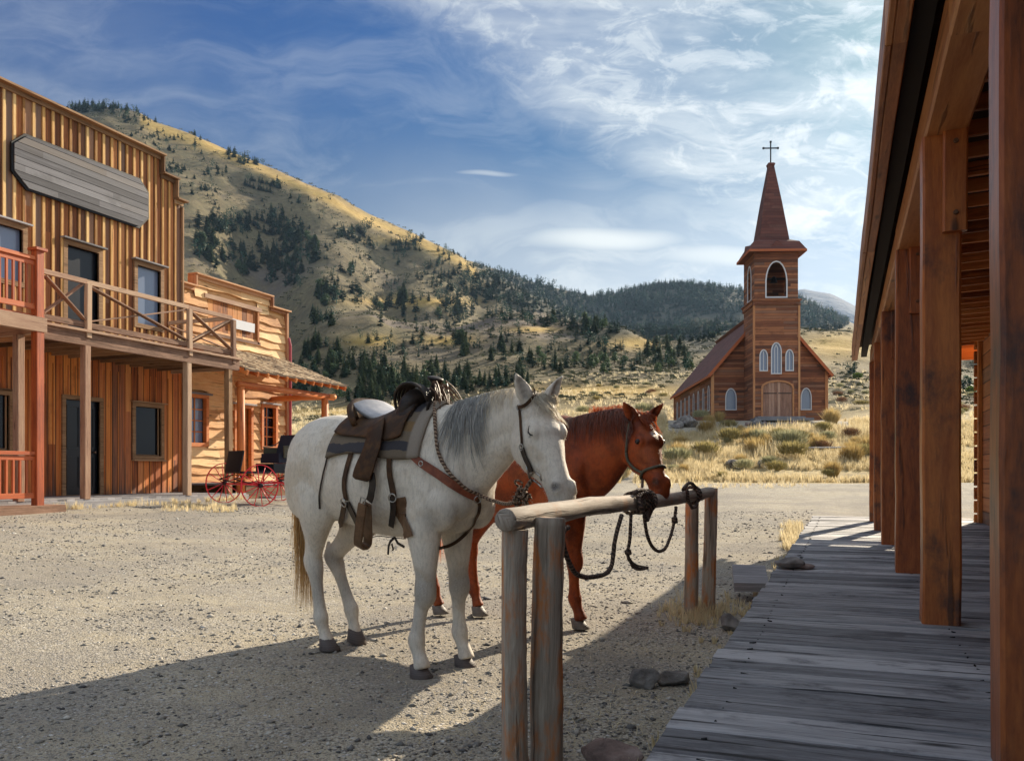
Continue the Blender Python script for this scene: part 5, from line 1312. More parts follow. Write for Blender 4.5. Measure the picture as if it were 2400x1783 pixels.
# eyelid line (eye shut)
eb = MB(); 
for s in (-1, 1):
    pts = [hpW(.164, s * .088, .012), hpW(.176, s * .094, .001), hpW(.190, s * .096, -.004), hpW(.206, s * .092, -.001), hpW(.218, s * .086, .006)]
    pts = [(lambda q: q[0] + q[1] * .0005)(skW.bvh.find_nearest(p)) for p in pts]
    eb.tube(pts, [.002, .005, .0065, .0055, .002], 6)
    for q in range(14):
        a = pts[1 + q % 3] + Vector([random.uniform(-.004, .004) for _ in range(3)]); n_ = skW.bvh.find_nearest(a)[1]; eb.tube([a, a + n_ * .006 + Vector((0, 0, -.006)), a + n_ * .008 + Vector((0, 0, -.012))], [.0005, .0004, .0002], 3)
eb.build('eyelid', M['iron'], WH)
# mane falling on the near side, forelock, tail
def mane_paths(sk, xs, side, count, L0, L1, crest, drift=0.05, off=.012, spread=.022):
    out = []
    for i in range(count):
        x = random.uniform(*xs); zc = crest(x); L = random.uniform(L0, L1) * (1.0 if random.random() > .2 else .6)
        lock = math.sin(x * 46) * .5 + math.sin(x * 23 + 1) * .5; P_ = []; dr = drift * (x - xs[0]) / (xs[1] - xs[0]) + lock * .02 + random.gauss(0, spread); y0 = random.uniform(-.02, .02)
        for j in range(9):
            t = j / 8; xx = x + dr * t * (1.4 - .4 * t); zz = zc - L * max(0, t - .06) + .012 * math.sin(math.pi * min(1, t * 3.0))
            h = sk.bvh.ray_cast(Vector((xx, side * 1.0, min(zz, zc - .006 - .03 * t))), Vector((0, -side, 0)))
            if h[0] is None: q = sk.bvh.find_nearest(Vector((xx, side * .1, zz))); P_.append(q[0] + q[1] * off); continue
            if t < .08: P_.append(Vector((xx, y0, zc + .004)))
            else: P_.append(Vector((xx, h[0].y + side * (off + random.uniform(0, .010)), zz)))
        out.append(P_)
    return out
def crest_of(sk, y=0.0):
    cache = {}
    def f(x):
        k = round(x, 2)
        if k not in cache:
            h = sk.bvh.ray_cast(Vector((k, y - .06 * max(0, (k - .6) / .6), 2.4)), Vector((0, 0, -1))); cache[k] = h[0].z if h[0] is not None else 1.5
        return cache[k]
    return f
cW = crest_of(skW)
strands('mane', None, mane_paths(skW, (.66, .93), -1, 520, .10, .37, cW, .06), .0030, M['mane_grey'], WH)
strands('mane', None, mane_paths(skW, (.70, .90), -1, 110, .34, .46, cW, .05), .0042, M['mane_grey'], WH)
strands('mane', None, mane_paths(skW, (.88, 1.12), -1, 170, .05, .16, cW, .03), .0034, M['hair_pale'], WH)
fl_ = []
for i in range(430):
    s_ = random.uniform(-.055, .055); x0 = random.uniform(-.05, .01); L = random.uniform(.06, .17); P_ = []; far = random.gauss(.030, .018)
    for j in range(7):
        t = j / 6; p = hpW(x0 + L * t, s_ + (far + .012 * math.sin(i)) * t * 2.0, .03); q = skW.bvh.find_nearest(p); P_.append(q[0] + q[1] * (.006 + .014 * math.sin(math.pi * t) + random.uniform(0, .008)))
    fl_.append(P_)
strands('forelock', None, fl_, .0032, M['hair_pale'], WH)
tl = []
for i in range(700):
    a = random.uniform(0, 2 * math.pi); r_ = random.uniform(0, 1) ** .5; bx, by = -.845 + .02 * r_ * math.cos(a), .022 * r_ * math.sin(a); L = random.uniform(.60, 1.16); sw = random.gauss(0, .035); lean_ = random.gauss(-.02, .03); P_ = []
    for j in range(10):
        t = j / 9; P_.append(Vector((bx - .055 * math.sin(math.pi * min(1, t * 1.3)) + lean_ * t + .035 * r_ * math.cos(a) * t, by + sw * t * .6 + .045 * r_ * math.sin(a) * t + .004 * math.sin(t * 9 + i), 1.36 - .03 * t - L * t)))
    tl.append(P_)
strands('tail', None, tl, .0045, M['tail_gold'], WH)

# ---- the chestnut horse
BH = thing('horse', 'chestnut horse with a small white star in a rope halter behind the rail', 'horse', (-2.37, 6.07, 0.02), R(-20))
neckB = [(.36, 0, 1.21, .155, .30), (.54, 0, 1.20, .170, .330), (.68, -.0, 1.235, .155, .320), (.81, -.008, 1.295, .132, .290), (.93, -.02, 1.355, .112, .240), (1.04, -.032, 1.40, .098, .192), (1.13, -.042, 1.42, .088, .146), (1.20, -.05, 1.44, .076, .10)]
pollB = (1.205, -.05, 1.49)
legsB = [leg_front(.47, -.15, hoof=(-.02, .0)), leg_front(.475, .135, hoof=(.02, .01)),
         leg_hind((-.60, -.12, 1.18), (-.46, -.165, .95), (-.80, -.12, .575), (-.745, -.10, .20), (-.695, -.09, .065), -1),
         leg_hind((-.60, .12, 1.18), (-.36, .155, .93), (-.53, .11, .56), (-.475, .085, .20), (-.415, .075, .065), 1)]
mb, hpB, BB, kB = horse_mesh(neckB, legsB, pollB, R(-26), R(57), headlen=.63, earspread=.42, lx=.88)
def sculptB(me):
    S = Sculpt(me); head_sculpt(S, hpB, BB, kB, False, .6)
    S.dark((.45, .0, 1.35), (.45, .3, .30), .25); S.line([(.72, -.15, 1.20), (.60, -.2, 1.30), (.50, -.17, 1.46)], .04, -.008); S.dent((.40, -.25, .93), (.06, .05, .09), -.016)  # withers and neck base darkened, shade painted into the coat
    a = me.attributes.new('star', 'FLOAT', 'POINT'); d = (S.co - np.array(hpB(.155, .013, .035), dtype=np.float32)) / (np.array([.021, .014, .021], dtype=np.float32) * kB); a.data.foreach_set('value', np.exp(-(d ** 2).sum(1) ** 2))
    S.done()
meB = make_body(mb, .0105, 6, sculptB)
def add_star(m):
    nt = m.node_tree; p = [n for n in nt.nodes if n.type == 'BSDF_PRINCIPLED'][0]; src = p.inputs['Base Color'].links[0].from_socket
    at = nt.nodes.new('ShaderNodeAttribute'); at.attribute_name = 'star'; mx_ = nt.nodes.new('ShaderNodeMix'); mx_.data_type = 'RGBA'
    nt.links.new(at.outputs['Fac'], mx_.inputs[0]); nt.links.new(src, mx_.inputs[6]); mx_.inputs[7].default_value = (.55, .50, .48, 1); nt.links.new(mx_.outputs[2], p.inputs['Base Color'])
add_star(M['coat_red'])
meB.materials.append(M['coat_red']); oB = bpy.data.objects.new('body', meB); col.objects.link(oB); oB.parent = BH
skB = Skin(meB, BH)
for c, d, ti in (((.495, -.15, .0), -.1, 0), ((.475 + .045 + .02, .145, .0), -.05, 0), ((-.685, -.09, .0), 0, R(-6)), ((-.405, .075, .0), 0, 0)): hoof_mesh(BH, c, d, M['hoof_pale'], ti, .98)
fuzz(meB, 30000, .012, .0012, M['fuzz_red'], BH)
for s in (-1, 1):
    e_ = MB(); c = skB.bvh.find_nearest(hpB(.198, s * .096, .002)); blob(e_, c[0] - c[1] * .010, [.018 * kB] * 3); e_.build('eye', M['paint_black'], BH, smooth=True)
cB = crest_of(skB, -.0)
mp = []
for i in range(520):                         # mane follows the bent crest
    t0_ = random.uniform(0, 1); Q = spline([(.58, .0), (.72, -.005), (.86, -.012), (1.0, -.025), (1.1, -.038), (1.18, -.048)], 8); q = Q[int(t0_ * (len(Q) - 1))]
    h = skB.bvh.ray_cast(Vector((q[0], q[1], 2.4)), Vector((0, 0, -1)));
    if h[0] is None: continue
    top = h[0]; L = random.uniform(.10, .26); P_ = [top + Vector((0, 0, .002))]
    for j in range(1, 7):
        t = j / 6; p = Vector((top.x + random.gauss(0, .004) + .02 * t, top.y - .05 - .10 * t, top.z - L * t)); qn = skB.bvh.find_nearest(p); P_.append(qn[0] + qn[1] * (.009 + random.uniform(0, .008)))
    mp.append(P_)
strands('mane', None, mp, .004, M['hair_dkred'], BH)
mp = []
for i in range(330):                         # loose hair standing on the crest and the forelock, bright against the sun
    Q = spline([(.74, .0), (.82, -.008), (.90, -.018), (1.0, -.025), (1.1, -.038), (1.18, -.048)], 8); q = Q[random.randint(0, len(Q) - 1)]
    h = skB.bvh.ray_cast(Vector((q[0], q[1], 2.4)), Vector((0, 0, -1)))
    if h[0] is None: continue
    d = Vector((random.gauss(.1, .5), random.gauss(.1, .5), random.uniform(.5, 1.2))).normalized(); L = random.uniform(.02, .045) * (1.7 if q[0] < .82 else 1); p = h[0]
    mp.append([p, p + d * L * .5, p + d * L * .85 + Vector((random.gauss(0, .01), random.gauss(0, .01), -.003)), p + d * L + Vector((random.gauss(0, .02), random.gauss(0, .02), -.015))])
for i in range(300):
    s_ = random.uniform(-.05, .05); x0 = random.uniform(-.05, .01); L = random.uniform(.06, .17); P_ = []
    for j in range(6):
        t = j / 5; p = hpB(x0 + L * t, s_ + random.gauss(.02, .006) * t * 2, .03); q = skB.bvh.find_nearest(p); P_.append(q[0] + q[1] * (.006 + .016 * math.sin(math.pi * t) + random.uniform(0, .01)))
    mp.append(P_)
strands('forelock', None, mp, .0034, M['hair_red'], BH)
tl = []
for i in range(420):
    a = random.uniform(0, 2 * math.pi); r_ = random.uniform(0, 1) ** .5; L = random.uniform(.5, .95); P_ = []
    for j in range(9):
        t = j / 8; P_.append(Vector((-.86 + .02 * r_ * math.cos(a) - .03 * math.sin(math.pi * min(1, t * 1.3)) + .05 * r_ * math.cos(a) * t + .06 * t, .022 * math.sin(a) + .05 * r_ * math.sin(a) * t, 1.34 - L * t)))
    tl.append(P_)
strands('tail', None, tl, .0045, M['hair_red'], BH)

# ---------------------------------------------------------------- tack, rail, ropes, carriage, stones
def leather(name, c1, c2, rough=.45, cr=.5, spec=.45):
    def fn(t):
        oc = t.n('ShaderNodeTexCoord').outputs['Object']; n = t.noise(oc, 14, 6, .65); f = t.noise(oc, 160, 3, .6)
        c = t.mix(t.smooth(n, .4, .65), c1, c2)
        t.surf(c, t.m('ADD', rough - .1, t.m('MULTIPLY', n, .25)), t.m('ADD', t.m('MULTIPLY', n, 1.2), t.m('MULTIPLY', f, .3)), cr, .004, Specular_IOR_Level=spec)
    return material(name, fn)
M['lea_dark'] = leather('dark_brown_leather', (.042, .022, .012), (.095, .046, .020), .6, .5, .22)
M['lea_black'] = leather('black_leather', (.014, .010, .009), (.040, .026, .019), .45, .5, .3)
M['lea_seat'] = leather('polished_seat_painted_sky', (.34, .34, .36), (.46, .45, .46), .30, .2, .9)  # pale base colour paints the sky's reflection onto the leather
M['lea_red'] = leather('red_brown_leather', (.15, .035, .015), (.24, .065, .028), .45)
M['lea_brown'] = leather('tan_brown_leather', (.10, .05, .022), (.19, .10, .05), .5)
def blanket_fn(t):
    oc = t.n('ShaderNodeTexCoord').outputs['Object']; sp = t.n('ShaderNodeSeparateXYZ', None, Vector=oc)
    z = t.m('ADD', t.m('MULTIPLY', sp.outputs[2], 11.0), t.m('MULTIPLY', t.noise(oc, 9, 3, .5), .5))
    wv = t.n('ShaderNodeTexWhiteNoise', {'noise_dimensions': '1D'}, W=t.m('FLOOR', t.m('MULTIPLY', z, 1.6))).outputs[0]
    c = t.ramp(wv, [(0, (.040, .038, .048)), (.25, (.17, .13, .09)), (.5, (.33, .28, .21)), (.68, (.20, .12, .05)), (.85, (.07, .065, .08))], 'CONSTANT')
    c = t.mix(t.smooth(sp.outputs[0], .455, .475), c, (.30, .255, .21))
    n = t.noise(oc, 120, 3, .7)
    t.surf(t.mix(t.m('MULTIPLY', n, .4), c, (.05, .045, .04)), .95, n, .7, .004)
M['blanket'] = material('striped_woven_blanket', blanket_fn)
def rope_fn(t):
    uv = t.n('ShaderNodeUVMap', {'uv_map': 'grain'}).outputs[0]; sp = t.n('ShaderNodeSeparateXYZ', None, Vector=uv)
    w_ = t.m('SINE', t.m('ADD', t.m('MULTIPLY', sp.outputs[0], 260.0), t.m('MULTIPLY', sp.outputs[1], 130.0)))
    c = t.ramp(t.m('ADD', t.m('MULTIPLY', w_, .3), t.noise(uv, 40, 3, .6)), [(.2, (.020, .013, .011)), (.6, (.085, .052, .040)), (.95, (.22, .15, .11))])
    t.surf(c, .8, w_, .8, .003)
M['rope'] = material('braided_dark_rope', rope_fn)
def rope2_fn(t):
    uv = t.n('ShaderNodeUVMap', {'uv_map': 'grain'}).outputs[0]; sp = t.n('ShaderNodeSeparateXYZ', None, Vector=uv)
    w_ = t.m('SINE', t.m('ADD', t.m('MULTIPLY', sp.outputs[0], 260.0), t.m('MULTIPLY', sp.outputs[1], 130.0)))
    c = t.ramp(t.m('ADD', t.m('MULTIPLY', w_, .3), t.noise(uv, 40, 3, .6)), [(.2, (.05, .025, .015)), (.6, (.20, .12, .075)), (.95, (.42, .33, .24))])
    t.surf(c, .85, w_, .8, .003)
M['rope_tan'] = material('frayed_brown_rope', rope2_fn)

def under(mb, name, mats, root, par=None, **k):
    """a mesh written in the horse's space, hung under a thing that stands at the same spot"""
    o = mb.build(name, mats, par or root, **k); return o
def place_like(t, horse): t.location = horse.location; t.rotation_euler = horse.rotation_euler; return t
z5 = lambda x, y: (660 + x / 2.1186, 840 + y / 2.1186)
z9 = lambda x, y: (740 + x / 3.592, 860 + y / 3.592)
zh = lambda x, y: (1150 + x / 4.589, 860 + y / 4.589)
z6 = lambda x, y: (1150 + x / 2.753, 900 + y / 2.753)

# ---- saddle
SD = place_like(thing('saddle', 'dark western saddle on a striped blanket, cinched on the white horse', 'saddle'), WH)
def wrap(sk, x, ang, off, zc=1.17):
    """skin point straight out from the spine axis at angle ang (0 = up, + = horse's right), pushed out by off"""
    d = Vector((0, -math.sin(ang), math.cos(ang))); h = sk.bvh.ray_cast(Vector((x, 0, zc)) + d * 1.0, -d)
    if h[0] is None: return Vector((x, 0, zc)) + d * (.32 + off)
    return h[0] + d * off
def drape(sk, xs, edge, off, thick, nx=26, na=40, wav=.0):
    """saddle-shaped sheet; edge(x) -> max angle each side"""
    mb = MB(); G = []
    for i in range(nx + 1):
        x = xs[0] + (xs[1] - xs[0]) * i / nx; e = edge(x); row = []
        for j in range(na + 1):
            a = -e + 2 * e * j / na; p = wrap(sk, x, a, 0); lift = off(x, a) if callable(off) else off
            d = Vector((0, -math.sin(a), math.cos(a))); lift += wav * math.sin(x * 19 + a * 3); row.append((p + d * lift, p + d * (lift + thick)))
        G.append(row)
    # relax a little so it hangs like cloth
    for _ in range(3):
        G = [[tuple((G[max(i - 1, 0)][j][k] + G[min(i + 1, nx)][j][k] + G[i][j][k] * 2 + G[i][max(j - 1, 0)][k] + G[i][min(j + 1, na)][k]) / 6 for k in (0, 1)) if 0 < i < nx and 0 < j < na else G[i][j] for j in range(na + 1)] for i in range(nx + 1)]
    idx = [[mb.add(G[i][j]) for j in range(na + 1)] for i in range(nx + 1)]
    for i in range(nx):
        for j in range(na):
            a, b, c, d = idx[i][j], idx[i + 1][j], idx[i + 1][j + 1], idx[i][j + 1]
            uv = [(i * .04, j * .03), (i * .04 + .04, j * .03), (i * .04 + .04, j * .03 + .03), (i * .04, j * .03 + .03)]
            mb.face([a + 1, b + 1, c + 1, d + 1], uv, .5); mb.face([d, c, b, a], uv, .5)
            if j == 0: mb.face([a, b, b + 1, a + 1], uv, .5)
            if j == na - 1: mb.face([d + 1, c + 1, c, d], uv, .5)
            if i == 0: mb.face([a + 1, d + 1, d, a], uv, .5)
            if i == nx - 1: mb.face([b, c, c + 1, b + 1], uv, .5)
    return mb
under(drape(skW, (-.235, .545), lambda x: R(73) - R(3) * math.cos(x * 9), .008, .016, wav=.003), 'saddle_pad', M['blanket'], SD, smooth=True)
def skirt_edge(x):
    t = (x + .215) / .63; return R(57) - R(12) * abs(2 * t - 1) ** 3 - R(5) * math.sin(t * 5)
under(drape(skW, (-.215, .41), skirt_edge, lambda x, a: .028 + .012 * math.cos(a), .007), 'skirt', M['lea_dark'], SD, smooth=True)
# seat shell: dished between cantle and swells
def seat_z(x, y): 
    t = (x + .13) / .46
    t = min(1.0, max(0.0, t)); base = 1.505 + .118 * (1 - t) ** 3.2 + .045 * t ** 3
    return base - .9 * y * y * (1.2 + 1.2 * t) * (1.0 if abs(y) < .1 else 1.25)
st = MB(); nx, ny = 20, 18; rows = []
for i in range(nx + 1):
    x = -.13 + .46 * i / nx; wdt = .160 - .055 * math.sin(min(1, i / nx * 1.15) * math.pi / 2) ; row = []
    for j in range(ny + 1):
        y = -wdt + 2 * wdt * j / ny; z = seat_z(x, y); q = skW.bvh.ray_cast(Vector((x, y, 2.2)), Vector((0, 0, -1)))
        if q[0] is not None: z = max(z, q[0].z + .045)
        row.append(Vector((x, y, z)))
    rows.append(row)
b0 = st.add([p for r in rows for p in r]); b1 = st.add([p - Vector((0, 0, .03)) for r in rows for p in r]); W_n = ny + 1
for i in range(nx):
    for j in range(ny):
        a = b0 + i * W_n + j; uv = [(i * .02, j * .02), (i * .02 + .02, j * .02), (i * .02 + .02, j * .02 + .02), (i * .02, j * .02 + .02)]
        st.face([a, a + W_n, a + W_n + 1, a + 1], uv, .5); c = b1 + i * W_n + j; st.face([c, c + 1, c + W_n + 1, c + W_n], uv, .5)
for i in range(nx):
    for j, fl in ((0, False), (ny, True)):
        a = b0 + i * W_n + j; c = b1 + i * W_n + j; q = [a, c, c + W_n, a + W_n]; st.face(q[::-1] if fl else q, [(0, 0)] * 4, .5)
under(st, 'seat', M['lea_seat'], SD, smooth=True)
ct = MB(); P_ = []                            # cantle: upright rim curving round the back of the seat
rows = []; m = 17
for j in range(m):
    a = -1 + 2 * j / (m - 1); y = .215 * math.sin(a * 1.35) / math.sin(1.35); x = -.168 + .11 * abs(a) ** 2.2; hz_ = 1.500 + .128 * (1 - abs(a) ** 2.6)
    zb_ = wrap(skW, x, math.atan2(-y, .33), .04).z
    rows.append(ct.add([(x + .035, y, zb_), (x + .005, y, hz_ - .01), (x - .022, y * 1.04, hz_ + .006), (x - .042, y * 1.05, hz_ - .008), (x - .030, y * 1.03, hz_ - .03), (x - .010, y, zb_ - .01)]))
for j in range(m - 1):
    for i in range(6): q = (i + 1) % 6; ct.face([rows[j] + i, rows[j] + q, rows[j + 1] + q, rows[j + 1] + i], [(j * .02, i * .02), (j * .02, i * .02 + .02), (j * .02 + .02, i * .02 + .02), (j * .02 + .02, i * .02)], .5)
for r_, rv in ((rows[0], True), (rows[-1], False)): ct.face([r_ + i for i in (reversed(range(6)) if rv else range(6))], [(0, 0)] * 6, .5)
under(ct, 'cantle', M['lea_dark'], SD, smooth=True)
fk = MB()                                    # fork with rounded swells
loft(fk, [(.335, -.155, 1.47, .03, .03), (.345, -.135, 1.545, .058, .062), (.350, -.075, 1.600, .066, .058), (.350, 0, 1.615, .068, .054), (.350, .075, 1.600, .066, .058), (.345, .135, 1.545, .058, .062), (.335, .155, 1.47, .03, .03)], 16, lat=(1, 0, 0), k=4)
loft(fk, [(.34, -.20, 1.36, .07, .018), (.34, -.165, 1.50, .075, .03), (.34, -.12, 1.56, .07, .04)], 12, lat=(1, 0, 0), k=3)
under(fk, 'fork', M['lea_black'], SD, smooth=True)
hn = MB(); loft(hn, [(.385, 0, 1.60, .036, .036), (.410, 0, 1.645, .024, .024), (.425, 0, 1.680, .020, .020), (.430, 0, 1.697, .036, .038), (.433, 0, 1.708, .050, .046), (.436, 0, 1.720, .048, .044), (.438, 0, 1.727, .025, .025)], 14, k=3)
under(hn, 'horn', M['lea_black'], SD, smooth=True)
cl = MB()                                    # coils of soft rope and thongs hung on the horn
for k in range(5):
    pts = []; r0 = .085 + k * .012; c = Vector((.37, -.055 - k * .012, 1.60 - k * .008))
    for i in range(25): a = 2 * math.pi * i / 24; pts.append(c + Vector((r0 * math.cos(a) * 1.05, -.03 * math.sin(a) - .008 * k, r0 * .85 * math.sin(a))))
    cl.tube(pts, .0095, 7, lumpy=.12)
under(cl, 'coiled_rope', M['lea_black'], SD, smooth=True)
th_ = MB()
for k in range(26):
    p = Vector((.46 + random.uniform(-.02, .05), random.uniform(-.05, .05), 1.655 + random.uniform(-.03, .03))); d = Vector((random.uniform(.3, 1), random.uniform(-.6, .6), -.5)).normalized()
    th_.tube([p - d * .03, p + d * .02, p + d * .06 + Vector((0, 0, -.015)), p + d * .11 + Vector((0, 0, -.05))], [.005, .004, .004, .0015], 4)
under(th_, 'leather_thong', M['lea_brown'], SD)
def strap_px(name, fn, pts, wdt, mat, root, off=.008, thick=.005, parent=None, sk=None, k=6):
    P_, N_ = (sk or skW).path([fn(*p) for p in pts], k, off); mb = MB(); mb.strap(P_, N_, wdt, thick); return mb.build(name, mat, parent or root), P_, N_
fd = MB(); Pf, Nf = skW.path([z9(560, 520), z9(548, 600), z9(520, 720), z9(480, 820), z9(448, 905), z9(440, 950)], 6, .052)
fd.strap(Pf, Nf, list(np.interp(np.linspace(0, 1, len(Pf)), [0, .3, .7, .92, 1], [.135, .13, .15, .15, .10])), .007); under(fd, 'fender', M['lea_dark'], SD, smooth=True)
strap_px('stirrup_leather', z9, [(510, 900), (520, 980), (505, 1060), (490, 1110)], .048, M['lea_black'], SD, .040)
# stirrup: wide wooden hoop seen from the side, strap and buckle above it
ps, ns = skW.photo(*z9(488, 1120), .075); pe, ne = skW.photo(*z9(482, 1350), .13)
stp = MB(); dn = (pe - ps); dn.normalize(); sidev = Vector((math.cos(R(-20)), .0, 0)); hh = (pe - ps).length
hoop = []
for i in range(17):
    a = math.pi * (-.5 + i / 16 * 1.0) ; hoop.append(i)
fw = Vector((.30, -.95, 0)).normalized(); pts = [ps + fw * (.016), ps + dn * hh * .30 + fw * .028, ps + dn * hh * .75 + fw * .044, ps + dn * hh * .96 + fw * .040, ps + dn * hh - fw * 0, ps + dn * hh * .96 - fw * .040, ps + dn * hh * .75 - fw * .044, ps + dn * hh * .30 - fw * .028, ps - fw * .016]
sp_ = spline([tuple(p) for p in pts], 4); sp_v = [Vector(p) for p in sp_]; cen = ps + dn * hh * .55
stp.strap(sp_v, [(p - cen).normalized() for p in sp_v], .058, .014); stp.tube([ps - fw * .026 + dn * .01, ps + fw * .026 + dn * .01], .011, 8)
under(stp, 'stirrup', M['lea_brown'], SD)
bk = MB(); bk.tube([ps + Vector((.02, -.02, .0)), ps + Vector((.03, -.02, .03)), ps + Vector((-.01, -.02, .04)), ps + Vector((-.02, -.02, .01))], .004, 6); under(bk, 'buckle', M['metal'], SD)
rc, Pr, Nr = strap_px('rear_billet', z9, [(385, 480), (350, 600), (300, 760), (262, 900), (250, 1000), (268, 1115)], .040, M['lea_dark'], SD, .010)
strap_px('rear_cinch', z9, [(275, 1130), (320, 1230), (380, 1340), (450, 1430)], .055, M['lea_black'], SD, .008)
strap_px('billet_end', z9, [(265, 1140), (250, 1220), (225, 1330)], .040, M['lea_dark'], SD, .020)
strap_px('cinch_strap', z9, [(450, 1430), (520, 1462), (620, 1476), (750, 1455)], .018, M['lea_black'], SD, .006)
strap_px('front_latigo', z9, [(640, 610), (632, 720), (630, 860), (645, 980), (665, 1085)], .036, M['lea_dark'], SD, .012)
strap_px('latigo_end', z9, [(660, 1080), (665, 1200), (652, 1320)], .036, M['lea_black'], SD, .022)
strap_px('front_cinch', z9, [(690, 1100), (720, 1200), (760, 1320), (790, 1430)], .10, M['lea_brown'], SD, .006)
strap_px('tie_string', z9, [(130, 650), (110, 760), (75, 900), (40, 1080), (35, 1190)], .013, M['lea_black'], SD, .008)
for fx, fy, r_ in ((268, 1128, .026), (662, 1092, .024), (400, 485, .020), (700, 560, .022)):
    p, n_ = skW.photo(*z9(fx, fy), .030); q = n_.to_track_quat('Z', 'Y').to_matrix(); bb = MB()
    bb.tube([p + q @ Vector((r_ * math.cos(a), r_ * math.sin(a), 0)) for a in [2 * math.pi * i / 14 for i in range(15)]], .0038, 6); under(bb, 'ring', M['metal'], SD, smooth=True)
# end of the tied cinch hanging below the belly
p, n_ = skW.photo(*z9(660, 1478), .004); hk = MB()
hk.strap([p, p + Vector((-.03, -.01, -.03)), p + Vector((-.055, 0, -.06)), p + Vector((-.06, 0, -.11))], [Vector((0, -1, 0))] * 4, .016, .004)
hk.strap([p, p + Vector((.03, 0, -.035)), p + Vector((.09, .0, -.055))], [Vector((0, -1, 0))] * 3, .016, .004); hk.strap([p + Vector((-.02, -.005, -.04)), p + Vector((.0, -.01, -.075)), p + Vector((-.02, 0, -.08))], [Vector((0, -1, 0))] * 3, .012, .004)
under(hk, 'tied_end', M['lea_black'], SD)

# ---- breast collar, headstall, reins
BC = place_like(thing('breast_collar', 'red brown leather breast collar buckled across the white horse', 'breast collar'), WH)
strap_px('collar_strap', z5, [(572, 395), (605, 450), (650, 480), (700, 520), (780, 572), (860, 628), (925, 668), (965, 690)], [.022] * 6 + list(np.linspace(.03, .052, 16)) + [.052] * 12 + list(np.linspace(.052, .04, 9)), M['lea_red'], BC, .009, .008)
strap_px('chest_strap', z5, [(965, 690), (980, 730), (965, 780), (930, 845), (880, 900), (830, 930), (775, 940)], .020, M['lea_dark'], BC, .008)
for (x_, y_, r_) in ((625, 462, .024), (968, 694, .022), (700, 522, .014)):
    p, n_ = skW.photo(*z5(x_, y_), .016); q = n_.to_track_quat('Z', 'Y').to_matrix(); bb = MB()
    bb.tube([p + q @ Vector((r_ * math.cos(a), r_ * math.sin(a), 0)) for a in [2 * math.pi * i / 14 for i in range(15)]], .0038, 6); under(bb, 'ring', M['metal'], BC, smooth=True)
HS = place_like(thing('bridle', 'dark leather one ear bridle with braided reins on the dozing white horse', 'bridle'), WH)
strap_px('crown_strap', zh, [(478, 225), (470, 270), (440, 330), (400, 385), (350, 425), (318, 440)], .018, M['lea_dark'], HS, .012)
strap_px('cheek_strap', zh, [(318, 440), (328, 540), (335, 650), (345, 760), (348, 860)], .014, M['lea_dark'], HS, .006)
strap_px('cheek_piece', zh, [(352, 870), (380, 960), (420, 1040), (455, 1120)], .034, M['lea_black'], HS, .008)
p1_, _n = skW.photo(*zh(450, 1125), .012)
bt = MB(); a_ = skW.photo(*zh(430, 1170), .012)[0]; b_ = skW.photo(*zh(490, 1262), .010)[0]; c_ = skW.photo(*zh(550, 1220), .004)[0]
bt.tube([skW.photo(*zh(400, 1060), .010)[0], skW.photo(*zh(425, 1130), .012)[0], a_, skW.photo(*zh(455, 1225), .012)[0], b_, skW.photo(*zh(545, 1290), .008)[0]], .0055, 7); bt.tube([a_, skW.photo(*zh(480, 1120), .01)[0], skW.photo(*zh(540, 1160), .008)[0], c_], .004, 6)
under(bt, 'bit', M['metal'], HS, smooth=True)
for (x_, y_) in ((345, 860), (318, 440)):
    p, n_ = skW.photo(*zh(x_, y_), .010); bb = MB(); bb.tube([p + Vector((.012 * math.cos(a), -.002, .016 * math.sin(a))) for a in [2 * math.pi * i / 12 for i in range(13)]], .003, 6); under(bb, 'buckle', M['metal'], HS, smooth=True)
rn = MB(); Pq, Nq = skW.path([z5(762, 225), z5(765, 300), z5(772, 380), z5(785, 470), z5(820, 545), z5(870, 605), z5(920, 650), z5(975, 672)], 7, .012); rn.tube(Pq, .0105, 8, lumpy=.10)
# free part: from the shoulder past the chest up to the bit, then knotted by the rail
E0 = Pq[-1]; MI = skW.Mi
def loc_at(x, y, Z): return MI @ W(x, y, Z)
zr0 = (MI.inverted() @ E0); Zs0 = -zr0.x * SN + zr0.y * CS
bitp = skW.photo(*zh(440, 1215), .014)[0]; zb0 = MI.inverted() @ bitp; Zb = -zb0.x * SN + zb0.y * CS
fr_ = [E0, loc_at(*z5(1010, 690), Zs0 - .04), loc_at(*z5(1065, 710), Zs0 * .7 + Zb * .3), loc_at(*z5(1115, 722), Zs0 * .4 + Zb * .6), loc_at(*z5(1160, 710), Zb + .02), loc_at(*z5(1190, 680), Zb), loc_at(*z5(1215, 640), Zb), bitp]
rn.tube([Vector(p) for p in spline([tuple(q) for q in fr_], 5)], .0105, 8, lumpy=.12)
under(rn, 'reins', M['rope_tan'], HS, smooth=True)
kn = MB(); kc = loc_at(*z5(1195, 690), Zb)
for k in range(16):
    pts = []; c = kc + Vector([random.gauss(0, .014) for _ in range(3)]) + Vector((0, 0, random.uniform(-.045, .055))); r0 = random.uniform(.014, .034); ax = Vector([random.gauss(0, 1) for _ in range(3)]).normalized(); u_ = ax.orthogonal().normalized(); v_ = ax.cross(u_)
    ar = random.uniform(2.5, 5.5)
    for i in range(9): a = ar * i / 8; pts.append(c + u_ * r0 * math.cos(a) + v_ * r0 * math.sin(a) * 1.2)
    kn.tube(pts, .006, 6, lumpy=.15)
for k in range(14):
    d = Vector((random.gauss(0, 1), random.gauss(0, 1), random.gauss(-.3, .8))).normalized(); kn.tube([kc + d * .02, kc + d * .05, kc + d * .075 + Vector((0, 0, -.01))], [.003, .002, .001], 4)
under(kn, 'knot', M['rope_tan'], HS)

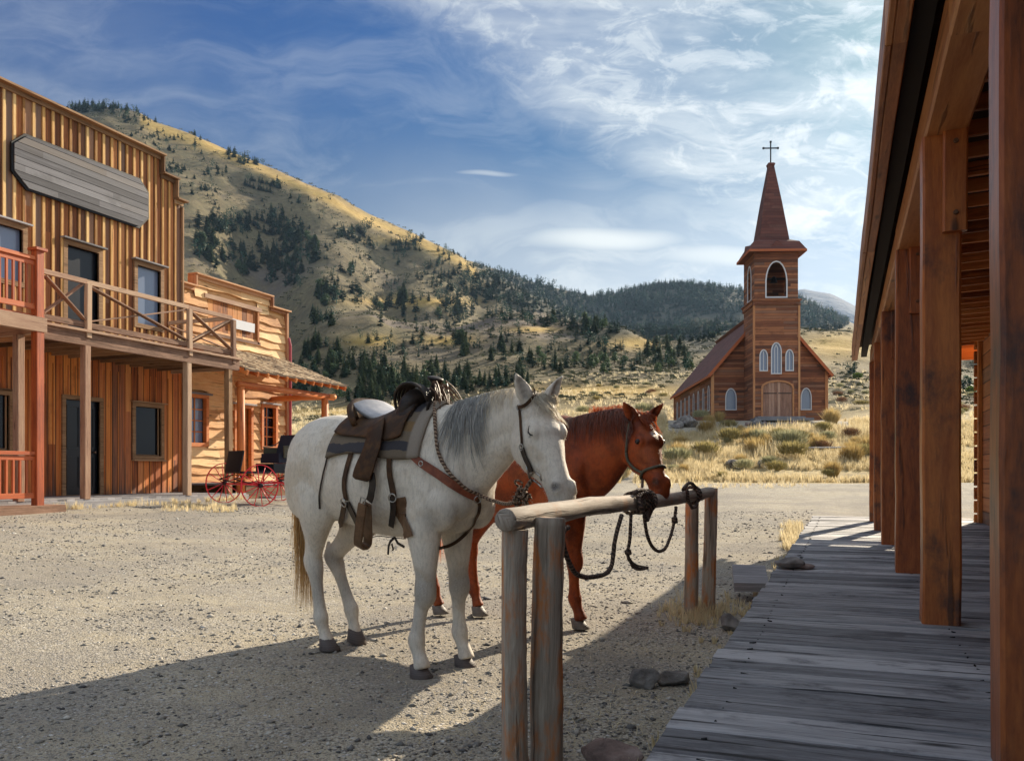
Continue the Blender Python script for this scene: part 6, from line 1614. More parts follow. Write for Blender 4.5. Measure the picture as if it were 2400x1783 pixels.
# ---- hitching rail: near pair of posts, far pair, one log across
RA = W(1198, 1212, 3.28); RB = W(1664, 1152, 7.02); RA.z = .985; RB.z = .995
dr = (RB - RA); Lr = dr.length; du = dr.normalized(); rs = Vector((du.y, -du.x, 0))
HR = thing('hitching_rail', 'hitching rail of one peeled grey log laid across two pairs of worn posts', 'hitching rail', (RA.x, RA.y, 0))
def hrb(mb, name, mats, **k): return P(mb.build(name, mats, **k), HR)
lg = MB(); n = 26; pts = []; rads = []
for i in range(n + 1):
    t = i / n; pts.append(RA - du * .05 + du * (Lr + .10) * t + Vector((0, 0, .010 * math.sin(t * 7) + random.uniform(-.0015, .0015))) + rs * (.006 * math.sin(t * 9))); rads.append(.0455 - .003 * t + random.uniform(-.001, .001))
rads.insert(0, rads[0] * .90); pts.insert(0, pts[0] - du * .012); rads[-1] *= .9
lg.tube(pts, rads, 28, lumpy=.022)
def knots(mb, axis_pts, r, n, amp):
    A = [Vector(p) for p in axis_pts]
    for _ in range(n):
        i = random.randint(1, len(A) - 2); T = (A[i + 1] - A[i - 1]).normalized(); a = random.uniform(0, 6.28); U_ = T.orthogonal().normalized(); V_ = T.cross(U_); c = A[i] + (U_ * math.cos(a) + V_ * math.sin(a)) * r; k = random.choice((-.5, 1, 1)) * amp; s_ = r * random.uniform(.45, .8)
        for j, v_ in enumerate(mb.v):
            p = Vector(v_); d = (p - c).length
            if d < s_ * 2.2: mb.v[j] = tuple(p + (c - A[i]).normalized() * k * math.exp(-(d / s_) ** 2))
knots(lg, pts, .045, 9, .008); hrb(lg, 'rail', M['log_grey'], smooth=True)
def post_at(c, ztop, r, lean=(0, 0), half=False, mat='post_round', zb=-.25):
    mb = MB(); pts = []; rr = []; kx = random.uniform(0, 6)
    for i in range(37):
        t = i / 36; z = zb + (ztop - zb) * t; pts.append(Vector((c[0] + lean[0] * t + .004 * math.sin(t * 5 + kx), c[1] + lean[1] * t + .004 * math.cos(t * 4 + kx), z))); rr.append(r * (1.06 - .10 * t + .012 * math.sin(t * 13 + c[0] * 9)))
    mb.tube(pts, rr, 28, lumpy=.020)
    knots(mb, pts, r, 7, .010)
    if half:                                  # one side sawn flat
        for k, v_ in enumerate(mb.v):
            d = (Vector(v_) - Vector((c[0], c[1], v_[2]))).dot(half)
            if d > r * .45: q = Vector(v_) - half * (d - r * .45) * .96; mb.v[k] = tuple(q)
    return hrb(mb, 'post', M[mat], smooth=not half)
nl = on_plane(1197, 1500, (RA.x + du.x * .02, RA.y + du.y * .02), (du.x, du.y)); nr = on_plane(1277, 1500, (RA.x + du.x * .17, RA.y + du.y * .17), (du.x, du.y))
post_at((nl.x, nl.y), .945, .062, (.004, .01), half=Vector((-.86, -.5, 0)))
post_at((nr.x, nr.y), .985, .064, (.022, 0))
fl0 = on_plane(1622, 1300, (RB.x - du.x * .12, RB.y - du.y * .12), (du.x, du.y)); fr0 = on_plane(1663, 1300, (RB.x + du.x * .02, RB.y + du.y * .02), (du.x, du.y))
post_at((fl0.x - .02, fl0.y), .955, .055, (.025, .0)); post_at((fr0.x - .01, fr0.y), 1.03, .054, (.02, .0))

# ---- ropes on the rail
def on_rail(x, y, side=0.0): return on_plane(x, y, (RA.x + rs.x * side, RA.y + rs.y * side), (rs.x, rs.y))
RP = thing('lead_rope', 'braided lead rope knotted round the middle of the hitching rail with ends hanging', 'rope', (RA.x, RA.y, 0))
def rpb(mb, name, mat=None, par=None, **k): return P(mb.build(name, mat or M['rope'], smooth=True, **k), par or RP)
def rope_px(pts, side, r=.0115, k=6, drop=None):
    P_ = [on_rail(*z6(x, y), side) for x, y in pts]; mb = MB(); mb.tube([Vector(q) for q in spline([tuple(p) for p in P_], k)], r, 8, lumpy=.08); return mb
rpb(rope_px([(845, 845), (820, 930), (800, 1020), (790, 1110), (778, 1175), (745, 1220), (690, 1238), (620, 1245), (560, 1228), (520, 1180), (490, 1110), (470, 1040), (463, 975), (480, 935), (500, 925)], .07), 'long_loop')
rpb(rope_px([(905, 845), (902, 920), (898, 1000), (885, 1080), (893, 1130), (925, 1170), (965, 1190), (1010, 1184)], .07, .0095), 'loose_end')
tk = rope_px([(885, 1075), (888, 1092)], .07, .019); rpb(tk, 'end_knot')
fr = rope_px([(893, 1120), (930, 1160), (975, 1175), (1015, 1180)], .06, .005); fr2 = rope_px([(893, 1125), (915, 1180), (960, 1198), (1000, 1190)], .08, .005); rpb(fr, 'frayed_strand'); rpb(fr2, 'frayed_strand')
cw = MB()
def around(s, phase=0, r=.058, tw=.03, turns=1.0, n=22, z=0):
    c = RA + du * s; out = []
    for i in range(int(n * turns) + 1):
        a = phase + 2 * math.pi * i / n; out.append(c + du * (tw * i / n) + rs * (r * math.cos(a)) + Vector((0, 0, r * math.sin(a) + z)))
    return out
s0 = (on_rail(*z6(960, 780)) - RA).dot(du)
for k in range(4): cw.tube(around(s0 - .14 + k * .075, k * .9, .058 + .006 * (k % 2), .10 * (1 if k % 2 else -.6), 1.15), .0105, 8, lumpy=.08)
for k in range(3): cw.tube([RA + du * (s0 - .10 + .12 * math.cos(a) + .02 * k) + rs * (.064 + .012 * math.sin(a * 2)) + Vector((0, 0, -.01 + .068 * math.sin(a) - .012 * k)) for a in [2 * math.pi * i / 20 for i in range(21)]], .0100, 8, lumpy=.08)
cw.tube([RA + du * (s0 - .22) + rs * .03 + Vector((0, 0, .055)), RA + du * (s0 - .13) + rs * .03 + Vector((0, 0, .075)), RA + du * (s0 - .02) + rs * .03 + Vector((0, 0, .070)), RA + du * (s0 + .06) + rs * .05 + Vector((0, 0, .04))], .0115, 8, lumpy=.1)
rpb(cw, 'coil')
hp_ = MB(); chin_r = skB.M @ skB.photo(*z6(980, 615), .006)[0]; kt = RA + du * (s0 + .03) + Vector((0, 0, .062))
hp_.tube([Vector(q) for q in spline([tuple(chin_r), tuple(chin_r * .6 + kt * .4 + Vector((0, 0, -.03))), tuple(chin_r * .2 + kt * .8 + Vector((0, 0, -.015))), tuple(kt)], 6)], .009, 8, lumpy=.08); rpb(hp_, 'halter_end')
RQ = thing('coiled_rope', 'black rope wound round the far end of the hitching rail with a hanging loop', 'rope', (RB.x, RB.y, 0))
lp = rope_px([(990, 850), (1000, 920), (1015, 990), (1045, 1050), (1085, 1078), (1125, 1060), (1150, 1010), (1170, 950), (1183, 890), (1192, 830), (1196, 790)], .072, .0105); P(lp.build('hanging_loop', M['rope'], smooth=True), RQ)
rpb(rope_px([(1186, 860), (1188, 895)], .076, .020), 'stopper_knot', par=RQ)
s1 = (on_rail(*z6(1290, 725)) - RA).dot(du); cw = MB()
for k in range(3): cw.tube(around(s1 + k * .022, k * 1.1, .056 + .004 * k, .035, 1.1), .0105, 8, lumpy=.06)
cw.tube([RA + du * (s1 - .40 + .46 * t) + rs * .03 + Vector((0, 0, .048 + .045 * math.sin(math.pi * t))) for t in [i / 12 for i in range(13)]], .0125, 8, lumpy=.06)
cw.tube([RA + du * (s1 - .40) + rs * .06 + Vector((0, 0, .045)), RA + du * (s1 - .34) + rs * .055 + Vector((0, 0, -.03)), RA + du * (s1 - .22) + rs * .055 + Vector((0, 0, -.085)), RA + du * (s1 - .08) + rs * .05 + Vector((0, 0, -.085)), RA + du * s1 + rs * .05 + Vector((0, 0, -.06))], .012, 8, lumpy=.06)
P(cw.build('coil', M['rope'], smooth=True), RQ)
HB = place_like(thing('halter', 'grey rope halter on the chestnut horse behind the rail', 'halter'), BH)
M['halter'] = plain('grey_green_webbing', (.085, .085, .065), .8, 0, 60, .5)
for nm, pts in (('crown_strap', [(900, 240), (893, 300), (885, 380), (880, 440)]), ('cheek_strap', [(880, 440), (890, 490), (920, 530), (960, 560), (985, 565)]), ('noseband', [(985, 565), (1010, 552), (1050, 540), (1095, 530), (1140, 540)]), ('chin_strap', [(985, 565), (975, 590), (978, 612)])):
    P_, N_ = skB.path([z6(*p) for p in pts], 5, .008); mb = MB(); mb.tube(P_, .0095, 7, lumpy=.05); under(mb, nm, M['halter'], HB, smooth=True)

# ---- carriage
def wheel(parent, c, ax, r=.47, spokes=14, name='wheel'):
    """c centre, ax axle direction; hub, felloe and iron tyre in one wheel part with rim and hub as sub-parts"""
    ax = Vector(ax).normalized(); u_ = Vector((0, 0, 1)); v_ = ax.cross(u_).normalized(); c = Vector(c); mb = MB()
    for k in range(spokes):
        a = 2 * math.pi * (k + .3) / spokes; d = u_ * math.cos(a) + v_ * math.sin(a); mb.tube([c + d * .05 + ax * (.018 if k % 2 else -.018), c + d * (r - .02)], [.0125, .009], 6)
    o = P(mb.build(name, M['paint_red'], smooth=True), parent)
    mb = MB(); pts = [c + (u_ * math.cos(2 * math.pi * i / 48) + v_ * math.sin(2 * math.pi * i / 48)) * (r - .012) for i in range(49)]
    mb.strap([p - ax * 0 for p in pts], [(p - c).normalized() for p in pts], .030, .018); q = mb.build('rim', M['paint_red']); q.parent = o
    mb = MB(); mb.tube([c - ax * .09, c - ax * .05, c - ax * .03, c + ax * .03, c + ax * .05, c + ax * .11, c + ax * .115], [.028, .042, .055, .055, .042, .032, .022], 14); q = mb.build('hub', M['paint_black'], smooth=True); q.parent = o
    for ch_ in o.children: ch_.matrix_parent_inverse = Matrix.Identity(4); 
    return o
def cam3(Xc, Zc, z): return Vector((Xc * CS - Zc * SN, Xc * SN + Zc * CS, z))
gz = .40
w2 = cam3(-.2955 * 19.2, 19.2, 0); w1 = cam3(-.337 * 20.25, 20.25, 0); axv = (w2 - w1); track = axv.length; axv.normalize(); back = Vector((-axv.y, axv.x, 0)); back = back if back.y > 0 else -back
w3 = w1 + back * 1.50; w4 = w2 + back * 1.50
CG = thing('carriage', 'black open carriage on four thin red spoked wheels outside the store', 'carriage', (w1.x, w1.y, hz(w1.x, w1.y)))
def cgb(mb, name, mats, **k): return P(mb.build(name, mats, **k), CG)
zw = []
for wc in (w1, w2, w3, w4):
    g_ = hz(wc.x, wc.y); r_ = .47; zw.append(g_ + r_)
za_ = sum(zw) / 4
wh_obj = []
for wc in (w1, w2, w3, w4):
    r_ = .47; o = wheel(CG, (wc.x, wc.y, hz(wc.x, wc.y) + r_ - .005), axv, r_)
cx_ = (w1 + w2) / 2; L_ = lambda a, b, z: cx_ + back * a + axv * b + Vector((0, 0, z))     # a back along, b towards us
b = MB(); b.tube([L_(0, -track / 2, za_), L_(0, track / 2, za_)], .022, 8); b.tube([L_(1.5, -track / 2, za_), L_(1.5, track / 2, za_)], .022, 8); b.beam(L_(0, 0, za_ + .02), L_(1.5, 0, za_ + .02), .04, .05); cgb(b, 'axle', M['paint_red'])
b = MB()
for a in (0, 1.5):
    for s in (-.32, .32):
        b.tube([L_(a - .38, s, za_ + .12), L_(a, s, za_ + .03), L_(a + .38, s, za_ + .12), L_(a, s, za_ + .22), L_(a - .38, s, za_ + .12)], .014, 6)
cgb(b, 'leaf_spring', M['iron'])
rot_c = Matrix((( -axv.x, back.x, 0), (-axv.y, back.y, 0), (0, 0, 1)))
def cbox(mb, a, b_, z, sa, sb_, sz, tilt=0, mi=0): mb.box(L_(a, b_, z), (sb_, sa, sz), rot=rot_c @ Matrix.Rotation(tilt, 3, 'X'), mi=mi)
b = MB(); cbox(b, .78, 0, za_ + .27, 1.95, .78, .05); cbox(b, 1.15, .38, za_ + .38, 1.1, .03, .20); cbox(b, 1.15, -.38, za_ + .38, 1.1, .03, .20); cbox(b, 1.70, 0, za_ + .38, .03, .78, .2); cgb(b, 'body', M['paint_black'])
b = MB(); cbox(b, -.18, 0, za_ + .52, .03, .66, .50, R(-12)); cgb(b, 'dashboard', M['paint_black'])
for (a, zz) in ((.98, .64),):
    b = MB(); cbox(b, a, 0, za_ + zz - .08, .50, .80, .14); cbox(b, a + .0, 0, za_ + zz + .03, .48, .76, .10, 0); cgb(b, 'seat', M['cloth_black'])
    b = MB(); cbox(b, a + .30, 0, za_ + zz + .28, .10, .86, .50, R(-18)); cgb(b, 'backrest', M['cloth_black'])
    for s in (-1, 1):
        b = MB(); cbox(b, a + .10, s * .43, za_ + zz + .10, .48, .04, .26); b.tube([L_(a - .16, s * .44, za_ + zz + .24), L_(a + .1, s * .45, za_ + zz + .26), L_(a + .28, s * .45, za_ + zz + .36), L_(a + .42, s * .44, za_ + zz + .55)], .012, 6); cgb(b, 'arm_panel', M['olive'])

# ---- stones, block, litter beside the boardwalk
def stone_m(name, c1, c2, c3):
    def fn(t):
        oc = t.n('ShaderNodeTexCoord').outputs['Object']; n = t.noise(oc, 5, 7, .65); f = t.noise(oc, 40, 5, .7); v = t.n('ShaderNodeTexVoronoi', {'feature': 'F1'}, Vector=oc, Scale=14.0).outputs['Distance']
        t.surf(t.mix(t.m('MULTIPLY', f, .35), t.ramp(n, [(.36, c1), (.52, c2), (.66, c3)]), c1), .85, t.m('ADD', n, t.m('ADD', t.m('MULTIPLY', f, .4), t.m('MULTIPLY', v, .3))), .8, .03)
    return material(name, fn)
M['stone'] = stone_m('grey_fieldstone', (.085, .078, .075), (.20, .185, .175), (.36, .34, .32))
M['stone_red'] = stone_m('reddish_stone', (.10, .07, .062), (.26, .18, .155), (.42, .33, .30))
M['stone_blue'] = stone_m('blue_grey_boulder', (.12, .13, .15), (.26, .29, .33), (.46, .48, .52))
def stone(name, c, size, m, seed, label=None, cat='stone', group=None, rz=0.0, cuts=7):
    rng = random.Random(seed); bm = bmesh.new(); bmesh.ops.create_icosphere(bm, subdivisions=4, radius=1.0)
    planes = [(Vector([rng.gauss(0, 1) for _ in range(3)]).normalized(), rng.uniform(.52, .85)) for _ in range(cuts + 4)]
    off = rng.uniform(0, 50)
    from mathutils import noise as mn
    for v in bm.verts:
        for n_, d in planes:
            k = v.co.dot(n_)
            if k > d: v.co -= n_ * (k - d) * .92
        v.co += v.co.normalized() * (mn.noise(v.co * 1.8 + Vector((off, 0, 0))) * .10 + mn.noise(v.co * 5 + Vector((off, 0, 0))) * .035)
        v.co = Vector((v.co.x * size[0], v.co.y * size[1], v.co.z * size[2]))
    me = bpy.data.meshes.new(name); bm.to_mesh(me); bm.free(); me.materials.append(m); me.polygons.foreach_set('use_smooth', np.ones(len(me.polygons), dtype=bool))
    o = bpy.data.objects.new(name, me); col.objects.link(o); o.location = c; o.rotation_euler = (0, 0, rz); return tag(o, label, cat, group)
def at(x, y, z=0.0):
    p = on_ground(x, y, z); g_ = hz(p.x, p.y); return Vector((p.x, p.y, g_))
q = at(1513, 1612); stone('stone', q + Vector((0, 0, .045)), (.088, .075, .07), M['stone'], 3, 'pale angular stone with one split face lying in the shade beside the planks', rz=.4)
q = at(1578, 1606); stone('stone', q + Vector((0, .03, .03)), (.115, .085, .055), M['stone'], 8, 'low rounded grey stone right of the angular split stone', rz=1.2)
q = at(1440, 1800); stone('stone', q + Vector((.0, .02, .03)), (.155, .13, .085), M['stone_red'], 5, 'reddish flat stone at the bottom edge by the boardwalk', rz=.9)
q = at(1712, 1478); stone('stone', q + Vector((0, 0, .05)), (.105, .09, .075), M['stone'], 12, 'rounded stone half under the boardwalk edge past the rail posts', rz=.2)
q = on_ground(1850, 1332, DZ); stone('stone', (q.x, q.y, DZ + .05), (.125, .16, .062), M['stone'], 21, 'dark rough stone lying on the boardwalk edge', rz=.5, cuts=4)
q = on_ground(1884, 1333, DZ); stone('stone', (q.x, q.y, DZ + .028), (.10, .07, .035), M['stone_red'], 22, 'small flat brown stone beside the dark stone on the boardwalk', rz=.2)
b = MB(); q = on_ground(1758, 1345, .22); b.box((q.x, q.y, .185), (.30, .62, .085), rot=Matrix.Rotation(R(8), 3, 'Z') @ Matrix.Rotation(R(9), 3, 'X'), axis=0, jit=.006); o = b.build('timber_block', M['grey_wood']); tag(o, 'short sawn timber block used as a step beside the boardwalk', 'timber block')

# ---------------------------------------------------------------- vegetation and small litter
def leafm(name, c1, c2, trans=.3, rough=.6, attr='rnd'):
    def fn(t):
        rnd = t.n('ShaderNodeAttribute', {'attribute_name': attr}).outputs['Fac']
        oi = t.n('ShaderNodeObjectInfo').outputs['Random']
        c = t.mix(t.m('ADD', t.m('MULTIPLY', rnd, .65), t.m('MULTIPLY', oi, .35)), c1, c2)
        p = t.n('ShaderNodeBsdfPrincipled'); t.put(p.inputs['Base Color'], c); t.put(p.inputs['Roughness'], rough); t.put(p.inputs['Specular IOR Level'], .2)
        tr = t.n('ShaderNodeBsdfTranslucent'); t.put(tr.inputs['Color'], c)
        mx_ = t.n('ShaderNodeMixShader', None, _0=trans, _1=p.outputs[0], _2=tr.outputs[0])
        o = t.n('ShaderNodeOutputMaterial'); t.t.links.new(mx_.outputs[0], o.inputs[0])
    return material(name, fn)
M['needles'] = leafm('dark_conifer_needles', (.028, .062, .032), (.125, .175, .078), .35)
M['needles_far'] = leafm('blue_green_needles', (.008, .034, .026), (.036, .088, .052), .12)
M['bark'] = plain('conifer_bark', (.085, .055, .038), .9, 0, 6, .4)
M['sage'] = leafm('grey_green_sage', (.20, .20, .11), (.46, .44, .27), .4)
M['hill_sage'] = leafm('dark_hill_shrub', (.040, .052, .030), (.125, .125, .068), .1)
M['gold_leaf'] = leafm('golden_rabbitbrush', (.30, .20, .07), (.62, .48, .22), .45)
M['rust_leaf'] = leafm('rusty_dead_shrub', (.10, .055, .035), (.27, .15, .085), .3)
M['olive_leaf'] = leafm('olive_shrub', (.17, .15, .06), (.46, .38, .17), .4)
M['straw'] = leafm('bleached_dry_grass', (.42, .33, .17), (.90, .79, .54), .5)
M['green_leaf'] = leafm('green_shrub', (.06, .10, .025), (.20, .26, .07), .3)

def np_mesh(name, V, F, mats, mi=None, rnd=None, link=True):
    me = bpy.data.meshes.new(name); V = np.asarray(V, np.float32); F = np.asarray(F, np.int32); k = F.shape[1]
    me.vertices.add(len(V)); me.vertices.foreach_set('co', V.ravel()); me.loops.add(F.size); me.loops.foreach_set('vertex_index', F.ravel())
    me.polygons.add(len(F)); me.polygons.foreach_set('loop_start', np.arange(len(F), dtype=np.int32) * k); me.polygons.foreach_set('loop_total', np.full(len(F), k, np.int32))
    for m in mats: me.materials.append(m)
    if mi is not None: me.polygons.foreach_set('material_index', np.asarray(mi, np.int32))
    me.update(calc_edges=True)
    a = me.attributes.new('rnd', 'FLOAT', 'FACE'); a.data.foreach_set('value', np.asarray(rnd if rnd is not None else np.random.rand(len(F)), np.float32))
    return me

def conifer(seed, H=10.0, wid=.20, whorls=26, per=8, low=.06, rough=1.0, clump=1.0):
    """tapered trunk and drooping sprays; triangles only"""
    rg = np.random.RandomState(seed); V = []; F = []; mi = []
    n = 6
    for k, (z, r) in enumerate(((-.6, .22), (H * .3, .16), (H * .7, .08), (H, .015))):
        for i in range(n): a = 2 * math.pi * i / n; V.append((r * math.cos(a) + .1 * math.sin(z), r * math.sin(a), z))
    for k in range(3):
        for i in range(n):
            j = (i + 1) % n; a, b, c, d = k * n + i, k * n + j, (k + 1) * n + j, (k + 1) * n + i; F += [(a, b, c), (a, c, d)]; mi += [0, 0]
    ecc = rg.uniform(0, 6.28)
    for w_ in range(whorls):
        t = (w_ + rg.uniform(-.3, .3)) / whorls; z = H * (low + (1 - low) * t); prof = (1 - t) ** .85 * (.55 + .45 * min(1, t / .12)) + .02
        for p in range(per):
            if rg.rand() < .12 * rough: continue
            a = rg.uniform(0, 6.283); L = H * wid * prof * rg.uniform(.65, 1.15) * (1 + .22 * math.sin(a * 2 + ecc)); ca, sa = math.cos(a), math.sin(a); dr_ = rg.uniform(.15, .5) - .35 * t; wd = L * rg.uniform(.30, .5) * clump
            for s_ in range(3):                # three overlapping sprays along each bough
                u0 = L * (s_ * .28); u1 = L * (s_ * .28 + .46); zz0 = z - dr_ * u0 + rg.uniform(-.08, .08); zz1 = z - dr_ * u1 - .05 * L; ww = wd * (1 - s_ * .22); tl_ = rg.uniform(-.25, .25)
                b = len(V); V += [(ca * u0, sa * u0, zz0 + .06 * H * .1), (ca * (u0 + u1) * .5 - sa * ww, sa * (u0 + u1) * .5 + ca * ww, (zz0 + zz1) / 2 - .12 * ww + tl_ * .3), (ca * u1, sa * u1, zz1), (ca * (u0 + u1) * .5 + sa * ww, sa * (u0 + u1) * .5 - ca * ww, (zz0 + zz1) / 2 - .12 * ww - tl_ * .3), (ca * (u0 + u1) * .5, sa * (u0 + u1) * .5, (zz0 + zz1) / 2 - .55 * ww)]
                F += [(b, b + 1, b + 2), (b, b + 2, b + 3), (b, b + 1, b + 4), (b + 2, b + 3, b + 4)]; mi += [1, 1, 1, 1]
    return np.array(V), np.array(F), np.array(mi)
def bushy(seed, H=6.0, W_=.42, n=620, low=.08):
    """round-crowned juniper or pine made of leaf clumps through the crown"""
    rg = np.random.RandomState(seed); V = []; F = []; mi = []
    for k, (z, r) in enumerate(((-.5, .20), (H * .4, .12), (H * .8, .04))):
        for i in range(5): a = 2 * math.pi * i / 5; V.append((r * math.cos(a) + .12 * z / H, r * math.sin(a), z))
    for k in range(2):
        for i in range(5):
            j = (i + 1) % 5; a, b, c, d = k * 5 + i, k * 5 + j, (k + 1) * 5 + j, (k + 1) * 5 + i; F += [(a, b, c), (a, c, d)]; mi += [0, 0]
    lobes = [(rg.uniform(-.5, .5) * W_ * H * .9, rg.uniform(-.5, .5) * W_ * H * .9, H * rg.uniform(low + .12, .85), H * rg.uniform(.12, .24)) for _ in range(9)] + [(0, 0, H * .8, H * .16)]
    for i in range(n):
        l = lobes[rg.randint(len(lobes))]; d = rg.normal(size=3); d /= np.linalg.norm(d); rr = l[3] * rg.uniform(.55, 1.08); c = np.array(l[:3]) + d * rr * [1, 1, .85]
        if c[2] < H * low: continue
        u_ = rg.normal(size=3); u_ /= np.linalg.norm(u_); v_ = np.cross(u_, d); v_ /= np.linalg.norm(v_) + 1e-6; s = H * rg.uniform(.022, .05); b = len(V)
        V += [tuple(c - u_ * s), tuple(c + v_ * s), tuple(c + u_ * s + d * s * .5), tuple(c - v_ * s)]; F += [(b, b + 1, b + 2), (b, b + 2, b + 3)]; mi += [1, 1]
    return np.array(V), np.array(F), np.array(mi)
protos = [conifer(1, wid=.27, whorls=30, per=9), conifer(2, wid=.23, whorls=32, per=9), conifer(3, wid=.33, whorls=26, per=10), conifer(4, wid=.21, rough=1.6, per=9), conifer(5, wid=.30, low=.02, per=10), conifer(6, wid=.26, low=.12, rough=2, per=9), bushy(7), bushy(8, W_=.5), bushy(9, W_=.36)]
PH = [10] * 6 + [6] * 3
pm = [np_mesh('conifer', v, f, [M['bark'], M['needles']], mi, np.random.RandomState(i).rand(len(f))) for i, (v, f, mi) in enumerate(protos)]
cand = []
rg = np.random.RandomState(11)
def region(x, y):
    if y < 275 and x < 345: return 0
    if y < 480: return 1
    if x < 705 and y < 630: return 2
    if y > 725 and x < 1160: return 4
    if x > 1600: return 6
    if x > 1160: return 5
    return 3
RL = [('dark conifer in the dense stand along the top of the highest hill', 'conifers crowning the highest hill'),
      ('small conifer scattered high on the open upper slope', 'conifers on the upper slope'),
      ('dark conifer in the shaded hollow above the slab sided store', 'conifers in the shaded hollow'),
      ('conifer standing on the open middle slope above the grassy shoulder', 'conifers on the middle slope'),
      ('tall conifer on the lower slope behind the saddled white horse', 'conifers on the lower slope'),
      ('conifer by the knoll to the left of the church roof', 'conifers left of the church'),
      ('green conifer on the golden slope to the right of the church', 'conifers right of the church')]
for (x, y, rx, ry, n, s) in STANDS:
    for k in range(int(n * 1.45)):
        for tr_ in range(6):
            a, r_ = rg.uniform(0, 6.283), rg.uniform(0, 1) ** .5; px, py = (x + rx * r_ * math.cos(a)) * OV, (y + ry * r_ * math.sin(a)) * OV
            h = on_hill(px, py, 60)
            if h and h[3] > 90: break
        if not h or h[3] < 90: continue
        hp_x = s * OV * rg.uniform(.70, 1.30); hgt = hp_x * h[3] / FPX
        cand.append((hp_x, h[0], h[1], h[2], hgt, x, y))
cand.sort(key=lambda c: -c[0])
woods_extra = cand[290:]
for (hp_x, u, v, z, hgt, x, y) in cand[:290]:
    lone = rg.rand() < (.30 if region(x, y) in (1, 3, 5, 6) else .10)
    k = rg.randint(6, 9) if lone else rg.randint(0, 6); sc_ = hgt / PH[k] * (.75 if lone else 1.0); wdn = rg.uniform(.85, 1.2)
    o = bpy.data.objects.new('conifer_tree', pm[k]); col.objects.link(o); o.location = (u, v, z - .1 * sc_); o.scale = (sc_ * wdn, sc_ * wdn, sc_); o.rotation_euler = (rg.normal(0, .03), rg.normal(0, .03), rg.uniform(0, 6.28))
    lb, gp = RL[region(x, y)]; tag(o, lb, 'tree', gp)
# far woods as one mass
lo = [conifer(31, whorls=11, per=6, wid=.30), conifer(32, whorls=11, per=6, wid=.25), conifer(33, whorls=10, per=6, wid=.36), bushy(34, n=90)]
lo_h = [10, 10, 10, 6]
VV = []; FF = []; RR = []; base = 0; spots = [(c[1], c[2], c[3], c[4]) for c in woods_extra]
for (x, y, rx, ry, n, s) in WOODS:
    for k in range(int(n * 1.4)):
        a, r_ = rg.uniform(0, 6.283), rg.uniform(0, 1) ** .5; h = on_hill((x + rx * r_ * math.cos(a)) * OV, (y + ry * r_ * math.sin(a)) * OV, 140)
        if h and h[3] > 230: spots.append((h[0], h[1], h[2], s * OV * rg.uniform(.55, 1.05) * h[3] / FPX))
for (u, v, z, hgt) in spots:
    k = rg.choice(4, p=[.3, .25, .25, .2]); P0, F0, m0 = lo[k]; sc_ = hgt / lo_h[k]; a = rg.uniform(0, 6.28); ca, sa = math.cos(a), math.sin(a); q = P0 * sc_; wdn = rg.uniform(.9, 1.4)
    VV.append(np.stack([u + (q[:, 0] * ca - q[:, 1] * sa) * wdn, v + (q[:, 0] * sa + q[:, 1] * ca) * wdn, z + q[:, 2]], 1)); FF.append(F0 + base); base += len(P0); RR.append(np.clip(rg.rand() * .8 + rg.rand(len(F0)) * .3, 0, 1))
me = np_mesh('forest', np.concatenate(VV), np.concatenate(FF), [M['needles_far']], None, np.concatenate(RR)); o = bpy.data.objects.new('forest', me); col.objects.link(o); tag(o, kind='stuff')

def spray(rg, n, H, W_, blade, bw, up=.8, tip=.0):
    """a shrub or tuft: n curved blades from a small base"""
    a = rg.uniform(0, 6.283, n); r0 = rg.uniform(0, 1, n) ** .5 * W_ * .35; out = rg.uniform(0, 1, n) ** .7 * W_ * .65; L = H * rg.uniform(.55, 1.05, n) * (1 - .35 * (out / W_) ** 2); ca, sa = np.cos(a), np.sin(a); j = rg.normal(0, .12 * W_, (n, 2))
    z0 = rg.uniform(0, 1, n) * (H * .45 if up < .5 else 0)
    p0 = np.stack([ca * r0, sa * r0, z0 * .6], 1); p2 = np.stack([ca * (r0 + out) + j[:, 0], sa * (r0 + out) + j[:, 1], L], 1); p1 = p0 * .45 + p2 * .55; p1[:, 2] = L * .62; p2[:, 2] -= tip * L
    if up < .5:                               # short twigs spread through the crown
        p0 = p0 * .3 + p2 * .7; p1 = p0 * .5 + p2 * .5
    s = np.stack([-sa, ca, rg.normal(0, .4, n)], 1) * bw * rg.uniform(.6, 1.3, (n, 1))
    V = np.stack([p0 - s, p0 + s, p1 - s * .9, p1 + s * .9, p2], 1).reshape(-1, 3); b = np.arange(n)[:, None] * 5
    F = np.concatenate([b + [0, 1, 3], b + [0, 3, 2], b + [2, 3, 4]]); R_ = np.tile(rg.rand(n), 3)
    return V, F, R_
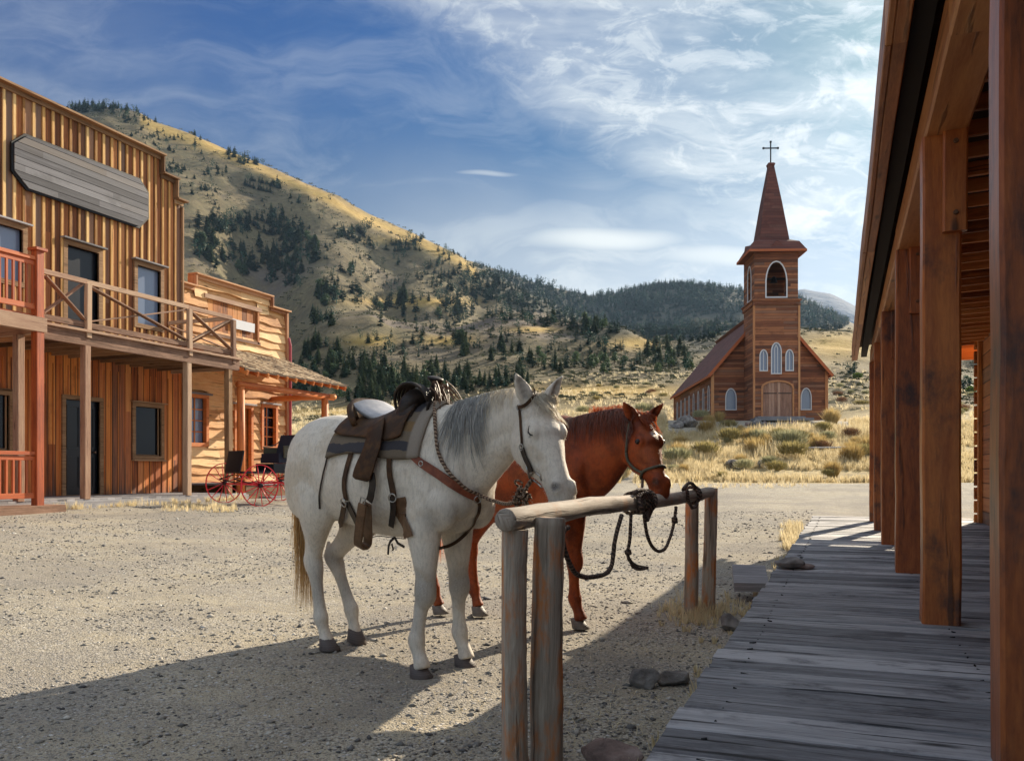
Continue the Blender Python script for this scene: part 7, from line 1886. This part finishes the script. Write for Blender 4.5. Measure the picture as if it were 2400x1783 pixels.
# ---- shrubs one can tell apart, each its own thing
def shrub_mesh(name, seed, mat, kind):
    rg_ = np.random.RandomState(seed)
    if kind == 'sage': V, F, R_ = spray(rg_, 900, 1.0, .95, 0, .020, .3)
    elif kind == 'rabbit': V, F, R_ = spray(rg_, 800, 1.0, .75, 0, .013, .9, .03)
    elif kind == 'twig': V, F, R_ = spray(rg_, 850, 1.0, .9, 0, .012, .3)
    else: V, F, R_ = spray(rg_, 900, 1.0, .8, 0, .030, .3)
    return np_mesh(name, V, F, [mat], None, R_)
SM = {}
for i in range(3):
    SM['sage', i] = shrub_mesh('sage_shrub', 50 + i, M['sage'], 'sage'); SM['gold', i] = shrub_mesh('rabbitbrush', 60 + i, M['gold_leaf'], 'rabbit'); SM['rust', i] = shrub_mesh('dead_shrub', 70 + i, M['rust_leaf'], 'twig'); SM['olive', i] = shrub_mesh('olive_shrub', 80 + i, M['olive_leaf'], 'sage'); SM['green', i] = shrub_mesh('green_shrub', 90 + i, M['green_leaf'], 'leafy')
zc = lambda X, Y: (1300 + X / 2.78, 880 + Y / 2.78)
def shrub(kind, px, py, wpx, hpx, label, group=None, zmin=34):
    h = on_hill(px, py, zmin)
    if not h: return
    u, v, z, Z = h; w_ = wpx * Z / FPX * .85; hh = hpx * Z / FPX * 1.2; hh = min(hh, w_ * .72); nm = {'sage': 'sagebrush', 'gold': 'rabbitbrush', 'rust': 'dead_shrub', 'olive': 'olive_shrub', 'green': 'green_shrub'}[kind]
    o = bpy.data.objects.new(nm, SM[kind, rg.randint(3)]); col.objects.link(o); o.location = (u, v, z - .04); o.scale = (w_ / 1.7, w_ / 1.7 * rg.uniform(.8, 1.1), hh); o.rotation_euler = (0, 0, rg.uniform(0, 6.28)); tag(o, label, 'shrub', group)
special = [
 ('sage', 700 + 80, 640, 110, 150, 'pale grey green sagebrush just right of the chestnut horse head'), ('sage', 905, 520, 120, 130, 'dull green sagebrush at the left edge of the footpath'), ('sage', 950, 300, 150, 70, 'dark low sagebrush against the left corner of the church'),
 ('olive', 1130, 370, 150, 70, 'dark low bush below the left church window'), ('sage', 1235, 640, 170, 130, 'round grey green bush behind the brown boulder'), ('olive', 1090, 690, 110, 110, 'yellow green bush where the footpath meets the gravel'),
 ('olive', 1460, 460, 200, 100, 'wide olive bush in front of the church door'), ('olive', 1600, 430, 130, 80, 'olive bush right of the church door below the step'), ('olive', 1520, 520, 150, 80, 'orange tinged olive bush behind the left end of the pole rail'), ('rust', 1750, 520, 190, 90, 'low rusty brush under the pole rail'),
 ('rust', 1930, 430, 160, 140, 'reddish twiggy shrub near the nearest dark porch post'), ('gold', 1450, 620, 110, 90, 'orange gold bush beside the small grey rock'), ('sage', 1270, 470, 120, 80, 'small green bush in the gold grass halfway up the knoll'), ('gold', 1750, 370, 100, 100, 'tall pale grass clump at the right corner of the church'),
 ('gold', 1220, 390, 90, 110, 'spiky pale grass clump left of the church door'), ('olive', 1780, 680, 120, 90, 'dark based grass bush at the gravel edge under the pole rail'),
]
for kind, X, Y, wp, hp2, lb in special:
    px, py = zc(X, Y); shrub(kind, px, py, wp / 2.78, hp2 / 2.78, lb)
shrub('green', 2010, 893, 34, 32, 'round green shrub on the slope right of the church', zmin=60); shrub('green', 2277, 928, 40, 42, 'green shrub seen between the two nearest porch posts', zmin=60)
for i in range(64):
    px, py = rg.uniform(1290, 2080), rg.uniform(985, 1120)
    if 1700 < px < 1900 and py < 1010: continue
    k = ['sage', 'gold', 'gold', 'gold', 'sage', 'gold', 'olive'][rg.randint(7)]; s = rg.uniform(18, 44) + (py - 985) * .22
    tx = {'sage': ('grey green sagebrush in the dry grass of the church slope', 'sagebrush on the church slope'), 'gold': ('golden rabbitbrush clump on the church slope', 'rabbitbrush on the church slope'), 'olive': ('small olive bush in the dry grass below the church', 'olive bushes below the church'), 'rust': ('low brown dead shrub in the dry grass below the church', 'dead shrubs below the church')}[k]
    shrub(k, px, py, s * rg.uniform(.9, 1.8), s * rg.uniform(.6, 1.1), *tx)
for i in range(46):
    px, py = rg.uniform(1290, 2400), rg.uniform(903, 985)
    if 1560 < px < 1945: continue
    k = ['sage', 'olive', 'sage', 'rust'][rg.randint(4)]; s = 12 + (py - 900) * .2
    shrub(k, px, py, s * rg.uniform(1, 2.2), s * rg.uniform(.6, 1.0), 'low scrub bush on the golden field beside the church', 'scrub on the field beside the church', 60)

# ---- boulders by the church
for X, Y, s, m, lb, sd in ((1190, 610, .62, 'stone', 'rounded brown grey boulder at the head of the footpath', 31), (1350, 600, .40, 'stone_blue', 'small grey rock right of the rounded boulder', 32), (985, 365, .85, 'stone_blue', 'blue grey boulder in front of the church side wall', 33), (870, 335, .95, 'stone', 'flat brown boulder left of the blue grey one by the church', 34), (800, 350, .6, 'stone', 'pale low boulder farthest left of the church', 35), (1545, 340, .55, 'stone_red', 'dark flat rock below the church door step', 37), (1660, 350, .5, 'stone', 'low rock at the right of the church door path', 38), (1320, 330, .6, 'stone', 'low rock left of the church door step', 39)):
    px, py = zc(X, Y); h = on_hill(px, py, 34)
    if h: stone('boulder', (h[0], h[1], h[2] + s * .25), (s, s * .8, s * .62), M[m], sd, lb, 'boulder', rz=sd)
for i in range(16):
    px, py = zc(rg.uniform(1230, 1830), 325 + rg.uniform(-8, 30)); h = on_hill(px, py, 34); s = rg.uniform(.16, .42)
    if h: stone('boulder', (h[0], h[1], h[2] + s * .15), (s, s * .8, s * .5), M['stone' if i % 2 else 'stone_red'], 300 + i, 'small dark rock among those strewn on the bare bank below the church step', 'boulder', 'rocks on the bank below the church step', rz=i)
# low pole rail in the grass
h0 = on_hill(*zc(1530, 545), 34); h1 = on_hill(*zc(1960, 545), 34)
a_ = Vector(h0[:3]); b_ = Vector(h1[:3]); PRt = thing('pole_rail', 'low thin pole rail on short stakes in the grass below the church', 'rail', (a_.x, a_.y, a_.z))
top = W(*zc(1525, 470), h0[3]).z; pb2 = MB(); pb2.tube([Vector((a_.x, a_.y, top)), (a_ + b_) / 2 * 1 + Vector((0, 0, top - (a_.z + b_.z) / 2)), Vector((b_.x, b_.y, top + .02)) + (b_ - a_) * .18], .045, 8, lumpy=.06); P(pb2.build('pole', M['grey_wood'], smooth=True), PRt)
for q_ in (a_ + (b_ - a_) * .08, b_): mbq = MB(); mbq.tube([Vector((q_.x, q_.y, q_.z - .3)), Vector((q_.x, q_.y, top - .02))], .05, 8, lumpy=.06); P(mbq.build('stake', M['rail_wood'], smooth=True), PRt)

# ---- dry grass as one mass
def scatter_tufts(name, n, sampler, H, W_, blades, bw, mat):
    protos_ = [spray(np.random.RandomState(200 + i), blades, 1.0, 1.0, 0, 1.0, .9, .06) for i in range(5)]
    VV, FF, RR = [], [], []; base = 0; pts = sampler(n)
    for (u, v, z, s) in pts:
        k = rg.randint(5); V0, F0, R0 = protos_[k]; a = rg.uniform(0, 6.28); ca, sa = math.cos(a), math.sin(a); hh = H * s * rg.uniform(.6, 1.3); ww = W_ * s * rg.uniform(.7, 1.3)
        cent = V0.reshape(-1, 5, 3); mid = cent[:, [0, 1], :].mean(1, keepdims=True)
        X = V0[:, 0]; Y = V0[:, 1]
        # blade thickness was built at unit scale: squeeze it back to real width
        q = cent.copy(); 
        for (i0, i1) in ((0, 1), (2, 3)):
            m_ = (q[:, i0] + q[:, i1]) / 2; d_ = (q[:, i1] - q[:, i0]) / 2; q[:, i0] = m_ - d_ * (bw / ww); q[:, i1] = m_ + d_ * (bw / ww)
        q = q.reshape(-1, 3)
        VV.append(np.stack([u + (q[:, 0] * ca - q[:, 1] * sa) * ww, v + (q[:, 0] * sa + q[:, 1] * ca) * ww, z + q[:, 2] * hh], 1)); FF.append(F0 + base); base += len(V0); RR.append(np.clip(R0 * .6 + rg.rand() * .4, 0, 1))
    me = np_mesh(name, np.concatenate(VV), np.concatenate(FF), [mat], None, np.concatenate(RR)); o = bpy.data.objects.new(name, me); col.objects.link(o); return tag(o, kind='stuff')
def samp_field(n):
    Z = rg.uniform(34.2 ** .5, 72 ** .5, n) ** 2; px = rg.uniform(900, 2700, n); X = (px - CX) / FPX * Z; u = X * CS - Z * SN; v = X * SN + Z * CS; z = height(u, v); g, f, fo, go = attrs(u, v, z)
    pt = fbm(u / 4.0, v / 4.0, 3); keep = (g < .5) & (pt > -.36) & ~((px > 1560) & (px < 1970) & (Z > 63))
    return [(a, b, c - .02, .55 + 1.1 * max(0, d + .1) ** .8) for a, b, c, d in zip(u[keep], v[keep], z[keep], pt[keep])]
scatter_tufts('dry_grass', 27000, samp_field, .74, .34, 13, .011, M['straw'])
def samp_far(n):
    Z = rg.uniform(72, 150, n); px = rg.uniform(600, 2700, n); X = (px - CX) / FPX * Z; u = X * CS - Z * SN; v = X * SN + Z * CS; z = height(u, v); keep = ~((px > 1570) & (px < 1960) & (Z < 95)) & (fbm(u / 9, v / 9, 3) > -.15)
    return [(a, b, c - .02, 1.0) for a, b, c in zip(u[keep], v[keep], z[keep])]
scatter_tufts('field_grass', 6500, samp_far, .55, .55, 9, .024, M['straw'])
def samp_edge(n):
    out = []
    for i in range(n):
        k = i % 6
        if k == 0: x, y, s = EX_ + .12 + abs(rg.normal(0, .12)), rg.uniform(10.5, 18), rg.uniform(.25, .5)     # along the hotel step
        elif k == 1: q = on_ground(1855 + rg.normal(0, 12), 1275 + rg.uniform(-18, 30)); x, y, s = q.x, q.y, rg.uniform(.28, .5)
        elif k == 2: x, y, s = -.62 - abs(rg.normal(0, .10)), rg.uniform(2.2, 12), rg.uniform(.10, .30)
        elif k == 3: q = on_ground(1640 + rg.normal(0, 45), 1440 + rg.normal(0, 16)); x, y, s = q.x, q.y, rg.uniform(.12, .36)
        elif k == 4: q = on_ground(rg.uniform(380, 560), 1192 + rg.uniform(-6, 4), .4); x, y, s = q.x, q.y, rg.uniform(.2, .42)
        else: q = on_ground(rg.uniform(1480, 1900), 1130 + rg.uniform(-1, 4), .75); x, y, s = q.x, q.y, rg.uniform(.3, .8)
        out.append((x, y, hz(x, y) - .01, s))
    return out
EX_ = -14.5
scatter_tufts('edge_grass', 900, samp_edge, .40, .20, 12, .004, M['straw'])
# fallen stalks on the gravel
SV = []; SF = []; SR = []
for i in range(420):
    if i % 3: px, py = rg.uniform(900, 1560), rg.uniform(1480, 1783)
    elif i % 2: px, py = 1640 + rg.normal(0, 90), 1460 + rg.normal(0, 50)
    else: px, py = rg.uniform(1330, 1500), rg.uniform(1600, 1780)
    q = on_ground(px, py); z = hz(q.x, q.y) + .006; L = rg.uniform(.03, .13); a = rg.uniform(0, 3.14); b = len(SV); d = np.array([math.cos(a), math.sin(a), rg.uniform(-.05, .18)]) * L; s = np.array([-math.sin(a), math.cos(a), 0]) * .0014; p = np.array([q.x, q.y, z]); m_ = p + d * .5 + [0, 0, rg.uniform(0, .012)]
    SV += [p - s, p + s, m_ - s, m_ + s, p + d]; SF += [(b, b + 1, b + 3), (b, b + 3, b + 2), (b + 2, b + 3, b + 4)]; SR += [rg.rand()] * 3
me = np_mesh('straw', SV, SF, [M['straw']], None, SR); o = bpy.data.objects.new('straw', me); col.objects.link(o); tag(o, kind='stuff')
# loose gravel
def gravel_fn(t):
    r_ = t.n('ShaderNodeAttribute', {'attribute_name': 'rnd'}).outputs['Fac']
    t.surf(t.ramp(r_, [(0, (.045, .045, .05)), (.3, (.15, .145, .14)), (.6, (.29, .27, .235)), (.85, (.40, .37, .32)), (1, (.66, .64, .60))]), .85)
M['pebble'] = material('loose_gravel', gravel_fn)
n = 46000; Zp = 1.9 + rg.uniform(0, 1, n) ** 1.35 * 17; pxp = rg.uniform(-80, 2050, n); Xp = (pxp - CX) / FPX * Zp; up = Xp * CS - Zp * SN; vp = Xp * SN + Zp * CS
keep = (up < -.62) & (up > -14.2) & (fbm(up / 1.3, vp / 1.3, 3) + rg.uniform(-.45, .45, n) > -.18); up, vp, Zp = up[keep], vp[keep], Zp[keep]; zp = height(up, vp); n = len(up)
ic = np.array([(1, 0, 0), (-1, 0, 0), (0, 1, 0), (0, -1, 0), (0, 0, 1), (0, 0, -1)], float); icf = np.array([(0, 2, 4), (2, 1, 4), (1, 3, 4), (3, 0, 4), (2, 0, 5), (1, 2, 5), (3, 1, 5), (0, 3, 5)])
sz = np.exp(rg.normal(math.log(.0058), .42, n)) * (1 + Zp * .045); big = rg.rand(n) < .008; sz[big] *= 2.2
jit = rg.normal(0, .22, (n, 6, 3)); Vp = (ic[None] + jit) * sz[:, None, None] * np.stack([rg.uniform(.8, 1.5, n), rg.uniform(.8, 1.3, n), rg.uniform(.45, .8, n)], 1)[:, None, :]
an = rg.uniform(0, 6.28, n); ca, sa = np.cos(an)[:, None], np.sin(an)[:, None]; Vx = Vp[..., 0] * ca - Vp[..., 1] * sa; Vy = Vp[..., 0] * sa + Vp[..., 1] * ca
Vp = np.stack([Vx + up[:, None], Vy + vp[:, None], Vp[..., 2] + zp[:, None] + sz[:, None] * .15], -1).reshape(-1, 3); Fp = (icf[None] + np.arange(n)[:, None, None] * 6).reshape(-1, 3)
me = np_mesh('loose_gravel', Vp, Fp, [M['pebble']], None, np.repeat(np.clip(rg.beta(1.6, 1.5, n), 0, 1), 8)); o = bpy.data.objects.new('loose_gravel', me); col.objects.link(o); tag(o, kind='stuff')
# scrub speckling the hills
n = 24000; Zh = rg.uniform(105 ** .5, 690 ** .5, n) ** 2; pxh = rg.uniform(-200, 2500, n); Xh = (pxh - CX) / FPX * Zh; uh = Xh * CS - Zh * SN; vh = Xh * SN + Zh * CS; zh_ = height(uh, vh)
keep = (fbm(uh / 40, vh / 40, 3) + rg.uniform(-.4, .4, n) > -.05) & (attrs(uh, vh, zh_)[3] + rg.uniform(-.3, .3, n) < .5) & ~((pxh > 1560) & (pxh < 1960) & (Zh < 120)); uh, vh, zh_, Zh = uh[keep], vh[keep], zh_[keep], Zh[keep]; n = len(uh)
V0, F0, R0 = spray(np.random.RandomState(5), 13, 1.0, 1.0, 0, .22, .3); sh = rg.uniform(.35, 1.1, n) * (.55 + Zh / 380)
Vh = V0[None] * (sh[:, None, None] * np.array([1.05, 1.05, .8])) + np.stack([uh, vh, zh_ - .05], 1)[:, None, :]; Fh = (F0[None] + np.arange(n)[:, None, None] * len(V0)).reshape(-1, 3)
me = np_mesh('hill_scrub', Vh.reshape(-1, 3), Fh, [M['hill_sage']], None, np.clip(np.repeat(rg.rand(n), len(F0)) * .8 + np.tile(R0, n) * .2, 0, 1)); o = bpy.data.objects.new('hill_scrub', me); col.objects.link(o); tag(o, kind='stuff')


# ---------------------------------------------------------------- the air
def haze_fn(t):
    v = t.n('ShaderNodeVolumePrincipled', None, Color=(.45, .68, 1.0), Density=.000065, Anisotropy=.3)
    o = t.n('ShaderNodeOutputMaterial'); t.t.links.new(v.outputs[0], o.inputs['Volume'])
M['haze'] = material('thin_blue_haze', haze_fn)
hb_ = MB(); hb_.box((-600, 2060, 280), (8000, 4500, 700)); ho = hb_.build('haze', M['haze'], kind='stuff')
